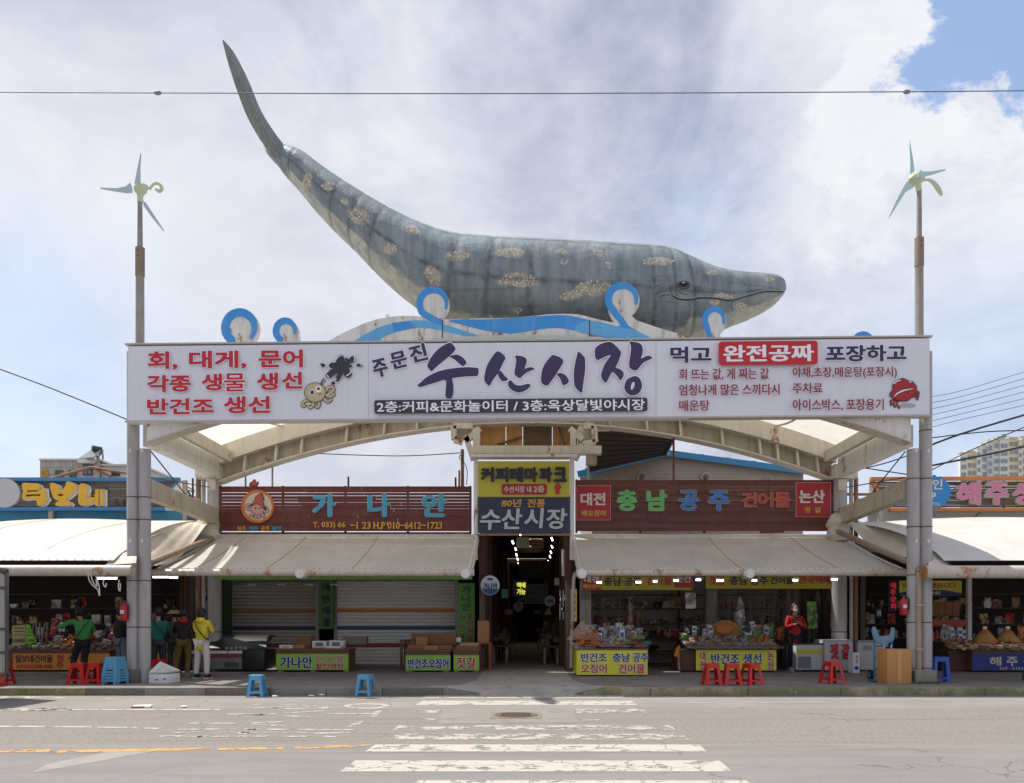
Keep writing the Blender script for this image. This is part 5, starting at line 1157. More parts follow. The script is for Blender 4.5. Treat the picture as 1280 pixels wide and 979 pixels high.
for px, y0, y1, m_, l_ in ((578, 562, 607, rustp, 'rusty brown post behind the right end of the dark red sign'), (574, 588, 607, rustp, 'short rusty stub left of the rusty post'), (569.5, 597, 607, wirek, 'shortest dark stub by the rusty post'), (435.5, 596, 607, wirek, 'short black spike on top of the dark red sign'), (307, 575, 607, steelp, 'thin grey rod behind the squid ornament, the left of two'), (340.5, 560, 607, steelp, 'thin grey rod rising behind the dark red sign, the taller of two')):
    MB().cyl((GX(px, 23), 23, GZ(y1 + 8, 23)), (GX(px, 23), 23, GZ(y0, 23)), .05 if px == 578 else .028, None, 8).build('thin_post', m_, None, label=l_, cat='post')
span([(578, 567), (574, 572), (581, 580), (584, 590), (583, 606)], 22.9, .012, wirek, 'cable', label='loose black wire dangling beside the rusty post', cat='cable')
# ---- left neighbour: wooden sign, tarpaulin
lsY = 23.0
wood = [M('grey_wood' + c_, col, .2, 3, .8, stretch=(.6, 1, 9), bump=.4, dirt=.3) for c_, col in (('', '#6f645d'), ('_b', '#5f564f'), ('_c', '#7c716a'), ('_d', '#675c55'))]
n3_ = slatboard('weathered wooden sign with chunky yellow letters and blue edging', -120, 218, 602, 634.5, lsY, 11, wood, lambda i: .007 if i in (1, 2, 4, 6) else .003)
for a, c in (((-120, 599.5), (225, 599.5)), ((-120, 636.5), (205, 636.5))): MB().beam(W(*a, lsY - .05), W(*c, lsY - .05), .12, .10).build('edging', bv if False else M('edging_blue', '#3a7bb0', .08, 3, .5, dirt=.25), n3_)
MB().beam(W(224, 600, lsY - .06), W(210, 617, lsY - .06), .05, .07).build('edging', MAT.get('x') or M('edging_blue_b', '#3a7bb0', .08, 3, .5), n3_)
yl = mt('letter_sunny', '#dba92a', .05, 4, .4); wl = mt('letter_side_white', '#d8d2c4', .05, 4, .5)
def chunk(pts, ox, oy, sc, parent, m_=None, holes=(), Y=lsY, n=3):
    P = [(v.x, v.y) for v in catmull([Vector((ox + x / sc, oy + y / sc)) for x, y in pts], n)]
    flat([(x + 2, y + .8) for x, y in grow(P, .9)], Y, wl, parent, 'letter_side', off=.01, depth=.04)
    flat(grow(P, .6), Y, wl, parent, 'letter_side', off=.01, depth=.10)
    flat(P, Y, m_ or yl, parent, 'letter', off=.10, depth=.03)
    for h_ in holes: flat([(ox + x / sc, oy + y / sc) for x, y in h_], Y, mt('letter_gap', '#2a231e', .1, 5, .8), parent, 'letter_gap', off=.131, depth=.004, smooth=0)
C3 = (0, 570, 8)
chunk([(250, 285), (320, 283), (395, 285), (420, 305), (415, 330), (405, 345), (425, 355), (445, 335), (475, 335), (478, 400), (500, 440), (470, 460), (480, 470), (440, 500), (405, 498), (395, 460), (370, 430), (330, 432), (260, 440), (250, 400), (258, 350)], *C3, n3_, holes=([(300, 355), (400, 350), (400, 362), (300, 367)], [(290, 395), (380, 392), (430, 390), (430, 408), (380, 405), (290, 415)]))
chunk([(525, 290), (560, 283), (600, 300), (625, 345), (655, 345), (680, 305), (690, 270), (730, 270), (785, 305), (780, 350), (735, 395), (690, 430), (680, 455), (720, 470), (725, 500), (590, 500), (585, 475), (620, 458), (570, 430), (545, 380)], *C3, n3_, holes=([(605, 395), (635, 385), (660, 395), (650, 408), (615, 408)],))
chunk([(820, 300), (850, 287), (885, 300), (900, 345), (880, 400), (890, 430), (920, 430), (930, 400), (965, 405), (970, 430), (945, 465), (890, 490), (840, 500), (810, 470), (810, 380)], *C3, n3_)
chunk([(975, 345), (1005, 343), (1006, 500), (975, 500)], *C3, n3_, n=1); chunk([(1022, 343), (1058, 343), (1060, 500), (1024, 500)], *C3, n3_, n=1); chunk([(935, 400), (975, 398), (975, 418), (935, 420)], *C3, n3_, n=1)
text('T. 66', (142, 624, 163, 632), lsY, mt('letter_grey', '#3e3935'), n3_, off=.04, raised=.02)
flat(ell(9, 617.3, 19.5, 18.2, 36), lsY, mt('disc_silver', '#b4b6b8', .04, 2, .45), n3_, 'blank_disc', off=.02, depth=.12)
tp = thing('tarpaulin_wall', 'blue tarpaulin wall stretched below the wooden sign with yellow letters', 'tarpaulin', (-12, 23, 4))
tarp = M('tarp_blue', '#3c83a0', .18, .9, .5, stretch=(1, 1, .5), bump=.5, bscale=1.5)
MB().grid(lambda u, v: (-18 + 9.1 * u, 23.12 + .03 * math.sin(u * 25 + v * 4), 3.75 + 1.0 * v), 40, 6).build('sheet', tarp, tp, smooth=True)
for px in (61.5, 229.5): MB().box(GX(px - 2.5, 22.9), GX(px + 2.5, 22.9), 22.95, 23.05, 3.7, GZ(638, 22.9) if px < 100 else GZ(600, 22.9)).build('post', M('post_white', '#bdb3a3', .1, 5, .6, dirt=.4, rust=.5), tp)
# white/blue side panel and debris behind left tie beam
sp = thing('gable_board', 'white triangular side panel with a blue edge at the end of the wooden sign', 'panel', tuple(W(215, 625, 22.8)))
flat([(226, 601), (228, 620), (209, 618)], 22.8, creamw, sp, 'panel', off=0, depth=.04)
flat([(226, 601), (209, 618), (206, 617), (223, 600)], 22.78, M('edging_blue_c', '#3a7bb0', .08, 3, .5), sp, 'edge', off=0, depth=.05)
sf = thing('scaffold_rack', 'tangle of thin rusty scaffold bars behind the left inner column', 'scaffold', tuple(W(240, 640, 24)))
for a, c, r_ in (((241, 598), (241, 640), .03), ((228, 606), (243, 613), .02), ((230, 612), (243, 615), .02), ((229, 618), (246, 622), .02), ((228, 602), (250, 640), .03), ((232, 626), (248, 624), .02)):
    MB().cyl(W(*a, 24), W(*c, 24), r_, None, 6).build('bar', rustp if r_ < .03 else wirek, sf)
# ---- right neighbour
n4_ = slatboard('weathered wooden sign with pink letters, a blue badge and orange edging', 1092, 1420, 602, 634.5, lsY, 11, [wood[1], wood[3], wood[0], wood[1]], lambda i: .012 if i in (1, 2, 4, 6) else .006)
org_ = M('edging_orange', '#cc7a3c', .08, 3, .5, dirt=.25)
for a, c in (((1088, 599), (1420, 597.5)), ((1112, 637.5), (1420, 637.5))): MB().beam(W(*a, lsY - .05), W(*c, lsY - .05), .12, .10).build('edging', org_, n4_)
MB().beam(W(1089, 600, lsY - .06), W(1112, 637, lsY - .06), .05, .08).build('edging', org_, n4_)
flat([(1086, 599), (1090, 601), (1112, 638), (1085, 638)], lsY + .05, creamw, n4_, 'side_panel', off=0, depth=.04)
pkm = mt('letter_pink', '#c9789a', .05, 4, .4)
text('해', (1193, 604, 1223, 631.5), lsY, pkm, n4_, 'letter', off=.04, raised=.12, outline=(wl, .065)); text('주', (1229, 604, 1258, 631.5), lsY, pkm, n4_, 'letter', off=.04, raised=.12, outline=(wl, .065)); text('상', (1264, 604, 1294, 631.5), lsY, pkm, n4_, 'letter', off=.04, raised=.12, outline=(wl, .065)); text('회', (1301, 604, 1331, 631.5), lsY, pkm, n4_, 'letter', off=.04, raised=.12, outline=(wl, .065))
star = []
for i in range(40):
    a = 6.283 * i / 40; rr = 1.0 if i % 2 else .9; star.append((1163 + 25.5 * rr * math.cos(a), 615.5 + 22 * rr * math.sin(a)))
flat(star, lsY - .1, mt('badge_blue', '#2f7fc0', .05, 3, .4), n4_, 'badge', off=0, depth=.06)
LYY = lsY - .165
text('인', (1165.5, 599, 1178, 612), LYY, cw, n4_, off=.03); text('p', (1163.5, 615.5, 1170, 624), LYY, cw, n4_, off=.05); text('가능', (1164.5, 627.5, 1175, 633), LYY, cw, n4_, off=.01)
wr = thing('parapet_wall', 'pale grey parapet wall with a blue base strip under the pink-lettered sign', 'wall', (14, 23, 4))
MB().box(GX(1085, 23.2), 24, 23.2, 23.3, 3.9, GZ(638, 23.2)).build('panel', mt('parapet_grey', '#aeb5b3', .05, 2, .6, dirt=.2), wr); MB().box(GX(1085, 23.1), 24, 23.12, 23.2, 3.5, GZ(661, 23.1)).build('strip', M('edging_blue_d', '#2f7ca8', .08, 3, .5), wr)
for px in (1102,): MB().box(GX(px - 2.5, 22.9), GX(px + 2.5, 22.9), 22.95, 23.05, 3.6, GZ(638, 22.9)).build('post', M('post_white_b', '#bdb3a3', .1, 5, .6, dirt=.4, rust=.4), wr)
MB().cyl(W(1058, 618, 22.9), W(1090, 618, 22.9), .04, None, 8).build('rail', rustp, wr)
span([(1226, 641), (1221, 644), (1219, 649)], 22.9, .02, wirek, 'cable', label='short loop of black cable sticking out of the pale parapet', cat='cable')
# ================================================================== BACKGROUND BUILDINGS
bgY = 42
bb = thing('panelled_building', 'grey-beige panelled building behind the wooden sign with a rooftop water heater', 'building', (GX(100, bgY), bgY, 0))
pm = [mt('wall_panel' + c_, col, .05, 2, .7, dirt=.25) for c_, col in (('', '#bab1a8'), ('_b', '#b2a9a0'))]
for i in range(9):
    for j in range(5): pbox(50 + i * 8.2 + .15, 50 + (i + 1) * 8.2 - .15, 575.5 + j * 9, 575.5 + (j + 1) * 9 - .25, bgY, .1, pm[(i + j) % 2], 'panel', bb)
pbox(50, 124, 575.4, 680, bgY + .1, 6, mt('panel_joint_dark', '#6d655d'), 'wall', bb); pbox(48.5, 125, 573.2, 575.2, bgY - .1, 6.4, creamw, 'coping', bb)
pbox(124.2, 175, 580, 680, bgY + .3, 5, mt('wall_pale', '#c6ccc2', .04, 2, .7), 'wall', bb); pbox(122, 176, 581 - 1, 582, bgY + .1, 5, creamw, 'coping', bb)
flat([(98, 575), (122, 575), (118, 580), (102, 580)], bgY - .1, creamw, bb, 'canopy', depth=.3)
wf = pbox(103.4, 115, 579.5, 594, bgY - .06, .05, mt('window_frame_dark', '#2c2d2f', .1, 5, .4), 'window', bb)
glassm = mt('window_glass', '#6c7a84', .1, 2, .1)
for x0, x1 in ((104.4, 108.8), (109.6, 114)):
    for y0, y1 in ((580.5, 586.5), (587.3, 593)): pbox(x0, x1, y0, y1, bgY - .08, .02, glassm, 'pane', wf)
pbox(139, 149, 588.5, 595, bgY + .2, .06, mt('window_frame_dark', '#2c2d2f'), 'window', bb)
text('마', (52, 586, 61.5, 600), bgY, mt('letter_ochre', '#c8973c'), bb, off=.04, raised=.05); text('트', (68, 588, 81, 601), bgY, mt('letter_darkgreen', '#3f6455'), bb, off=.03, raised=.05); text('남', (86, 587, 97, 602), bgY, mt('letter_darkgreen', '#3f6455'), bb, off=.05, raised=.05)
hr = thing('solar_heater', 'rooftop solar water heater with a slanted grey panel and tank', 'water heater', tuple(W(115, 573, bgY)))
p = [W(98, 573, bgY), W(117, 571.5, bgY - .8), W(126, 563, bgY), W(117, 560, bgY + 1)]
MB().add([q for q in p] + [q + Vector((0, 0, -.1)) for q in p], [(0, 1, 2, 3), (7, 6, 5, 4), (0, 4, 5, 1), (1, 5, 6, 2), (2, 6, 7, 3), (3, 7, 4, 0)]).build('collector', mt('collector', '#65706c', .1, 3, .3), hr)
MB().cyl(W(115, 560.5, bgY), W(127, 562.5, bgY + .3), .16, None, 12).build('tank', mt('tank_dark', '#3c3f44'), hr, smooth=True)
for a, c in (((128, 562), (129, 579)), ((117, 562), (122, 573)), ((122, 573), (128, 564)), ((125, 575), (117, 565))): MB().cyl(W(*a, bgY + .3), W(*c, bgY + .3), .05, None, 6).build('strut', steelp, hr)
gp_ = thing('gable_truss', 'thin rusty pipe truss rising to a point behind the wooden sign', 'truss', tuple(W(115, 600, 30)))
for a, c in (((60, 599), (114, 584)), ((114, 584), (172, 594)), ((114, 584), (140, 597))): MB().cyl(W(*a, 30), W(*c, 30), .05, None, 6).build('bar', rustp, gp_)
# apartment block far right
aY = 260
ab = thing('apartment_block', 'tall cream and white apartment block with grey window bays on the right', 'apartment building', (GX(1240, aY), aY, 0))
wcm = mt('apt_white', '#deddd6', .03, .3, .7); ycm = mt('apt_yellow', '#e8d5a6', .04, .3, .7); gcm = mt('apt_grey', '#c6c9cc', .04, .3, .7); apg = mt('apt_glass', '#8f999f', .2, .5, .3)
def topy(px): return 562 - (px - 1200) * .50 if px < 1262 else 545
segs = [(1200, 1209, wcm, 566), (1209, 1221, ycm, 564), (1221, 1227, wcm, 560), (1227, 1234, wcm, 556), (1234, 1242, gcm, 552), (1242, 1250, wcm, 549), (1250, 1261, wcm, 549), (1261, 1273.5, ycm, 547), (1273.5, 1278, wcm, 551), (1278, 1290, ycm, 549), (1290, 1310, wcm, 549)]
for i, (x0, x1, m_, yt) in enumerate(segs):
    pbox(x0, x1, yt, 780, aY + (i % 2) * .6, 1.2, m_, 'wall', ab)
    w = x1 - x0
    for k in range(5):
        y = yt + 5.5 + k * 9.6
        for (a, c) in (((x0 + w * .12, x0 + w * .46), (x0 + w * .54, x0 + w * .88)) if w > 8 else ((x0 + w * .2, x0 + w * .8),)):
            f_ = pbox(a - .2, c + .2, y - .2, y + 5.7, aY - .15 + (i % 2) * .6, .2, mt('apt_frame', '#e0dfd9'), 'window', ab)
            pbox(a + .1, (a + c) / 2 - .1, y, y + 5.3, aY - .28 + (i % 2) * .6, .12, apg, 'pane', f_); pbox((a + c) / 2 + .1, c - .1, y, y + 5.3, aY - .28 + (i % 2) * .6, .12, apg, 'pane', f_)
for x0, x1, y0, y1 in ((1247, 1262, 545.5, 549), (1252, 1258, 542.5, 545.6), (1236, 1243, 549, 552), (1276, 1290, 545, 549)): pbox(x0, x1, y0, y1, aY + 3, 5, mt('apt_roof', '#a9b1a3', .05, .5, .7), 'roof_house', ab)
for i in range(11):
    pbox(segs[i][0], segs[i][1], segs[i][3] - .8, segs[i][3], aY - .4, 2.2, creamw, 'parapet', ab)
# ================================================================== ARCADE LANE
al = thing('covered_arcade', 'long dark covered arcade lane running back between the shops', 'arcade', (0, 23, KZ))
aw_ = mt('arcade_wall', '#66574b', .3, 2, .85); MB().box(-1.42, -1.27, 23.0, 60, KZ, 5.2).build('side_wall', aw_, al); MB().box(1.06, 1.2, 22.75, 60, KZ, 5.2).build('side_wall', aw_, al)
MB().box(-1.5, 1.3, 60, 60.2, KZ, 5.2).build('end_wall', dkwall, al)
b = MB(); b.box(-1.5, 1.3, 23.6, 35.2, 5.2, 5.3).box(-1.5, 1.3, 40.2, 44, 5.2, 5.3).box(-1.5, 1.3, 49, 60, 5.2, 5.3).box(-1.5, -.36, 35.2, 40.2, 5.2, 5.3).box(.62, 1.3, 35.2, 40.2, 5.2, 5.3); b.build('roof', mt('arcade_roof_dark', '#332c28', .2, 3, .9), al)  # far gap left open to let light in through the added skylight
MB().box(-.4, .66, 35.1, 40.3, 5.32, 5.34).build('skylight', fabric_mat('skylight_sheet', '#e6e0d0', .6, .2), al)
for i in range(9):
    y = 25 + i * 3.6; MB().box(-1.27, 1.06, y, y + .12, 4.95, 5.2).build('truss', mt('truss_rust', '#5b4032', .3, 4, .8), al)
    MB().box(-1.27, -1.15, y, y + .14, KZ, 5.0).build('post', mt('truss_rust', '#5b4032'), al); MB().box(.95, 1.06, y, y + .14, KZ, 5.0).build('post', mt('truss_rust', '#5b4032'), al)
bulbm = mt('bulb_glow', '#f4f2ea', 0, 3, .5, emit=4)
for sx in (-1, 1):
    t = thing('string_lights', 'row of small white bulbs receding along the %s side of the arcade roof' % ('shuttered-shop' if sx < 0 else 'open-shop'), 'string lights', (0, 25, 4))
    pts = [W(*p, Y) for p, Y in (zip(((641, 678), (644.5, 686.5), (645.5, 693.5), (647, 699), (648.2, 704.5)), (24.5, 27.5, 30.5, 33, 36)) if sx < 0 else zip(((690, 674), (690, 683.5), (688.7, 690.5), (687.5, 696), (685.3, 702), ), (24.5, 27.5, 30.5, 33, 36)))]
    MB().tube(pts, .008, 5).build('wire', wirek, t)
    for p in pts: MB().cyl(p + Vector((-.02, 0, .05)), p + Vector((.02, 0, -.05)), .024, None, 8).build('bulb', bulbm, t)
def small(name, label, cat, mb, mat, **k): return mb.build(name, mat, None, label=label, cat=cat, **k)
isg = thing('hanging_sign', 'dark unlit inner signboard with dim letters deep in the arcade', 'sign', tuple(W(668, 710, 34)))
pbox(648, 690, 701, 722, 34, .08, mt('sign_dark', '#29241f', .2, 4, .5), 'board', isg); text('수산시장', (652, 703, 688, 719), 34, mt('letter_dim', '#57503f', .1, 4, .5), isg, off=.03)
bn = thing('hanging_banner', 'pale grey printed notice banner hung across the arcade', 'banner', tuple(W(666, 740, 33)))
flat([(658, 730), (685.5, 729.5), (685, 755), (648, 755), (648, 747), (658, 746)], 33, mt('banner_pale', '#9a9ca6', .05, 3, .6), bn, 'sheet', off=0, depth=.01)
for y, x0, x1, w in ((736, 659, 665, 1.1), (735.5, 668, 676, 2.4), (735, 678, 684, 1.6), (740.3, 659, 674, .9), (743.5, 658, 664, .9), (746.5, 659, 664, .9), (749.2, 658, 669, .9), (752, 657, 671, .9)): flat(ribbon([(x0, y), ((x0 + x1) / 2, y + .1), (x1, y)], w), 33 - .012, blackp, bn, 'printed_line', t=.0005)
ys = thing('light_sign', 'black light-box sign with glowing yellow letters', 'sign', tuple(W(649, 735, 27)))
pbox(641, 658, 725, 746, 27, .1, mt('sign_black', '#14120f', .1, 4, .5), 'box', ys); gly = mt('glow_yellow', '#d8d94a', 0, 3, .5, emit=.6)
text('택배', (646, 728, 657, 735), 27, gly, ys, off=.05); text('가능', (646, 736, 657, 743.5), 27, gly, ys, off=.05)
def roundsign(label, cx, cy, r, Y, face, rim, bottom=None):
    t = thing('round_sign', label, 'round sign', tuple(W(cx, cy, Y)), 'round projecting signs in the arcade')
    flat(ell(cx, cy, r, r * 1.05, 28), Y, rim, t, 'rim', off=0, depth=.12); flat(ell(cx, cy, r - .7, r * 1.05 - .7, 28), Y - .12, face, t, 'face', off=0, depth=.006)
    if bottom: flat([(cx + (r - .7) * math.cos(a), cy + (r * 1.05 - .7) * math.sin(a)) for a in [R(20 + 14 * i) for i in range(11)]], Y - .126, bottom, t, 'lower_band', off=0, depth=.004)
    MB().cyl(W(cx, cy - r, Y - .06), W(cx - 12 if cx < 630 else cx + 8, cy - r - 1, Y - .06), .02, None, 6).build('bracket', wirek, t)
    return t
ff = mt('sign_face', '#b9c2cc', .04, 3, .4)
t = roundsign('round white sign with black lettering and a blue foot, beside the green vertical sign', 612.8, 732, 11.7, 22.5, ff, mt('sign_rim', '#c9ccd0'), mt('badge_navy', '#2d4b86'))
text('가나안', (603.8, 728.5, 622, 738), 22.37, blackp, t, off=.04); flat(ell(612.8, 724, 4, 1.6, 14), 22.37, mt('badge_navy', '#2d4b86'), t, 'emblem')
t = roundsign('small round pale sign with red marks below the yellow light sign', 648, 758.5, 5.8, 29, mt('face_pale', '#8d8b8a'), mt('sign_rim', '#c9ccd0')); text('가든', (644, 756, 652, 761.5), 28.87, rdl, t, off=.04)
t = roundsign('round blue and white double sign on the open-shop side of the arcade', 687.5, 751.5, 6.5, 27, mt('face_grey', '#a9adb2'), mt('sign_rim', '#c9ccd0')); text('대박', (683, 749, 692, 754.5), 26.87, mt('badge_navy', '#2d4b86'), t, off=.05)
flat([(686.5, 759), (680, 768), (690, 768)], 26.9, mt('flag_lime', '#7c8f2e'), t, 'pennant', depth=.02)
small('wall_lamp_tube', 'white upright unlit tube on the maroon wall of the arcade', 'lamp', MB().cyl(W(704, 687, 23.2), W(704, 720, 23.2), .045, None, 10), mt('tube_white', '#d7d2c8', .05, 4, .4))
mar = mt('maroon_wall', '#4a1f1c', .2, 3, .6)
small('wall_board', 'maroon board lining the open-shop side of the arcade mouth', 'board', MB().box(GX(706, 22.9), 1.2, 22.6, 22.75, 2.7, GZ(670, 22.9)), mar)
small('wall_board', 'maroon board lining the shuttered-shop side of the arcade mouth', 'board', MB().box(-1.42, GX(606, 22.9), 22.7, 22.85, 2.6, GZ(671, 22.9)), mar)
eb = thing('electrical_box', 'pale electrical box with pipes hung under the arcade sign', 'electrical box', tuple(W(654, 678, 25)))
pbox(645.5, 661.5, 671.5, 685, 25, .3, mt('box_pale', '#a9a48a', .1, 6, .6), 'box', eb)
for k in range(3): MB().cyl(W(664, 675 + k * 4, 25.1), W(680, 676 + k * 4, 25.1), .035, None, 8).build('pipe', rustp, eb)
for px, py, r_ in ((706, 746, .09), (711, 744, .08), (708, 754, .08)): pass
sb = thing('hanging_steelware', 'shiny hanging steel bowls and rods at the arcade corner', 'utensils', tuple(W(705, 750, 24)))
steel = mt('stainless', '#b9bec4', .05, 8, .18, 1.0)
for px, py, a in ((701, 750, .12), (706.5, 748, .14), (710, 756, .09), (703, 762, .08)): MB().ball(W(px, py, 23.6), (.06, .05, a), 10, 6).build('bowl', steel, sb, smooth=True)
for px in (700, 704, 709): MB().cyl(W(px, 738, 23.6), W(px, 775, 23.7), .012, None, 5).build('rod', steel, sb)
vs_ = thing('vertical_sign', 'narrow yellow vertical sign at the corner of the open seafood shop', 'sign', tuple(W(717, 756, 20.6)))
pbox(713.5, 721, 736.5, 777, 20.9, .06, mt('sign_amber', '#d9a02f', .05, 3, .5), 'board', vs_); vtext('충남공주', (715.2, 740, 719.6, 775), 20.9, kk, vs_, gap=.35, off=.03)
small('corner_pipe', 'thin pale pipe standing at the corner of the yellow counter', 'pipe', MB().tube([W(719, 716, 20.9), W(717, 724, 20.9), W(714.5, 800, 20.9), W(714, 835, 20.9)], .045, 8), steelp)
MB().box(-1.5, 1.3, 43.9, 49.1, 5.31, 5.33).build('skylight', bpy.data.materials['skylight_sheet'], al)  # second skylight, added out of sight to brighten the far arcade floor
for px, py, w_, h_, Y_, m_, l_ in ((631, 742, 8, 11, 25.5, mt('sign_teal', '#4d8088'), 'small teal hanging board on the shuttered-shop side of the arcade'), (697, 727, 8, 9, 25, mt('sign_cream', '#b9ae8e'), 'small cream hanging board on the open-shop side of the arcade'), (636, 765, 10, 6, 28, mt('sign_rust', '#99543a'), 'small rust-red board low on the shuttered-shop side of the arcade'), (672, 765, 9, 5, 38, mt('sign_pale', '#a8a9a6'), 'faint pale board deepest in the arcade')):
    t = thing('hanging_board', l_, 'sign', tuple(W(px, py, Y_)), 'small boards hanging in the arcade'); pbox(px - w_ / 2, px + w_ / 2, py - h_ / 2, py + h_ / 2, Y_, .05, m_, 'board', t)
    MB().cyl(W(px, py - h_ / 2, Y_ + .02), W(px, py - h_ / 2 - 12, Y_ + .02), .01, None, 5).build('hanger', wirek, t)
# dim things standing along the lane
for i, (x, y, h, w) in enumerate(((-.95, 27, 1.0, .5), (-1.0, 30, 1.3, .5), (.72, 26.5, 1.0, .5), (.78, 29, 1.5, .45), (-.95, 34, 1.1, .6), (.75, 33, .9, .6), (-.9, 39, 1.2, .6), (.7, 38, 1.2, .6))):
    t = thing('display_table', f'{ords[i]} dim display table along the arcade lane', 'table', (x, y, KZ), 'display tables along the arcade lane')
    MB().box(x - w / 2, x + w / 2, y - .7, y + .7, KZ + h * .55, KZ + h * .6).build('tabletop', mt('brown_ply', '#6b5544'), t); 
    for dx in (-1, 1):
        for dy in (-1, 1): MB().box(x + dx * (w / 2 - .04) - .02, x + dx * (w / 2 - .04) + .02, y + dy * .62 - .02, y + dy * .62 + .02, KZ, KZ + h * .55).build('leg', steelp, t)
    bb_ = MB(); rr = random.Random(i)
    for k in range(14): bb_.obox((x + rr.uniform(-w / 2, w / 2), y + rr.uniform(-.6, .6), KZ + h * .6 + rr.uniform(.05, h * .3)), (rr.uniform(.06, .2), rr.uniform(.06, .2), rr.uniform(.05, .25)), rr.uniform(0, 3))
    bb_.build('wares', mt('wares_mixed', '#7a6a58', .7, 9, .5), t, kind='stuff')
# ================================================================== SHUTTERED SHOP FRONT
SHY = 25.2
def shutter(label, x0, x1, y0, y1, mat, dep=SHY):
    t = thing('roller_shutter', label, 'roller shutter', (GX((x0 + x1) / 2, dep), dep, KZ))
    X0, X1, Z0, Z1 = GX(x0, dep), GX(x1, dep), GZ(y1, dep), GZ(y0, dep); n = 24; h = (Z1 - Z0) / n
    for i in range(n):
        z = Z0 + i * h
        MB().add([(X0, dep, z), (X1, dep, z), (X1, dep - .035, z + h * .3), (X0, dep - .035, z + h * .3), (X1, dep - .025, z + h * .75), (X0, dep - .025, z + h * .75), (X1, dep, z + h), (X0, dep, z + h)], [(0, 1, 2, 3), (3, 2, 4, 5), (5, 4, 6, 7)]).build('slat', mat(i / n), t)
        MB().box(X0, X1, dep + .001, dep + .01, z - .012, z + .012).build('slat_joint', mt('joint_dark', '#3b3835'), t)
    for X in (X0, X1): MB().box(X - .05, X + .05, dep - .06, dep + .04, KZ, Z1 + .1).build('rail', mt('rail_grey', '#8f8c88', .08, 5, .4, .3), t)
    MB().box(X0 - .05, X1 + .05, dep - .1, dep + .1, Z1, Z1 + .35).build('housing', mt('housing_grey', '#6d6a66', .1, 5, .6), t)
    MB().box(X0, X1, dep - .03, dep + .02, KZ + .0, Z0 + .03).build('bottom_rail', mt('rail_grey', '#8f8c88'), t)
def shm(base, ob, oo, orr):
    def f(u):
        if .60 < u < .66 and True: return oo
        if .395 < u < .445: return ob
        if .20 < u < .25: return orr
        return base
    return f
sgm = M('shutter_grey', '#d6d2ce', .04, 1, .5, .1); sgd = M('shutter_grey_shaded', '#a29a92', .04, 1, .5, .1)  # second one is the grey slats with deeper shade put into the colour
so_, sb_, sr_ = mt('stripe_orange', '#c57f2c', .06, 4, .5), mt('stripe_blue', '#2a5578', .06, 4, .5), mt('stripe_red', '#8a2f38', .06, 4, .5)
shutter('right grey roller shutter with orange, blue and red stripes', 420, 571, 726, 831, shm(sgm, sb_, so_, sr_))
shutter('left roller shutter, its grey and stripes coloured darker for the deeper shade', 289, 397, 727, 831, shm(sgd, mt('stripe_blue_shaded', '#24415c'), mt('stripe_orange_shaded', '#9a6a30'), mt('stripe_red_shaded', '#702a30')), SHY + .12)  # stripe colours darkened to stand for the same shade
grn_ = mt('sign_green', '#5a9a40', .06, 3, .5); grd = mt('sign_green_dark', '#3f6f35', .08, 3, .5)
fa = thing('fascia_board', 'thin green fascia board under the front of the left awning', 'fascia', (GX(430, 21), 21, 2.7)); pbox(266, 590, 716, 724.5, 21.5, .05, mt('fascia_green', '#6f9a4a', .1, 2, .5, dirt=.4), 'board', fa)
v1 = thing('vertical_sign', 'dark green vertical sign between the two roller shutters', 'sign', tuple(W(407, 756, 24.9))); pbox(398, 416.5, 724, 786.5, 24.9, .08, grd, 'board', v1); vtext('에벤에셀', (402.5, 727, 412.5, 785), 24.9, mt('letter_night', '#16221c'), v1, gap=.28, off=.04)
v2 = thing('vertical_sign', 'bright green vertical sign with black and red letters at the arcade corner', 'sign', tuple(W(582, 775, 24.0))); pbox(572.5, 593.5, 729, 822, 24.0, .08, grn_, 'board', v2)
vtext('가나안', (577, 732, 588.5, 764), 24.0, kk, v2, gap=.12, off=.04); vtext('건어물', (575, 766, 581.5, 802), 24.0, rpan, v2, gap=.5, off=.05); vtext('할인매장', (583.5, 766, 591.5, 802), 24.0, rpan, v2, gap=.2, off=.05)
# soffit lamps: unlit
for i, px in enumerate((315, 352, 387, 418, 455, 487, 508, 545)):
    p = W(px, 731, 23.5); small('ceiling_light', f'{ords[i]} small unlit strip light from the yellow-coated person, under the left awning', 'ceiling light', MB().box(p.x - .12, p.x + .12, p.y - .05, p.y + .05, p.z - .02, p.z + .02), mt('strip_white', '#bdbab4', .05, 5, .5), group='unlit strip lights above the shutters')
# pillar with notice boards, brown posts, panels at the left of the shutters
ps = thing('timber_screen', 'screen of narrow brown upright boards behind the shoppers', 'screen', (GX(236, 24), 24, KZ))
for i in range(6): pbox(225 + i * 4, 228.2 + i * 4, 716, 842, 24 + .05 * (i % 2), .1, mt('timber_brown' if i % 2 else 'timber_dark', '#6a5137' if i % 2 else '#3d2f24', .2, 4, .7, stretch=(6, 6, .6)), 'board', ps)
p1_ = thing('notice_pillar', 'grey concrete pillar with a dark shield notice and a white sheet', 'pillar', (GX(254, 23.8), 23.8, KZ))
pbox(247.5, 262, 716, 834, 23.9, .3, greyw, 'shaft', p1_); pbox(249, 261.5, 737, 751, 23.86, .04, mt('notice_dark', '#23282b', .1, 4, .5), 'notice', p1_); flat([(252, 739.5), (258.6, 739.5), (258.6, 744), (255.3, 748), (252, 744)], 23.85, creamw, p1_, 'shield'); pbox(249, 261.5, 752, 766, 23.86, .03, mt('notice_paper', '#a8a9a6', .05, 4, .6), 'paper', p1_)
for y in (754, 757, 760, 763): flat(ribbon([(251, y), (255, y + .1), (260, y)], .5), 23.86, mt('notice_ink', '#6b6c6b'), p1_, 'printed_line')
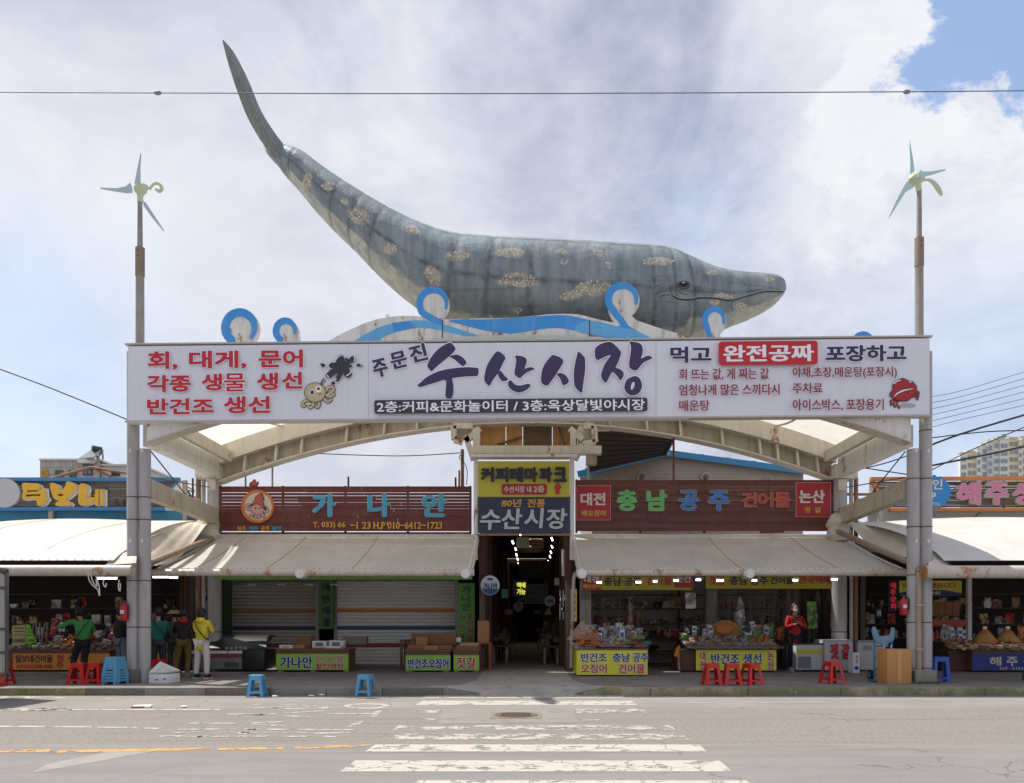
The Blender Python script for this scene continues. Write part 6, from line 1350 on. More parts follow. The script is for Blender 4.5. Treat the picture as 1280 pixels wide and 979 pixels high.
p2_ = thing('plastic_board', 'tall pale grey plastic panel leaning beside the pillar', 'panel', (GX(269, 23.6), 23.6, KZ)); pbox(263, 274.5, 737, 797, 23.7, .05, mt('panel_pale', '#a7a49c', .05, 4, .5), 'sheet', p2_); pbox(269.5, 270.5, 737, 797, 23.69, .012, mt('panel_line', '#7f7c76'), 'rib', p2_)
p3_ = thing('green_strip', 'dark green strip board left of the shutters', 'board', (GX(282, 24.8), 24.8, KZ)); pbox(276, 289, 727, 832, 24.8, .08, mt('strip_green_dark', '#2f4a28', .2, 3, .6), 'board', p3_)
# ================================================================== COUNTERS
wood_ = mt('counter_wood', '#6b4a35', .2, 4, .7, dirt=.4, stretch=(1, 1, 6)); wtop = mt('counter_top', '#7a5a44', .25, 4, .7, dirt=.5); block = mt('wood_block', '#8a7862', .2, 8, .8)
lime = mt('banner_lime', '#8fbf3a', .05, 2, .5); yel = mt('banner_yellow', '#d8d238', .05, 2, .5); nav = mt('letter_blue_dark', '#23347a', .04, 4, .4); crim = mt('letter_crimson', '#b3242c', .04, 4, .4)
def counter(label, x0, x1, y0, y1, Y, depth, banner, body=None, cat='counter', top=None, y_top=None, blocks=(), legs=True, sidebanner=None, name='shop_counter'):
    t = thing(name, label, cat, (GX((x0 + x1) / 2, Y), Y, KZ))
    X0, X1, Z0, Z1 = GX(x0, Y), GX(x1, Y), GZ(y1, Y), GZ(y0, Y); zt = GZ(y_top, Y) if y_top else Z1 + .06
    MB().box(X0 + .01, X1 - .01, Y + .015, Y + depth, Z0, zt - .04).build('body', body or wood_, t)
    MB().box(X0 - .02, X1 + .02, Y - .01, Y + depth + .02, zt - .04, zt).build('countertop', top or wtop, t, bevel=.008)
    if banner: MB().box(X0, X1, Y, Y + .012, Z0 + .01, Z1).build('banner', banner, t)
    if sidebanner: MB().box(X0 - .008, X0 + .004, Y + .02, Y + depth, Z0 + .01, Z1).build('side_banner', sidebanner, t)
    for px in blocks: X = GX(px, Y); MB().box(X - .07, X + .07, Y + .02, Y + .14, KZ, Z0).build('foot_block', block, t)
    for X in (X0 + .1, X1 - .1): MB().box(X - .06, X + .06, Y + depth - .15, Y + depth - .03, KZ, Z0).build('foot_block', block, t)
    return t, zt
cA, zA = counter('long brown counter with a lime banner, in front of the shutters', 345, 435.5, 817.5, 838, 22, .95, lime, blocks=(350, 391, 432), y_top=811)
Yt = 22
text('가나안', (350, 820.5, 391, 835.5), Yt, nav, cA, off=.045, outline=(whitep, .075)); text('건 어 물', (394.5, 819.8, 430, 828), Yt, crim, cA, off=.03, outline=(whitep, .065)); text('할인매장', (394.5, 829, 430, 837), Yt, crim, cA, off=.045, outline=(whitep, .075))
cB, zB = counter('counter with a lime banner and blue lettering, nearest the right shutter', 507, 563, 819, 838.5, 22, .9, lime, blocks=(512, 557), y_top=812.5)
text('반건조오징어', (509.5, 823, 561, 836), Yt, nav, cB, off=.04, outline=(whitep, .072))
cC, zC = counter('small counter with a lime banner and two red letters by the arcade', 567, 599, 819, 838.5, 22, .9, lime, blocks=(571, 595), y_top=812.5)
text('젓', (570.5, 821.5, 582, 836), Yt, crim, cC, off=.04, outline=(whitep, .072)); text('갈', (583.5, 821.5, 595, 836), Yt, crim, cC, off=.04, outline=(whitep, .072))
cD, zD = counter('yellow-wrapped counter piled with packets beside the arcade', 721, 809.5, 812.5, 844, 20.35, 1.3, yel, body=yel, y_top=811, sidebanner=yel)
Yt = 20.35
for s_, bx, m_ in (('반건조', (726, 816.3, 758.5, 827.5), nav), ('오징어', (726, 829.8, 758.5, 841.5), crim), ('충남', (765.5, 816.3, 787.5, 827.5), nav), ('공주', (791, 816.3, 810, 827.5), nav), ('건어물', (773, 829.8, 806, 841.5), crim)): text(s_, bx, Yt, m_, cD, off=.036, outline=(whitep, .068))
cE, zE = counter('yellow-fronted counter with brown sides behind the three red stools', 870, 970.5, 812.5, 838.5, 21.9, 1.3, yel, y_top=810)
Yt = 21.9
text('반건조 생선', (888.5, 817, 952, 830.5), Yt, nav, cE, off=.036, outline=(whitep, .068)); vtext('대전', (874.5, 814, 882, 837.5), Yt, crim, cE, gap=.1, off=.036, outline=(whitep, .068)); vtext('논산', (959, 814, 967.5, 837.5), Yt, crim, cE, gap=.1, off=.036, outline=(whitep, .068))
cF, zF = counter('brown fish counter with a blue banner at the right edge', 1215, 1330, 817.5, 838.5, 22, 1.4, mt('banner_blue', '#26388a', .05, 2, .5), y_top=811)
MB().box(GX(1170, 23), GX(1215, 22), 22.3, 23.2, KZ + .02, zF - .05).build('side_cabinet', mt('cabinet_brown', '#5a3c30', .2, 4, .7), cF)
Yt = 22
text('해', (1236, 821, 1251, 832.5), Yt, cw, cF, off=.04); text('주', (1257, 821, 1271.5, 832.5), Yt, cw, cF, off=.04); text('상', (1278, 821, 1292, 832.5), Yt, cw, cF, off=.04); text('H.P : 010.89', (1249, 834, 1283, 837.6), Yt, cw, cF, off=.015)
orb = mt('banner_orange', '#d98a28', .06, 2, .5)
cG, zG = counter('wide brown fish counter with an orange banner under the left tent', -90, 137, 817, 837, 22.2, 1.4, None, y_top=812)
pbox(16, 137, 817, 837.5, 22.19, .012, orb, 'banner', cG)
Yt = 22.19; dkb = mt('letter_brown', '#3a2318', .05, 4, .4)
for s_, bx, m_ in (('털보네건어물', (19.5, 818.5, 66, 828.5), dkb), ('H.P.010-5308-6086', (21, 830.5, 66, 835.5), rpan), ('청', (70.5, 818.5, 79.5, 826.5), rpan), ('주', (70.5, 827.5, 79.5, 836), rpan), ('세', (84.5, 818.5, 94, 826.5), rpan), ('천', (99, 818.5, 108, 826.5), rpan)): text(s_, bx, Yt, m_, cG, off=.035)
cH, zH = counter('short fish counter with an orange banner behind the shoppers', 190, 222, 816, 836, 22.4, 1.0, orb, y_top=811)
text('건어물', (203, 818.5, 219.5, 826), 22.4, rpan, cH, off=.035); text('할인장', (203, 828, 219.5, 835), 22.4, rpan, cH, off=.035)
# low wooden tables behind / between
for (x0, x1, y0, Y, l_) in ((500, 512, 797, 23.0, 'dark wooden table left of the blue-lettered counter'), (598, 614, 800, 22.6, 'orange-brown wooden table at the arcade mouth')):
    t = thing('side_table', l_, 'table', (GX((x0 + x1) / 2, Y), Y, KZ)); X0, X1 = GX(x0, Y), GX(x1, Y); z = GZ(y0 + 3, Y)
    m_ = mt('table_orange', '#8a4e2c', .15, 4, .6, stretch=(1, 1, 6)) if x0 > 550 else wood_
    MB().box(X0, X1, Y, Y + .8, z - .05, z).build('tabletop', m_, t)
    for X in (X0, X1 - .07):
        for y in (Y, Y + .73): MB().box(X, X + .07, y, y + .07, KZ, z - .05).build('leg', m_, t)
# ================================================================== BOXES
card = mt('cardboard', '#a87c52', .08, 3, .8, dirt=.15); cardd = mt('cardboard_dark', '#85603f', .1, 3, .8, dirt=.2); foam = mt('styrofoam', '#dedfdf', .03, 9, .7); tape = mt('tape_tan', '#c39a62', .05, 6, .35)
def cbox(label, x0, x1, y0, y1, Y, d, mat=None, rz=0, name='cardboard_box', cat='cardboard box', lid=True, label_mat=None, group=None, zbase=None):
    p = W((x0 + x1) / 2, y1, Y); w = (x1 - x0) * Y / F; h = (y1 - y0) * Y / F
    if zbase is not None: p.z = zbase
    t = thing(name, label, cat, (p.x, Y + d / 2, p.z), group); mat = mat or card
    c = Vector((p.x, Y + d / 2, p.z + h / 2))
    MB().obox(c, (w, d, h - .012), rz).build('body', mat, t, bevel=.006)
    if lid and mat not in (foam,):
        MB().obox(c + Vector((0, 0, h / 2 - .004)), (w * 1.005, d * 1.005, .008), rz).build('flaps', mat, t); MB().obox(c + Vector((0, 0, h / 2 + .001)), (w * 1.01, min(.06, d * .2), .005), rz).build('tape', tape, t)
    elif lid: MB().obox(c + Vector((0, 0, h / 2 - .02)), (w * 1.03, d * 1.03, .04), rz).build('lid', mat, t, bevel=.006)
    if label_mat: MB().obox(c + Vector((0, -d / 2 - .003, 0)), (w * .55, .004, h * .5), 0).build('label_print', label_mat, t)
    return t
for a in ((  'flat white carton with a yellow label, leftmost on the long counter', 349, 365, 806, 810.5, 22.1, .3, foam, 'y'), ('tall brown cardboard box behind the flat carton on the long counter', 371, 388, 793, 807, 22.5, .35, cardd, None), ('open brown box on the long counter in front of the tall one', 361, 380, 806, 810.5, 22.2, .25, card, None),
          ('left white foam box on the long counter', 390, 408, 795, 804, 22.5, .35, foam, 'g'), ('right white foam box on the long counter', 411, 429, 794, 803.5, 22.5, .35, foam, 'g'), ('white paper tray lying on the right end of the long counter', 407, 426, 808, 811, 22.1, .25, foam, None), ('flat grey carton stack behind the foam boxes', 428, 458, 796, 806, 22.9, .3, mt('carton_grey', '#77726c', .1, 4, .7), None),
          ('long cardboard box across the back of the blue-lettered counter', 514, 570, 792, 806, 22.75, .3, cardd, None), ('small light cardboard box on the blue-lettered counter', 520, 534, 794, 809, 22.5, .2, card, None), ('low cardboard box at the left front of the blue-lettered counter', 510, 530, 806, 812, 22.05, .3, cardd, None), ('low cardboard tray in the middle of the blue-lettered counter', 530, 548, 807, 812, 22.05, .3, card, None), ('low cardboard box at the right of the blue-lettered counter', 549, 565, 806.5, 812, 22.05, .3, cardd, None),
          ('pale cardboard box on the small red-lettered counter', 575, 598, 800, 808, 22.45, .3, mt('carton_pale', '#b39b76', .08, 4, .7), None), ('low brown box at the front of the small red-lettered counter', 570, 597, 807.5, 812.5, 22.05, .3, cardd, None), ('small white switch box between the lime banners', 570, 576, 797, 803, 22.8, .1, foam, None)):
    onz = zA if a[2] < 460 else (zB if a[2] < 566 else zC)
    low = a[4] > 806 or True
    cbox(a[0], a[1], a[2], a[3], a[4], a[5], a[6], a[7], label_mat={'y': mt('label_yellow', '#c9b03a'), 'g': mt('label_greyblue', '#6f7478')}.get(a[8]), group='boxes on the shuttered shop counters', zbase=onz if a[4] > 803 - .1 and a[5] < 22.6 else None)
t = thing('cardboard_sheet', 'tall flattened cardboard sheet leaning by the green vertical sign', 'cardboard', tuple(W(604, 804, 23))); pbox(597, 611.5, 776, 805, 22.9, .04, card, 'sheet', t)
# big carton on the kerb by the right column, edge towards the road
bc = thing('cardboard_box', 'big brown carton standing corner-on beside the right gateway columns', 'cardboard box', (GX(1117, 18), 18, KZ))
e0, eL, eR = ground(1109, 855, KZ), W(1096, 851, 18.35), W(1139.5, 853, 18.0)
A_ = Vector((e0.x, e0.y, 0)); Lq = Vector((GX(1096, 18.25), 18.25, 0)); Rq = Vector((GX(1139.5, 17.95), 17.95, 0)); Bk = Lq + Rq - A_
zt = GZ(812, 17.9)
MB().prismz([(q.x, q.y) for q in (A_, Rq, Bk, Lq)], KZ, zt).build('body', mt('carton_orange', '#c0894f', .05, 2, .75), bc, bevel=.008)
nrm = Vector((Rq.y - A_.y, -(Rq.x - A_.x), 0)).normalized(); md = (A_ + Rq) / 2
MB().obox((md.x + nrm.x * .003, md.y + nrm.y * .003, (KZ + zt) / 2), (.09, .004, zt - KZ - .02), math.atan2(Rq.y - A_.y, Rq.x - A_.x)).build('tape', tape, bc)
MB().prismz([(q.x, q.y) for q in (A_.lerp(Bk, .01), Rq.lerp(Lq, .01), Bk, Lq)], zt - .002, zt + .006).build('flaps', card, bc)
# styrofoam box with the lid propped on it
sbx = thing('styrofoam_box', 'white styrofoam box with its lid tilted, beside the left gateway column', 'foam box', (GX(205, 18.1), 18.1, KZ))
P0, P1, P2 = Vector((GX(186, 17.95), 17.95, 0)), Vector((GX(209, 17.9), 17.9, 0)), Vector((GX(225, 18.45), 18.45, 0)); P3 = P0 + P2 - P1
MB().prismz([(q.x, q.y) for q in (P0, P1, P2, P3)], KZ, KZ + .21).build('body', foam, sbx, bevel=.008)
c_ = (P0 + P2) / 2; top = KZ + .21
lidp = [Vector((P0.x, P0.y, top + .01)), Vector((P1.x, P1.y, top + .02)), Vector((P2.x, P2.y, top + .03)), Vector((P3.x, P3.y - .1, top + .23))]
MB().add(lidp + [q + Vector((0, 0, .035)) for q in lidp], [(3, 2, 1, 0), (4, 5, 6, 7), (0, 1, 5, 4), (1, 2, 6, 5), (2, 3, 7, 6), (3, 0, 4, 7)]).build('lid', mt('styrofoam_lid', '#c9c8c2', .04, 8, .7), sbx)
for px, y in ((194, 849), (204, 848)): flat([(px, y), (px + 3.5, y), (px + 3.5, y + 1.5), (px, y + 1.5)], 17.9, mt('stamp_ink', '#55585c'), sbx, 'stamp')
# ================================================================== STOOLS
def stool(name, label, mat, h=.45, w=.36, tw=.27, group=None):
    t = thing(name, label, 'stool', (0, 0, 0), group)
    MB().box(-tw / 2, tw / 2, -tw / 2, tw / 2, h - .035, h).build('seat', mat, t, bevel=.012)
    for sx in (-1, 1):
        for sy in (-1, 1):
            a, b2 = w / 2, tw / 2 - .004; lw = .07; b = MB()
            for (ux, uy) in ((1, 0), (0, 1)):
                # one flat flange of the angled leg
                def pt(f, k, zz, off): 
                    x = sx * (f - (k if ux else off)); y = sy * (f - (off if ux else k)); return (x, y, zz)
                for_ = [pt(a, 0, 0, 0), pt(a, lw, 0, 0), pt(b2, lw * .95, h - .03, 0), pt(b2, 0, h - .03, 0), pt(a, 0, 0, .012), pt(a, lw, 0, .012), pt(b2, lw * .95, h - .03, .012), pt(b2, 0, h - .03, .012)]
                b.add(for_, [(0, 1, 2, 3), (7, 6, 5, 4), (0, 4, 5, 1), (1, 5, 6, 2), (2, 6, 7, 3), (3, 7, 4, 0)])
            b.build('leg', mat, t, smooth=False)
    def at(z): return tw / 2 + (w / 2 - tw / 2) * (1 - z / h)
    for k in range(4):
        for (z, hh, nm) in ((.10, .05, 'rung'), (h - .065, .07, 'apron')):
            r_ = at(z) - .008; b = MB(); b.box(-r_ + .02, r_ - .02, -r_ - .006, -r_ + .008, z - hh / 2, z + hh / 2)
            o = b.build(nm, mat, t)
            for v in o.data.vertices: v.co = Matrix.Rotation(k * math.pi / 2, 3, 'Z') @ v.co
    return t
pb = mt('plastic_blue', '#5a9fc4', .04, 4, .4, dirt=.15); prd = mt('plastic_red', '#c41f1f', .04, 4, .35); pdb = mt('plastic_deep_blue', '#1f4fa8', .04, 4, .4)
g1 = 'light blue plastic stools by the kerb'
st0 = stool('plastic_stool', 'light blue stool standing on the road nearest the yellow-coated person', pb, group=g1)
def put(o, px, py, z=0, rz=0, onroad=False):
    p = ground(px, py, z); o.location = (p.x, p.y + .18, z); o.rotation_euler = (0, 0, rz); ORG[o.name] = Vector(o.location); return o
put(st0, 317.5, 872, 0.0, .06)
put(copy_tree(st0, 'light blue stool standing on the road in front of the right shutter'), 454.5, 871, 0.0, -.15)
for k in range(4):
    c = copy_tree(st0, ['bottom light blue stool of the stack beside the left gateway column', 'second light blue stool from the bottom of the stack by the column', 'third light blue stool from the bottom of the stack by the column', 'topmost light blue stool of the stack beside the left column'][k]); put(c, 138.5, 856, KZ, -.2 + .03 * k); c.location.z = KZ + .062 * k; c.scale = (1.12, 1.12, .93)
g2 = 'red plastic stools along the kerb'
rs0 = stool('plastic_stool', 'red stool, leftmost of the three in front of the yellow counter', prd, h=.47, w=.40, group=g2); put(rs0, 892, 857, KZ, .05)
for px, py, rz, l_, sc in ((917.5, 857, -.05, 'red stool, middle of the three in front of the yellow counter', 1), (942, 857, .35, 'red stool, last of the three towards the red-coated woman', 1), (1044, 855.5, .25, 'single red stool in front of the white chest freezer', 1.06), (93, 856, .1, 'red stool behind the green-jacketed woman, farthest from the blue stack', 1), (116, 856, -.1, 'red stool just beside the stack of light blue stools', 1), (156, 852, .2, 'red stool mostly hidden behind the left gateway column', 1), (195, 849, .1, 'red stool behind the styrofoam box', 1), (-4, 857, .1, 'red stool cut off by the left edge behind the truck', 1)):
    put(copy_tree(rs0, l_, scale=sc), px, py, KZ, rz)
ds = stool('plastic_stool', 'deep blue stool with a solid tall body beside the right column', pdb, h=.58, w=.38, tw=.30, group='deep blue stools'); put(ds, 1180, 853.5, KZ, -.2)
MB().box(-.17, .17, -.165, -.15, .25, .5).build('front_panel', pdb, ds); MB().box(-.165, -.15, -.17, .17, .2, .5).build('side_panel', pdb, ds); MB().box(-.18, .18, -.185, -.165, .06, .2).build('front_panel', pdb, ds)
put(copy_tree(ds, 'deep blue stool cut off by the right edge of the photo'), 1300, 852, KZ, .1)
# ================================================================== FREEZERS
fw = mt('freezer_white', '#b9bcc0', .04, 3, .35, dirt=.2); gl_ = M('freezer_glass', '#39424a', .1, 3, .08)
fz = thing('chest_freezer', 'white chest freezer with red letters on its end and a glass top', 'freezer', (GX(1035, 22.4), 22.4, KZ))
X0, X1 = GX(1031, 22.0), GX(1066, 22.0); Yf = 22.0; Z1 = GZ(800, Yf)
MB().prismx([(Yf, KZ + .05), (Yf, Z1 - .05), (Yf + .15, Z1), (Yf + .85, Z1), (Yf + .85, KZ + .05)], X0, X1).build('end_cabinet', fw, fz)
MB().box(X0 - .75, X0, Yf + .10, Yf + .95, KZ + .05, Z1 - .14).build('body', fw, fz, bevel=.02); MB().box(X0 - .75, X0, Yf + .085, Yf + .10, KZ + .5, KZ + .62).build('yellow_band', mt('label_yellow', '#c9b03a'), fz); MB().box(X0 - .76, X0 + .0, Yf + .12, Yf + .93, Z1 - .14, Z1 - .09).build('glass_lid', gl_, fz)
MB().box(X0 - .7, X0 - .35, Yf + .08, Yf + .10, KZ + .1, KZ + .42).build('grille', mt('grille_grey', '#6f7478', .2, 30, .5), fz)
text('젓', (1037, 804.5, 1048, 824), Yf, crim, fz, off=.05); text('갈', (1051, 804.5, 1062, 824), Yf, crim, fz, off=.05)
fz2 = thing('chest_freezer', 'second white freezer standing behind the hand truck', 'freezer', (GX(1085, 22.6), 22.6, KZ)); MB().box(GX(1072, 22.4), GX(1105, 22.4), 22.4, 23.2, KZ + .03, GZ(803, 22.4)).build('body', fw, fz2, bevel=.03); MB().box(GX(1074, 22.4), GX(1103, 22.4), 22.45, 23.15, GZ(803, 22.4), GZ(800.5, 22.4)).build('lid', mt('lid_grey', '#8e9296'), fz2); MB().box(GX(1080, 22.38), GX(1090, 22.38), 22.38, 22.4, GZ(813, 22.4), GZ(807, 22.4)).build('panel', mt('lid_grey', '#8e9296'), fz2)
fb = thing('styrofoam_box', 'narrow white foam box standing on end beside the lettered freezer', 'foam box', (GX(1070, 21.6), 21.6, KZ)); MB().box(GX(1066.5, 21.5), GX(1074.5, 21.5), 21.5, 21.85, KZ, GZ(816, 21.5)).build('body', foam, fb, bevel=.01); flat(ell(1070.5, 835, 2.6, 2.6, 14), 21.5, nav, fb, 'emblem'); vtext('젓갈', (1069, 819, 1072.5, 829), 21.5, crim, fb, off=.02)
dc = thing('display_fridge', 'long low display fridge with a dark curved hood left of the long counter', 'display fridge', (GX(285, 22.3), 22.3, KZ))
X0, X1 = GX(240, 22.1), GX(302, 22.1)
MB().box(X0, X1, 22.1, 23.0, KZ + .08, GZ(817, 22.1)).build('body', mt('fridge_steel', '#8c8a88', .08, 3, .35, .5, dirt=.3), dc, bevel=.01); MB().box(X0 - .02, X1 + .02, 22.06, 22.12, GZ(817, 22.1), GZ(813.5, 22.1)).build('front_rail', creamw, dc); MB().box(X0, X1, 22.07, 22.1, GZ(822, 22.1), GZ(818, 22.1)).build('red_stripe', mt('stripe_red', '#8a2f38'), dc)
for k in range(8): MB().box(GX(281 + k * 2.2, 22.1), GX(282.4 + k * 2.2, 22.1), 22.085, 22.1, GZ(834, 22.1), GZ(828, 22.1)).build('vent_slot', mt('slot_dark', '#4a4846'), dc)
MB().box(X1 + .01, X1 + .62, 22.15, 23.2, KZ + .05, GZ(812, 22.1)).build('end_cabinet', mt('hood_dark', '#2a2827', .1, 3, .4), dc, bevel=.05)
hd = MB(); hd.grid(lambda u, v: (X0 + (X1 - X0 + .62) * u, 22.2 + .9 * v, GZ(812, 22.1) + .36 * math.sin(math.pi * .5 * v) + .02), 6, 8, thick=.03); hd.build('hood', mt('hood_dark', '#2a2827'), dc, smooth=True)
for k in range(5): MB().ball((X0 + .95 + .13 * k, 22.12, GZ(810.5, 22.1)), (.05, .03, .05), 10, 7).build('tub', mt('tub_grey', '#8f8f8d'), dc)
# ================================================================== GOODS
def bagmesh(w, h, t, seed, nx=4, nz=5):
    rr = random.Random(seed); b = MB()
    def f(s_):
        def g(u, v):
            k = (math.sin(math.pi * u) * math.sin(math.pi * v)) ** .5
            return Vector(((u - .5) * w * (1 - .08 * math.sin(math.pi * v)), s_ * t / 2 * k * (1 + rr.uniform(-.25, .25)), v * h))
        return g
    b.grid(f(-1), nx, nz); b.grid(f(1), nx, nz); return b
def bagmat(name, a, sc, rough):
    t = NT(name); c0 = lin(a); lo_ = tuple(v * .45 for v in c0); hi_ = tuple(min(.9, v * 1.7) for v in c0); p = t.map(t.tc.outputs['Object'], (1, .2, 1.3)); vo = t.n.new('ShaderNodeTexVoronoi'); vo.inputs['Scale'].default_value = sc; t.l.new(p, vo.inputs['Vector'])
    sp_ = t.n.new('ShaderNodeSeparateColor'); t.l.new(vo.outputs['Color'], sp_.inputs[0]); n = t.noise(p, 5, 4, .6)
    c = t.mix(t.rng(sp_.outputs[0], .15, .85), lo_, hi_); c = t.mix(t.math('MULTIPLY', t.rng(n, .56, .62), .6), c, (.75, .76, .78)); c = t.mix(t.math('MULTIPLY', t.rng(n, .42, .36), .5), c, (.02, .018, .016))
    t.bump(t.noise(p, 7, 3), .8, .3); return t.done(c, rough, 0, .8)
BAGM = {'brown': bagmat('bag_brown', '#8a6a52', 7, .3), 'silver': bagmat('bag_silver', '#a5a6aa', 5, .25), 'pink': bagmat('bag_pink', '#a8857f', 6, .3), 'orange': bagmat('bag_orange', '#cc6f2f', 4, .3), 'tan': bagmat('bag_tan', '#b89c6d', 6, .35), 'dark': bagmat('bag_dark', '#363336', 4, .25), 'green': bagmat('bag_green', '#79a04f', 4, .4), 'white': bagmat('bag_white', '#cfd2d6', 3, .4), 'red': bagmat('bag_red', '#b03d32', 5, .35), 'teal': bagmat('bag_teal', '#57909a', 4, .4)}
WORDS = {'brown': 'clear bag of brown dried fish', 'silver': 'clear bag of silvery anchovy', 'pink': 'clear bag of pinkish shrimp', 'orange': 'packet of orange shredded squid', 'tan': 'packet of tan pollack', 'dark': 'black seaweed packet', 'green': 'green and white packet', 'white': 'white labelled pouch', 'red': 'brick-red packet', 'teal': 'teal-edged flat packet'}
PROTO = {}
lab = mt('label_paper', '#c3c9d6', .04, 6, .5); labb = mt('label_ink', '#39508f', .1, 12, .5)
BAGS = []
def bag(kind, px, py, Y, w, h, t=.07, tilt=0, lean=0, where='', lbl=False, base=None):
    """a packet whose foot stands at pixel (px,py) of the photograph at depth Y"""
    p = W(px, py, Y); 
    if base is not None: p.z = base
    key = (kind, lbl)
    if key not in PROTO:
        r0 = thing('seafood_packet', '-', 'packet', (0, 0, 0)); bagmesh(1, 1, 1, hash(kind) % 97).build('pouch', BAGM[kind], r0, smooth=True)
        if lbl: MB().box(-.28, .28, -.50, -.46, .35, .85).build('label_paper', lab, r0); MB().box(-.2, .2, -.52, -.50, .5, .72).build('label_print', labb, r0)
        PROTO[key] = r0; c = r0
    else: c = copy_tree(PROTO[key])
    c.location = p; c.scale = (w, t, h); c.rotation_euler = (lean, tilt, random.uniform(-.25, .25))
    k_ = (kind, where); c['group'] = f'goods of one kind {where}'[:60]; BAGS.append((c, kind, where, lean, px))
    posn = 'lying flat' if abs(lean) > 1 else ('leaning' if abs(tilt) > .15 else 'standing upright')
    c['label'] = f'{WORDS[kind]} {posn} {where}'; return c
def mass(name, label, fn, n, mat, size, cat='goods', flatness=.4, seed=1):
    rr = random.Random(seed); b = MB()
    for i in range(n):
        p = fn(rr); s_ = rr.uniform(.5, 1.2) * size
        b.obox(p, (s_, s_ * rr.uniform(.3, .8), s_ * flatness * rr.uniform(.4, 1)), rr.uniform(0, 6.3), rr.uniform(-.5, .5), rr.uniform(-.5, .5))
    return b.build(name, mat, None, kind='stuff', label=label, cat=cat)
fishm = [mt('dried_fish_tan', '#9c7c58', .4, 40, .5), mt('dried_fish_orange', '#b56a35', .4, 30, .5), mt('dried_fish_red', '#96392a', .4, 30, .5), mt('dried_fish_pale', '#b9a78a', .35, 40, .5), mt('dried_fish_grey', '#7d7872', .5, 40, .35)]
# --- yellow counter D
w_ = 'on the counter by the arcade'
Y = 20.9
for px, py, k, h, w, l_ in ((748, 809, 'dark', .46, .26, 1), (757, 809, 'silver', .50, .2, 0), (768, 809, 'pink', .34, .26, 0), (778, 809, 'silver', .56, .24, 1), (787, 808, 'brown', .50, .2, 0), (795, 808, 'silver', .46, .24, 0), (742, 800, 'silver', .46, .3, 0), (790, 797, 'brown', .34, .2, 0), (800, 797, 'pink', .30, .22, 0)):
    bag(k, px, py, Y + (.35 if py < 805 else 0), w, h, .12, random.uniform(-.12, .12), -.12, w_, bool(l_), base=zD if py > 805 else zD + .15)
for i, (px, py, k, w) in enumerate(((789, 806, 'green', .40), (797, 803, 'red', .4), (803, 808, 'teal', .44), (802, 811, 'orange', .4), (770, 811, 'pink', .5), (785, 811, 'white', .34), (754, 811, 'pink', .46), (797, 800, 'green', .4), (806, 811.5, 'teal', .3))):
    bag(k, px, py, 20.42 + .06 * (i % 3), w, .28, .06, 0, -1.25, w_, base=zD + .03 + (811.5 - py) * .019)
mass('dried_squid_sheets', 'orange dried squid heaped in clear wrap at the left end of the yellow counter', lambda r: (GX(r.uniform(722, 748), 20.7), 20.4 + r.uniform(0, .7), zD + .05 + r.random() ** 1.6 * .42), 260, fishm[1], .12, seed=2)
wrap = M('clear_wrap', '#c9c4bc', .1, 6, .12)
nn_ = wrap.node_tree; wrap.node_tree.nodes['Principled BSDF'].inputs['Alpha'].default_value = .28
tz = thing('wrapped_house_display', 'tent-shaped clear plastic wrap over orange dried squid at the arcade corner', 'display', (GX(730, 20.5), 20.5, zD))
for a, c in (((709, 800), (728, 776)), ((728, 776), (750, 800)), ((712, 803), (716, 813)), ((728, 776), (727, 800))): MB().cyl(W(*a, 20.5), W(*c, 20.5), .02, None, 6).build('frame_bar', mt('wood_orange', '#a87242', .1, 5, .6), tz)
MB().add([W(709, 800, 20.45), W(728, 776, 20.45), W(750, 800, 20.45), W(728, 779, 21.1)], [(0, 1, 3), (1, 2, 3), (0, 2, 1)]).build('plastic_sheet', wrap, tz)
MB().add([W(712, 803, 20.5), W(748, 803, 20.5), W(744, 813, 20.45), W(720, 813, 20.45)], [(0, 1, 2, 3)]).build('plastic_sheet', wrap, tz)
for px, py in ((722, 796), (730, 801), (736, 806), (726, 808)): bag('orange', px, py, 20.47, .26, .16, .06, .3, -.9, 'under the tent-shaped wrap')
bag('tan', 742, 809, 20.44, .3, .24, .08, .1, -.4, w_, True)
for i, (px, k, h, l_) in enumerate(((744, 'pink', .3, 0), (752, 'dark', .62, 1), (760, 'brown', .66, 0), (768, 'silver', .58, 0), (776, 'white', .66, 1), (784, 'silver', .6, 0), (792, 'red', .5, 0), (799, 'silver', .52, 0), (805, 'dark', .40, 0))): bag(k, px, 806, 21.35, .25, h, .12, random.uniform(-.1, .1), -.08, w_, bool(l_), base=zD)
for i, (px, k, h, l_) in enumerate(((757, 'pink', .26, 0), (764, 'silver', .30, 0), (772, 'tan', .28, 0), (780, 'pink', .28, 0), (751, 'brown', .24, 0))): bag(k, px, 809, 20.62, .24, h, .1, random.uniform(-.1, .1), -.3, w_, bool(l_), base=zD)
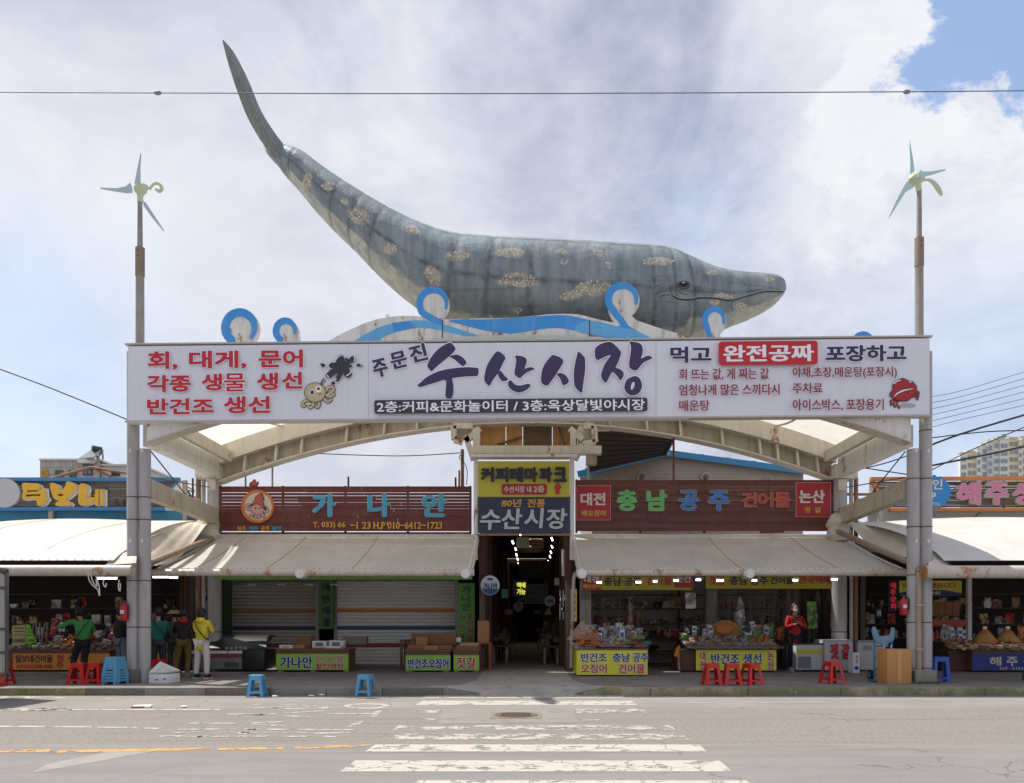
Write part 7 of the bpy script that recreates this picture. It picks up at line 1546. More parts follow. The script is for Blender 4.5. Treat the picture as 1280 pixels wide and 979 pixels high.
# --- counter E
w_ = 'on the counter behind red stools'
MB().grid(lambda u, v: (GX(856 + 115 * u, 22), 21.75 + .9 * v, zE + .01 + .22 * v + .01 * math.sin(u * 50)), 30, 4, thick=.02).build('sloped_tray', mt('tray_silver', '#7c746c', .4, 25, .35), cE)
MB().box(GX(850, 22), GX(870, 22) - .01, 22.0, 23.2, KZ + .04, zE - .05).build('side_cabinet', mt('cabinet_brown', '#5a3c30'), cE)
for i, (px, py, k, h, w, l_) in enumerate(((862, 794, 'dark', .32, .22, 0), (867, 795, 'white', .30, .2, 1), (874, 794, 'dark', .34, .24, 0), (882, 797, 'white', .26, .2, 0), (889, 797, 'white', .38, .2, 1), (857, 800, 'green', .22, .36, 0), (868, 800, 'orange', .2, .3, 0), (936, 790, 'dark', .30, .2, 0), (942, 788, 'white', .26, .2, 1), (936, 798, 'green', .26, .34, 1), (946, 798, 'green', .24, .3, 0), (941, 806, 'tan', .22, .4, 0), (951, 806, 'orange', .30, .36, 0), (958, 806, 'orange', .28, .3, 0), (901, 803, 'dark', .16, .26, 0), (910, 803, 'silver', .18, .3, 0), (918, 803, 'silver', .2, .3, 0), (927, 803, 'dark', .2, .26, 0), (870, 805, 'red', .2, .3, 0), (876, 805, 'red', .22, .26, 0), (893, 803, 'silver', .18, .3, 0))):
    bag(k, px, py, 22.45, w, h, .1, random.uniform(-.15, .15), -.25, w_, bool(l_))
for i in range(11): bag(random.choice(('pink', 'brown', 'silver', 'tan')), 866 + i * 10, 810, 21.95 + .04 * (i % 2), .34, .26, .06, 0, -1.2, w_, base=zE + .05)
for i in range(12): bag(('silver', 'dark', 'brown', 'white', 'silver', 'pink', 'dark', 'silver', 'tan', 'white', 'green', 'orange')[i], 860 + i * 9.2 + (14 if i > 3 else 0), 800, 22.95, .24, random.uniform(.34, .56), .12, random.uniform(-.12, .12), -.1, w_, i in (3, 6, 9))
for i in range(10): bag(('pink', 'silver', 'tan', 'silver', 'brown', 'pink', 'silver', 'orange', 'orange', 'tan')[i], 868 + i * 10.5, 806, 22.25, .25, random.uniform(.16, .26), .09, 0, -.6, w_, False)
bag('red', 970, 809, 22.0, .3, .22, .07, 0, -1.2, w_); bag('brown', 974, 811, 22.0, .3, .2, .06, 0, -1.2, w_)
fan = thing('fan_display', 'large fan-shaped tray of orange dried fish on the yellow counter', 'display', tuple(W(906, 796, 22.6)))
c0 = W(906, 800, 22.65); b = MB(); 
for i in range(15):
    a0, a1 = R(15 + i * 10), R(15 + i * 10 + 8.5); r_ = .56
    b.add([c0, c0 + Vector((math.cos(a0) * r_, -.06 + .03 * (i % 2), math.sin(a0) * r_)), c0 + Vector((math.cos(a1) * r_, -.06 + .03 * (i % 2), math.sin(a1) * r_)), c0 + Vector((0, .04, 0)), c0 + Vector((math.cos(a0) * r_, -.02, math.sin(a0) * r_)), c0 + Vector((math.cos(a1) * r_, -.02, math.sin(a1) * r_))], [(0, 1, 2), (5, 4, 3), (1, 4, 5, 2)])
b.build('rib_sheet', mt('fan_straw', '#a97c3f', .2, 14, .6), fan, kind='stuff')
MB().ball(c0 + Vector((-.02, -.1, .3)), (.26, .05, .16), 12, 6).build('fish_heap', fishm[1], fan)
bagc = thing('yellow_bag', 'yellow cloth bag hanging on the brown side of the stall counter', 'bag', tuple(W(847, 822, 22))); flat([(849, 806), (852, 820), (849, 823), (843, 820), (845, 811)], 22.1, mt('bag_yellow', '#c4872a', .1, 5, .6), bagc, 'bag', off=0, depth=.06)
# hanging plastic curtains and wrapped goods in the open shop
cur = M('plastic_curtain', '#6d625a', .2, 3, .08); cur.node_tree.nodes['Principled BSDF'].inputs['Alpha'].default_value = .30
for i, (x0, x1, l_) in enumerate(((731, 800, 'clear plastic curtain hanging behind the yellow counter by the arcade'), (890, 965, 'clear plastic curtain hanging in the middle of the open shop'), (965, 1040, 'clear plastic curtain behind the red-coated woman'))):
    t = thing('plastic_curtain', l_, 'curtain', (GX((x0 + x1) / 2, 23.4), 23.4, 2.6))
    MB().grid(lambda u, v: (GX(x0 + (x1 - x0) * u, 23.4), 23.4 + .06 * math.sin(u * 38) + .02 * math.sin(u * 91 + v * 3), 2.75 - 1.9 * v), 60, 4).build('sheet', cur, t, smooth=True)
for px, y0, y1, w, l_, m_ in ((788, 745, 790, 8, 'tall bundle of wrapped goods hanging behind the yellow counter', 'brown'), (863, 741, 761, 13, 'hanging clear bag with a white card', 'white'), (925, 746, 792, 13, 'bell-shaped clear cover hanging in the open shop', 'silver'), (1015, 752, 786, 12, 'tall green packet standing beside the red-coated woman', 'green'), (1042, 768, 784, 8, 'white card standing on the lettered freezer', 'white')):
    t = thing('hanging_bundle' if 'hang' in l_ else 'tall_packet', l_, 'goods', tuple(W(px, y1, 23.1)))
    p = W(px, y1, 23.1); ww_ = w * .0231; hh = (y1 - y0) * .0231
    MB().lathe([(ww_ * .48, 0), (ww_ * .5, hh * .3), (ww_ * .42, hh * .7), (ww_ * .2, hh * .93), (.02, hh)], p, 12).build('bundle', BAGM[m_], t, smooth=True) if 'packet' not in l_ and 'card' not in l_ else MB().obox(p + Vector((0, 0, hh / 2)), (ww_, .08, hh), 0, -.1).build('pouch', BAGM[m_], t, bevel=.02)
# shelves with dim goods inside every open shop
def shelves(label, x0, x1, Y, seed):
    t = thing('goods_shelf', label, 'shelf', ((x0 + x1) / 2, Y, KZ)); rr = random.Random(seed)
    for z in (.55, 1.0, 1.45, 1.95, 2.4): MB().box(x0, x1, Y, Y + .5, z, z + .03).build('shelf_board', mt('shelf_brown', '#4d3a2c', .2, 4, .7), t)
    for x in (x0, (x0 + x1) / 2, x1): MB().box(x - .03, x + .03, Y + .45, Y + .52, KZ, 2.6).build('upright', mt('shelf_brown', '#4d3a2c'), t)
    for mi_, mm in enumerate((BAGM['silver'], BAGM['brown'], BAGM['red'], BAGM['dark'], BAGM['tan'], BAGM['white'])):
        b = MB()
        for i in range(int((x1 - x0) * 3.2)):
            w = rr.uniform(.1, .3); h = rr.uniform(.12, .36); z = rr.choice((.58, 1.03, 1.48, 1.98)); b.obox((rr.uniform(x0 + .1, x1 - .1), Y + rr.uniform(.05, .4), z + h / 2), (w, .1, h), 0, rr.uniform(-.2, .2), rr.uniform(-.1, .1))
        b.build('packed_goods', mm, t, kind='stuff')
shelves('shelf of dim packaged goods at the back of the orange-banner shop', -17, -9.2, 25.5, 1); shelves('shelf of dim packaged goods inside the plastic-curtained shop', 1.6, 8.4, 26.2, 2); shelves('shelf of dim packaged goods inside the corner shop', 10, 18, 25.2, 3)
# --- left stall G
w_ = 'on the orange-banner counter'
for k_, (m_, n_, x0, x1, zz, sz, l_) in enumerate(((fishm[4], 260, 20, 140, .10, .2, 'grey dried fish spread along the orange-banner counter'), (fishm[1], 200, 84, 112, .42, .13, 'orange heap of dried fish in front of the green-jacketed woman'), (fishm[3], 180, 48, 110, .2, .16, 'pale dried fish heap in the middle of the orange-banner counter'), (fishm[2], 70, 60, 130, .22, .12, 'reddish dried fish scattered on the orange-banner counter'))):
    mass('dried_fish_heap', l_, (lambda x0, x1, zz: lambda r: (GX(r.uniform(x0, x1), 22.6), 22.2 + r.uniform(.0, 1.1), zG + .03 + r.random() ** 2 * zz * (.6 + .4 * math.sin(r.random() * 3))))(x0, x1, zz), n_, m_, sz, seed=k_ + 5)
for px, py, k, h, w, l_, Y in ((66, 797, 'red', .56, .26, 0, 22.9), (77, 797, 'dark', .50, .3, 1, 22.8), (72, 803, 'white', .2, .3, 0, 22.5), (129, 803, 'dark', .48, .2, 0, 22.7), (131, 797, 'white', .42, .2, 1, 22.8), (139, 802, 'red', .5, .26, 0, 22.7), (145, 800, 'white', .5, .2, 1, 22.7), (150, 803, 'silver', .3, .3, 0, 22.5), (132, 806, 'white', .16, .3, 0, 22.4)):
    bag(k, px, py, Y, w, h, .1, .25 if px > 125 else .05, -.15, w_, bool(l_))
for i, px in enumerate((41, 45.5, 50, 54.5, 59)): 
    p = W(px, 804, 22.9); MB().obox(p + Vector((0, 0, .3)), (.03, .05, .6), 0, -.15, random.uniform(-.1, .1)).build('fish_rack_stick', fishm[4], None, label=f'{ords[i]} upright dried fish beside the green price card', cat='dried fish', group='upright dried fish by the price cards')
pc = thing('price_card', 'beige handwritten price card left of the green one', 'price card', tuple(W(24, 806, 22.1))); flat([(16, 782), (32, 781), (32.5, 806), (16, 808)], 22.15, mt('card_beige', '#b9ad86', .05, 4, .7), pc, 'card', off=0, depth=.02)
text('10000원', (17, 798, 31, 803.5), 22.12, kk, pc, off=.02)
for y in (785, 789, 793.5): flat(ribbon([(18, y), (24, y + .5), (30, y - .2)], .9), 22.12, kk if y != 793.5 else rdl, pc, 'written_line')
pc2 = thing('price_card', 'bright green handwritten price card tilted to the right', 'price card', tuple(W(39, 806, 22.1))); flat([(32.5, 780.5), (38, 781), (45.5, 803), (33.5, 805.5)], 22.1, mt('card_green', '#7fc82f', .04, 4, .6), pc2, 'card', off=0, depth=.02)
text('5,000', (34.5, 798.5, 43, 803), 22.08, kk, pc2, off=.02)
for y in (786, 790, 794): flat(ribbon([(34, y), (37, y + .4), (41, y)], .9), 22.08, kk, pc2, 'written_line')
mass('dried_fish_heap', 'brown dried fish lying on the short orange-banner counter', lambda r: (GX(r.uniform(190, 222), 22.5), 22.4 + r.uniform(0, .6), zH + .03 + r.random() * .12), 60, fishm[0], .14, seed=21)
# --- right stall F
w_ = 'on the blue-banner counter'
mass('dried_fish_heap', 'tan dried fish spread along the blue-banner counter', lambda r: (GX(r.uniform(1192, 1290), 22.2), 21.85 + r.uniform(0, .7), zF + .02 + r.random() * .1), 220, fishm[3], .2, seed=31)
mass('dried_fish_heap', 'red-brown dried fish patches on the blue-banner counter', lambda r: (GX(r.uniform(1195, 1290), 22.2), 21.9 + r.uniform(0, .6), zF + .08 + r.random() * .08), 60, fishm[2], .14, seed=32)
for px, l_ in ((1231, 'cone of dried fish with an orange top and white cap, nearer the column'), (1259.5, 'cone of dried fish with an orange top and white cap, nearer the edge')):
    t = thing('fish_cone_basket', l_, 'dried fish display', tuple(W(px, 800, 22.5)), 'conical dried fish displays'); p = W(px, 803, 22.5); b = MB()
    n = 26; base = [(p.x + .36 * math.cos(6.283 * i / n) * (1 + .04 * (i % 2)), p.y + .3 * math.sin(6.283 * i / n), p.z) for i in range(n)]
    mid = [(p.x + .15 * math.cos(6.283 * i / n), p.y + .13 * math.sin(6.283 * i / n), p.z + .26 + .01 * (i % 2)) for i in range(n)]
    b.add(base + mid + [(p.x, p.y, p.z + .33)], [(i, (i + 1) % n, n + (i + 1) % n, n + i) for i in range(n)]); b.build('fish_ring', mt('fish_cone', '#b08a55', .35, 18, .6, bump=.4), t)
    MB().lathe([(.16, .25), (.10, .33), (.03, .38), (0, .38)], p, 12).build('orange_top', fishm[1], t); MB().box(p.x - .05, p.x + .05, p.y - .03, p.y + .03, p.z + .35, p.z + .45).build('cap', foam, t)
for px, py, k, h, w, l_ in ((1184, 803, 'silver', .5, .26, 0), (1191, 801, 'white', .40, .2, 1), (1200, 802, 'silver', .42, .22, 1), (1207, 803, 'white', .36, .24, 1), (1188, 806, 'orange', .2, .34, 0), (1278, 802, 'orange', .46, .3, 0), (1212, 805, 'red', .14, .3, 0), (1246, 806, 'red', .14, .3, 0), (1284, 806, 'orange', .3, .3, 0)):
    bag(k, px, py, 22.35, w, h, .1, random.uniform(-.15, .15), -.2, w_, bool(l_))
rr_ = thing('bottle_rack', 'rack with red-topped bottles beside the right gateway column', 'rack', (GX(1185, 23.4), 23.4, KZ))
for z in (.35, .95): MB().box(GX(1162, 23.4), GX(1212, 23.4), 23.3, 23.7, z, z + .03).build('shelf_board', wood_, rr_)
for i in range(8):
    X = GX(1165 + i * 6, 23.4); MB().lathe([(.055, 0), (.055, .24), (.02, .32), (.02, .4)], (X, 23.4, .98), 8).build('bottle', BAGM['red'] if i % 2 else BAGM['silver'], rr_, smooth=True)
    if i < 6: MB().lathe([(.07, 0), (.07, .26), (.02, .36)], (X, 23.4, .38), 8).build('bottle', mt('bottle_dark', '#3d4a4c'), rr_, smooth=True)
MB().box(GX(1163, 23.2), GX(1212, 23.2), 23.2, 23.6, GZ(783, 23.2), GZ(775, 23.2)).build('red_trays', mt('tray_red', '#a3321f', .2, 20, .5), rr_)
ob = thing('wooden_hatch', 'orange wooden hatch panel inside the corner shop', 'panel', tuple(W(1180, 760, 24))); 
for i in range(4): pbox(1164 + i * 9, 1172.6 + i * 9, 752, 770, 24, .05, mt('hatch_wood', '#7d4d22', .15, 4, .6), 'plank', ob)
pst = thing('shop_post', 'slim pale post standing in the corner shop opening', 'post', (GX(1212.5, 21.5), 21.5, KZ)); pbox(1210, 1215, 722, 800, 21.6, .1, steelp, 'shaft', pst)
hs = thing('hanging_banner', 'yellow and navy banner hanging in the corner shop', 'banner', tuple(W(1180, 735, 22))); flat([(1124, 726), (1202, 726), (1202, 741.5), (1180, 737.5), (1150, 737), (1124, 741)], 22, mt('banner_olive', '#a9a531', .05, 2, .5), hs, 'sheet', off=0, depth=.01)
flat([(1124, 741.2), (1150, 737.2), (1180, 737.7), (1202, 741.7), (1202, 745), (1124, 746)], 22, mt('banner_night', '#1f2552'), hs, 'sheet', off=0, depth=.012); text('바르게 살겠습니다', (1128, 728.5, 1195, 735.5), 21.985, rpan, hs, off=.03, shear=.2); text('상회', (1160, 739.5, 1174.5, 744), 21.985, cw, hs, off=.01)
neon = thing('neon_sign', 'vertical red glowing lettering in the dark corner shop', 'sign', tuple(W(1116, 745, 24))); vtext('해주상회', (1112.5, 728, 1119.5, 762), 24, mt('glow_red', '#c01f35', 0, 3, .5, emit=.5), neon, gap=.15, off=.02); pbox(1110, 1122, 726, 764, 24.0, .05, mt('sign_black', '#14120f'), 'board', neon)
bs = thing('hanging_sign', 'small navy sign with two white marks in the corner shop', 'sign', tuple(W(1099, 767, 23.5))); pbox(1094.5, 1102, 761, 772, 23.5, .04, mt('banner_night', '#1f2552'), 'board', bs); text('상회', (1096, 763, 1101, 770), 23.5, cw, bs, off=.03)
# valance sign of the open shop
va = thing('valance_sign', 'yellow valance with red and black lettering under the right awning', 'sign', (GX(880, 21), 21, 2.6))
VAY = 22.3; vol = mt('valance_yellow', '#a89f2c', .08, 2, .5)
pbox(727, 865, 721, 737.5, VAY, .04, vol, 'panel', va); pbox(882, 1040, 720.5, 736, VAY + .02, .04, vol, 'panel', va); pbox(727.5, 751.5, 722, 737.3, VAY - .02, .02, rpan, 'red_panel', va); pbox(843, 867, 722, 734.5, VAY - .02, .02, rpan, 'red_panel', va); pbox(867.3, 878, 722, 729, VAY - .02, .02, nav, 'blue_panel', va)
V2 = VAY - .022
for s_, bx, m_, yy in (('대전', (730, 720, 749, 728.5), cw, V2), ('배오징어', (729, 730.5, 750.5, 735.5), cy, V2), ('충남·공주', (755, 721.5, 802, 732.5), kk, VAY), ('건어물', (808, 721.5, 840, 731.5), crim, VAY), ('논산', (845, 719, 864, 728), cw, V2),
                       ('젓갈', (886.5, 720, 906.5, 731.5), crim, VAY + .02), ('·충남 공주', (909, 720.5, 960, 731.5), kk, VAY + .02), ('건어물', (962.5, 721, 992, 730.5), kk, VAY + .02), ('전국택배', (998, 719.5, 1038, 730), crim, VAY + .02)): text(s_, bx, yy, m_, va, off=.04)
for px0, px1, y0, y1, l_ in ((725, 739, 736, 812, 'white-grey pillar with a small box at the arcade corner of the open shop'), (883, 897, 735, 800, 'pale pillar behind the middle of the open shop')):
    t = thing('shop_pillar', l_, 'pillar', (GX((px0 + px1) / 2, 23), 23, KZ)); pbox(px0, px1, y0 - 10, 838, 23.0 + (.9 if px0 > 800 else -.3), .3, greyw, 'shaft', t)
    if px0 < 800: pbox(727, 736, 738, 749, 22.62, .08, mt('meter_grey', '#5d5a55'), 'meter_box', t)
cr_ = thing('concrete_strip', 'bright sunlit strip of pavement joint in the arcade mouth', 'strip', (0, 20, KZ)); bpy.data.objects.remove(cr_)
# fire extinguishers
exr = mt('extinguisher_red', '#a81f1f', .05, 4, .3)
def ext(label, px, py, Y):
    p = W(px, py, Y); t = thing('fire_extinguisher', label, 'fire extinguisher', tuple(p), 'fire extinguishers on the columns')
    MB().lathe([(.075, 0), (.09, .02), (.09, .30), (.06, .36), (.03, .38), (.03, .42)], p, 14).build('cylinder', exr, t, smooth=True); MB().obox(p + Vector((0, -.0, .44)), (.12, .03, .03)).build('handle', wirek, t); MB().tube([p + Vector((.03, -.02, .42)), p + Vector((.11, -.04, .36)), p + Vector((.10, -.04, .12))], .012, 6).build('hose', wirek, t); MB().box(p.x - .05, p.x + .03, p.y - .095, p.y - .085, p.z + .16, p.z + .24).build('label_paper', lab, t)
ext('red fire extinguisher hung on the left gateway column', 155.5, 776, 18.1); ext('red fire extinguisher hung by the pipe on the right gateway columns', 1129.5, 769, 18.25)
# hanging white straps under the left tent
hc = thing('hanging_straps', 'loose white straps dangling from the left tent pipe', 'straps', tuple(W(120, 715, 17.9)))
for q in ([(110, 711), (111, 724), (116, 732), (122, 737), (124, 744)], [(112, 712), (116, 727), (121, 733), (120, 724)], [(120, 720), (124, 734), (124.5, 745)], [(130, 724), (129, 730), (132, 734), (133, 729)], [(149, 725), (148, 734), (150, 739), (150.5, 729)]): MB().tube(catmull([W(*p, 17.8) for p in q], 4, False), .012, 5).build('strap', creamw, hc)
# hand truck with a blue-grey cloth, near the carton
ht = thing('hand_truck', 'blue two-wheeled hand truck behind the big carton', 'hand truck', (GX(1095, 18.6), 18.6, KZ)); hb_ = mt('truck_blue', '#2f7fb0', .08, 4, .4)
for px in (1093, 1115): MB().tube([W(px, 846, 18.55), W(px, 800, 18.6), W(px - (3 if px < 1100 else -2), 787, 18.75)], .022, 8).build('upright', hb_, ht, smooth=True)
for y in (808, 822, 836): MB().cyl(W(1093, y, 18.57), W(1115, y, 18.57), .014, None, 6).build('crossbar', hb_, ht)
MB().box(GX(1091, 18.3), GX(1116, 18.3), 18.25, 18.6, KZ + .03, KZ + .05).build('toe_plate', hb_, ht)
for px in (1088, 1120): 
    p = W(px, 843.5, 18.7); w = MB().cyl(p + Vector((-.035, 0, 0)), p + Vector((.035, 0, 0)), .12, None, 18).build('wheel', mt('tyre_black', '#222325', .1, 9, .8), ht, smooth=True); MB().cyl(p + Vector((-.04, 0, 0)), p + Vector((.04, 0, 0)), .06, None, 12).build('rim', hb_, w)
cl = thing('draped_cloth', 'blue-grey cloth draped over the handles of the hand truck', 'cloth', tuple(W(1103, 800, 18.5)))
P = catmull([Vector(p) for p in ((1090, 786), (1094, 784), (1098, 794), (1105, 795), (1112, 793), (1114, 785), (1118, 786), (1117, 800), (1111, 804), (1106, 811), (1102, 806), (1093, 801))], 3)
w = [W(p.x, p.y, 18.45) for p in P]; MB().prism([(p.x, p.z) for p in w], 18.42, 18.47).build('cloth', mt('cloth_bluegrey', '#6f8ea3', .12, 6, .85, bump=.4), cl, bevel=.012)
for px in (1104.5, 1114): MB().cyl(W(px, 806, 18.4), W(px + .3, 811, 18.4), .012, None, 6).build('cord_end', creamw, cl)
# grass tuft at the foot of the right column
gt = MB(); rr = random.Random(4)
for i in range(420):
    x = GX(rr.uniform(1139, 1172), 17.9); y = rr.uniform(17.75, 18.05); h = rr.uniform(.02, .07); a = rr.uniform(-.02, .02)
    gt.add([(x, y, KZ), (x + .008, y, KZ), (x + a, y - .01, KZ + h)], [(0, 1, 2)])
gt.build('grass_tuft', mt('grass_green', '#56663a', .3, 9, .9), None, kind='stuff', label='low green weeds growing round the foot of the right column', cat='weeds')
# ================================================================== TRUCK (its tail end shows at the left edge)
tk = thing('delivery_truck', 'small white box truck parked at the kerb, only its tail showing', 'truck', (-12, 15.3, 0))
tw_ = mt('truck_white', '#b4b5ae', .05, 2, .45, dirt=.3); tkm = mt('truck_frame', '#6d6d6c', .1, 4, .4, .4)
TX = -10.62
MB().box(-13.6, TX, 14.6, 16.25, .95, 2.62).build('cargo_box', tw_, tk, bevel=.05)
MB().box(TX, TX + .03, 14.68, 15.40, .5, 2.5).build('door', tw_, tk, bevel=.01); d_ = MB().box(TX, TX + .03, 15.44, 16.17, .5, 2.5).build('door', tw_, tk, bevel=.01)
for z in (.9, 1.37, 2.2): MB().box(TX + .03, TX + .05, 15.9, 16.22, z, z + .05).build('hinge', tkm, d_)
for y0, y1, z0, z1 in ((16.17, 16.26, .42, 2.6), (14.58, 14.66, .42, 2.6), (14.6, 16.25, 2.54, 2.63), (14.6, 16.25, .42, .5)): MB().box(TX - .02, TX + .06, y0, y1, z0, z1).build('door_frame', tkm, tk, bevel=.012)
MB().box(-15.4, -13.7, 14.7, 16.2, .55, 2.0).build('cab', tw_, tk, bevel=.12); MB().box(-15.0, -14.1, 14.69, 16.21, 1.35, 1.85).build('side_window', gl_, tk)
MB().box(-15.3, TX - .05, 14.85, 16.05, .48, .62).build('chassis', wirek, tk)
for x in (-14.5, -11.4):
    for y in (14.85, 16.0): w = MB().cyl((x, y - .1, .32), (x, y + .1, .32), .32, None, 22).build('wheel', mt('tyre_black', '#222325'), tk, smooth=True); MB().cyl((x, y - .11, .32), (x, y + .11, .32), .18, None, 14).build('rim', tkm, w)
for y in (14.75, 16.0): MB().box(TX - .03, TX + .05, y - .14, y + .14, .36, .52).build('tail_light', mt('tail_light_orange', '#c2491f', .1, 6, .25), tk, bevel=.01)
MB().box(TX - .05, TX + .06, 14.7, 16.2, .24, .33).build('bumper', mt('bumper_red', '#8c2a22', .1, 5, .5), tk)
# ================================================================== PEOPLE
skinc = mt('skin', '#b98a6c', .06, 9, .5); hairc = mt('hair_black', '#1b1715', .2, 30, .6); mask = mt('mask_white', '#c8c4c2', .03, 9, .7)
def skinned(name, V, E, Rd, mat, parent, root=0, sub=1, smooth=True):
    me = bpy.data.meshes.new(name); me.from_pydata([tuple(v) for v in V], E, []); me.materials.append(mat)
    o = bpy.data.objects.new(name, me); COL.objects.link(o); o.parent = parent; ORG[o.name] = Vector((0, 0, 0))
    md = o.modifiers.new('skin', 'SKIN'); md.use_smooth_shade = True
    sv = me.skin_vertices[0].data
    for i, r_ in enumerate(Rd): sv[i].radius = (r_ if isinstance(r_, tuple) else (r_, r_)); sv[i].use_root = (i == root)
    if sub: s_ = o.modifiers.new('sub', 'SUBSURF'); s_.levels = sub; s_.render_levels = sub
    return o
def person(label, px, Y, rz, J, top, trous, shoe, scale=1.0, coat_len=.0, hair='short', hood=None, extra=None, sole=None, lean=(0, 0), masked=False):
    """J: joint positions in metres for a 1.62 m figure facing -y; rotated by rz"""
    t = thing('person', label, 'person', (0, 0, 0))
    lx, ly = lean
    D = dict(pel=(0, 0, .88), wa=(0 + lx * .3, 0 + ly * .3, 1.02), ch=(lx * .8, ly * .8, 1.22), nk=(lx, ly, 1.38), hd=(lx * 1.1, ly * 1.15, 1.50),
             shL=(-.17 + lx * .9, ly * .9, 1.32), shR=(.17 + lx * .9, ly * .9, 1.32), elL=(-.23 + lx * .8, .02 + ly * .6, 1.07), elR=(.23 + lx * .8, .02 + ly * .6, 1.07), wrL=(-.22 + lx * .7, -.08 + ly * .5, .84), wrR=(.22 + lx * .7, -.08 + ly * .5, .84),
             hiL=(-.085, 0, .85), hiR=(.085, 0, .85), knL=(-.10, -.02, .47), knR=(.10, -.02, .47), anL=(-.11, .03, .08), anR=(.11, .03, .08))
    D.update(J); D = {k: Vector(v) for k, v in D.items()}
    order = ['pel', 'wa', 'ch', 'nk', 'hd', 'shL', 'elL', 'wrL', 'shR', 'elR', 'wrR', 'hiL', 'knL', 'anL', 'hiR', 'knR', 'anR']
    rad = dict(pel=.10, wa=.09, ch=.10, nk=.045, hd=.06, shL=.05, elL=.036, wrL=.025, shR=.05, elR=.036, wrR=.025, hiL=.075, knL=.05, anL=.035, hiR=.075, knR=.05, anR=.035)
    V = [D[k] for k in order]; ix = {k: i for i, k in enumerate(order)}
    E = [('pel', 'wa'), ('wa', 'ch'), ('ch', 'nk'), ('nk', 'hd'), ('ch', 'shL'), ('shL', 'elL'), ('elL', 'wrL'), ('ch', 'shR'), ('shR', 'elR'), ('elR', 'wrR'), ('pel', 'hiL'), ('hiL', 'knL'), ('knL', 'anL'), ('pel', 'hiR'), ('hiR', 'knR'), ('knR', 'anR')]
    E = [(ix[a], ix[b]) for a, b in E]; Rd = [rad[k] for k in order]
    for s_ in ('L', 'R'):          # palm and five fingers
        w = D['wr' + s_]; d = (w - D['el' + s_]).normalized(); side = d.orthogonal().normalized(); side = (Vector((0, 1, 0)) - d * d.y).normalized() if abs(d.y) < .9 else Vector((1, 0, 0))
        cur_ = d.cross(side).normalized() * (1 if s_ == 'L' else -1)
        V.append(w + d * .07); Rd.append((.028, .018)); pi = len(V) - 1; E.append((ix['wr' + s_], pi))
        for k, (o_, l_) in enumerate(((-.030, .060), (-.010, .07), (.010, .066), (.030, .052))):
            a = w + d * .10 + side * o_; V.append(a); Rd.append(.009); E.append((pi, len(V) - 1)); V.append(a + d * l_ * .55 + cur_ * .012); Rd.append(.008); E.append((len(V) - 2, len(V) - 1)); V.append(a + d * l_ + cur_ * .035); Rd.append(.007); E.append((len(V) - 2, len(V) - 1))
        V.append(w + d * .05 + side * -.04); Rd.append(.010); E.append((ix['wr' + s_], len(V) - 1)); V.append(w + d * .085 + side * -.055); Rd.append(.008); E.append((len(V) - 2, len(V) - 1))
    skinned('body', V, E, Rd, skinc, t, 0, 1)
    hd = D['hd'] + Vector((0, 0, .05))
    # head: shaped lathe-like ball with nose, eyes, mouth and ears
    b = MB(); b.ball(hd, (.078, .095, .115), 16, 12)
    for i, v in enumerate(b.v):
        v = Vector(v) - hd
        if v.z < -.03: v.x *= 1 - (-.03 - v.z) * 2.6; v.y *= 1 - (-.03 - v.z) * 1.2
        b.v[i] = tuple(v + hd)
    b.ball(hd + Vector((0, -.097, -.012)), (.013, .02, .022), 8, 6); b.ball(hd + Vector((-.078, .01, -.01)), (.012, .02, .03), 8, 6); b.ball(hd + Vector((.078, .01, -.01)), (.012, .02, .03), 8, 6)
    b.build('head', skinc, t, smooth=True)
    e_ = MB(); e_.ball(hd + Vector((-.03, -.086, .012)), (.012, .008, .007), 8, 5); e_.ball(hd + Vector((.03, -.086, .012)), (.012, .008, .007), 8, 5); e_.build('eyes', hairc, t)
    if masked:
        MB().ball(hd + Vector((0, -.07, -.045)), (.062, .045, .05), 12, 8).build('face_mask', mask, t, smooth=True)
    else: MB().ball(hd + Vector((0, -.085, -.052)), (.022, .008, .006), 8, 5).build('mouth', mt('lips', '#8c4a44'), t)
    hb = MB(); hb.ball(hd + Vector((0, .022, .028)), (.094, .098, .112), 16, 12)
    if hair == 'bob': hb.ball(hd + Vector((0, .04, -.03)), (.098, .075, .10), 14, 9)
    if hair == 'bun': hb.ball(hd + Vector((0, .12, .02)), (.045, .045, .045), 10, 7)
    for i, v in enumerate(hb.v):
        v = Vector(v); n_ = math.sin(v.x * 90) * math.sin(v.z * 80 + v.y * 70) * .003; hb.v[i] = (v.x + n_, v.y + n_, v.z)
    hb.build('hair', hairc, t, smooth=True)
    # jacket
    jo = ['pel', 'wa', 'ch', 'nk', 'shL', 'elL', 'wrL', 'shR', 'elR', 'wrR']; JV = [D[k].copy() for k in jo]; JV[3] = D['nk'] + Vector((0, 0, -.035))
    JV[6] = D['elL'].lerp(D['wrL'], .95); JV[9] = D['elR'].lerp(D['wrR'], .95)
    JR = [(.165, .135), (.155, .125), (.16, .125), (.06, .06), .075, .058, .045, .075, .058, .045]; JE = [(0, 1), (1, 2), (2, 3), (2, 4), (4, 5), (5, 6), (2, 7), (7, 8), (8, 9)]
    JV[0] = D['pel'] + Vector((0, 0, -.02 - coat_len)); JV[0].x += 0
    skinned('jacket', JV, JE, JR, top, t, 0, 2)
    if hood: MB().ball(D['nk'] + Vector((0, .06, .0)), (.12, .09, .075), 12, 8).build('hood', hood, t, smooth=True)
    tv = ['pel', 'hiL', 'knL', 'anL', 'hiR', 'knR', 'anR']; TV = [D[k].copy() for k in tv]
    skinned('trousers', TV, [(0, 1), (1, 2), (2, 3), (0, 4), (4, 5), (5, 6)], [(.14, .115), .105, .08, .062, .105, .08, .062], trous, t, 0, 2)
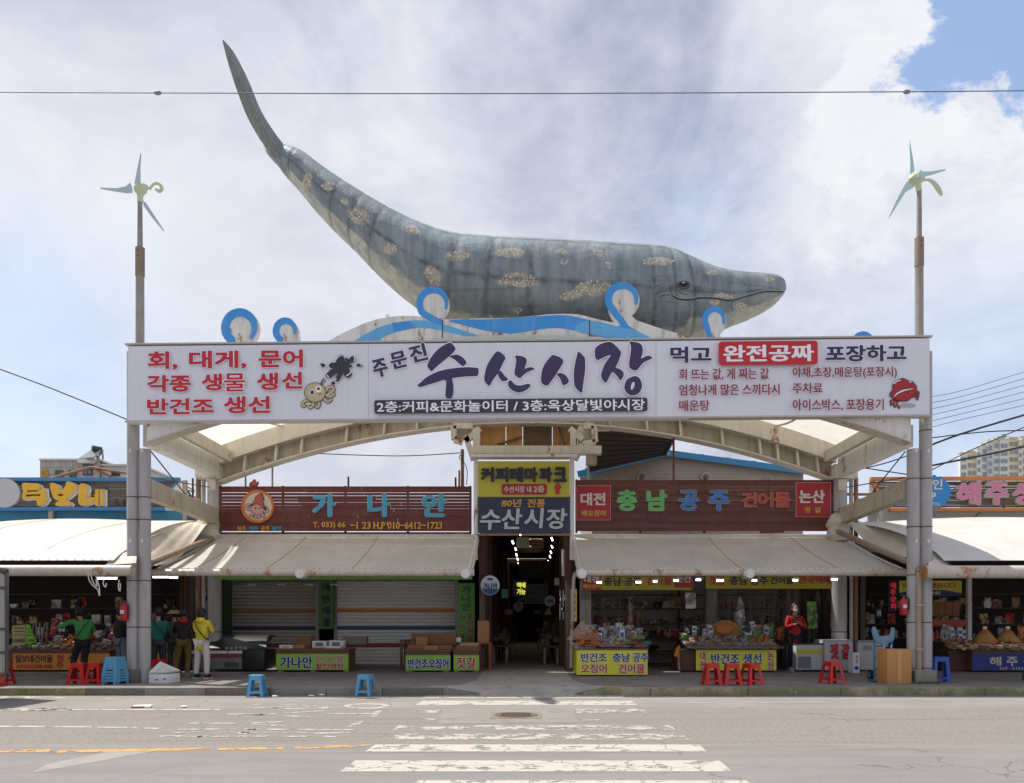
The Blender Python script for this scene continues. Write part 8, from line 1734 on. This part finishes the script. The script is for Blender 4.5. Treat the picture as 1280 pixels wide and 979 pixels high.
    for s_ in ('anL', 'anR'):
        a = D[s_]; so__ = MB(); so__.ball((a.x, a.y - .06, .05 + a.z - .08), (.05, .135, .05), 12, 8); so2 = so__.build('shoe', shoe, t, smooth=True); MB().obox((a.x, a.y - .06, .012 + a.z - .08), (.095, .26, .024)).build('sole', sole or shoe, so2, bevel=.01)
    if extra: extra(t, D)
    t.location = (GX(px, Y), Y, KZ); t.rotation_euler = (0, 0, rz); t.scale = (scale,) * 3
    return t
def strap(t, D, side=1, m_=None):
    a = D['shR' if side > 0 else 'shL']; pts = [a + Vector((-.03 * side, .12, .05)), D['ch'] + Vector((0, .165, -.05)), D['wa'] + Vector((-.13 * side, .13, -.03)), D['wa'] + Vector((-.2 * side, .02, -.1))]
    MB().tube(catmull(pts, 4, False), .014, 6).build('bag_strap', wirek, t)
gj = mt('jacket_green', '#3f8f47', .12, 8, .8, bump=.6, bscale=11); blk = mt('cloth_black', '#1d1c1e', .1, 9, .85); tealj = mt('jacket_teal', '#1f6460', .1, 8, .85, bump=.6, bscale=11); rdj = mt('coat_red', '#a81a24', .12, 8, .85, bump=.6, bscale=11); whtt = mt('trousers_white', '#c9c0b8', .08, 6, .85, bump=.7, bscale=9); ochre = mt('trousers_ochre', '#6d5a2a', .08, 6, .85); jean = mt('jeans_grey', '#6f7884', .1, 9, .85); shoeb = mt('shoe_black', '#19191b', .1, 6, .6); solew = mt('sole_white', '#cfcdc9')
def yj():
    t = NT('jacket_yellow'); n = t.noise(t.obj, 34, 3, .6); return t.done(t.mix(t.rng(n, .60, .66), lin('#d2bd2f'), lin('#4c5560')), .8)
yellowj = yj()
person('person in a green jacket and black trousers leaning left over the fish counter', 104, 19.6, R(200), dict(elL=(.0, .0, 0), wrL=(0, 0, 0)) | {'elL': (-.20, -.14, 1.12), 'wrL': (-.06, -.30, 1.10), 'shR': (.22, -.05, 1.36), 'elR': (.42, -.08, 1.26), 'wrR': (.60, -.22, 1.20), 'hd': (.10, -.12, 1.49), 'nk': (.06, -.06, 1.40), 'knL': (-.02, -.03, .47), 'anL': (-.05, .12, .08), 'knR': (.2, -.05, .48), 'anR': (.22, .1, .1)}, gj, blk, shoeb, 1.03, hair='bun', extra=lambda t, D: strap(t, D, -1))
person('person in dark clothes and grey jeans standing behind the left column', 152, 20.6, R(150), {}, blk, jean, shoeb, 1.04)
person('person in a teal jacket browsing beside the left gateway column', 198, 19.9, R(215), {'elL': (-.22, -.14, 1.12), 'wrL': (-.12, -.34, 1.10), 'elR': (.22, -.14, 1.12), 'wrR': (.1, -.34, 1.08)}, tealj, mt('trousers_dark', '#23262b'), shoeb, 1.03, coat_len=.10, extra=lambda t, D: strap(t, D))
person('person in a black padded jacket with a red collar and ochre trousers', 230, 20.3, R(190), {'elL': (-.24, -.12, 1.1), 'wrL': (-.16, -.3, 1.12), 'elR': (.26, -.12, 1.1), 'wrR': (.3, -.3, 1.16), 'anL': (-.08, .03, .08), 'anR': (.2, .08, .08), 'knR': (.17, -.02, .47)}, mt('jacket_black', '#201c1f', .15, 7, .75), ochre, mt('shoe_pale', '#9a948c'), 1.02, coat_len=.06, hood=mt('collar_red', '#a8201c'), hair='short')
person('person in a yellow patterned coat and white trousers seen from behind', 252.5, 19.5, R(170), {'elL': (-.23, -.08, 1.1), 'wrL': (-.12, -.26, 1.14), 'elR': (.24, -.10, 1.12), 'wrR': (.10, -.27, 1.18), 'anL': (-.14, .03, .08), 'anR': (.16, .0, .08), 'knL': (-.12, -.01, .47), 'knR': (.13, -.03, .47)}, yellowj, whtt, shoeb, 1.03, coat_len=.24, hood=mt('hood_yellow', '#d2bd2f'), hair='bob', sole=solew, extra=lambda t, D: strap(t, D))
def hat(t, D):
    h = D['hd'] + Vector((0, 0, .10)); MB().lathe([(.19, -.03), (.185, -.02), (.10, .05), (.02, .09), (0, .09)], h, 18).build('straw_hat', mt('straw', '#a98552', .2, 30, .8), t, smooth=True)
person('person in a wide straw hat, mostly hidden', 218, 21.4, R(200), {}, mt('jacket_olive', '#33372c'), mt('trousers_dark', '#23262b'), shoeb, 1.02, extra=hat)
def redx(t, D):
    MB().tube([D['nk'] + Vector((-.05, -.06, 0)), D['ch'] + Vector((-.03, -.155, .0)), D['ch'] + Vector((.0, -.17, -.08))], .035, 8).build('scarf', blk, t, smooth=True); MB().ball(D['ch'] + Vector((0, -.2, -.03)), (.07, .05, .06), 10, 7).build('gloves', blk, t, smooth=True)
person('woman in a red coat and face mask standing by the freezer', 993.5, 22.5, R(4), {'elL': (-.24, -.06, 1.08), 'wrL': (-.07, -.20, 1.16), 'elR': (.24, -.06, 1.08), 'wrR': (.07, -.20, 1.16)}, rdj, blk, mt('shoe_light', '#a9a19a'), 1.13, coat_len=.2, hair='bob', extra=redx, masked=True, sole=solew)

ordn = ['first', 'second', 'third', 'fourth', 'fifth', 'sixth', 'seventh', 'eighth', 'ninth', 'tenth', 'eleventh', 'twelfth']
for key in sorted({(k, w, abs(l) > 1) for _, k, w, l, _ in BAGS}):
    g_ = sorted([(px, c) for c, k, w, l, px in BAGS if (k, w, abs(l) > 1) == key], key=lambda q: q[0])
    for i, (px, c) in enumerate(g_):
        c['label'] = (ordn[i] + ' ' if len(g_) > 1 else '') + WORDS[key[0]] + (' lying' if key[2] else ' upright') + (' from the left' if len(g_) > 1 else '') + ' ' + key[1]
        c['group'] = 'packets ' + key[1]
        if len(c['label'].split()) > 16: c['label'] = c['label'].replace('green and white packet', 'green-white packet').replace(' of ', ' ').replace('white labelled', 'white')
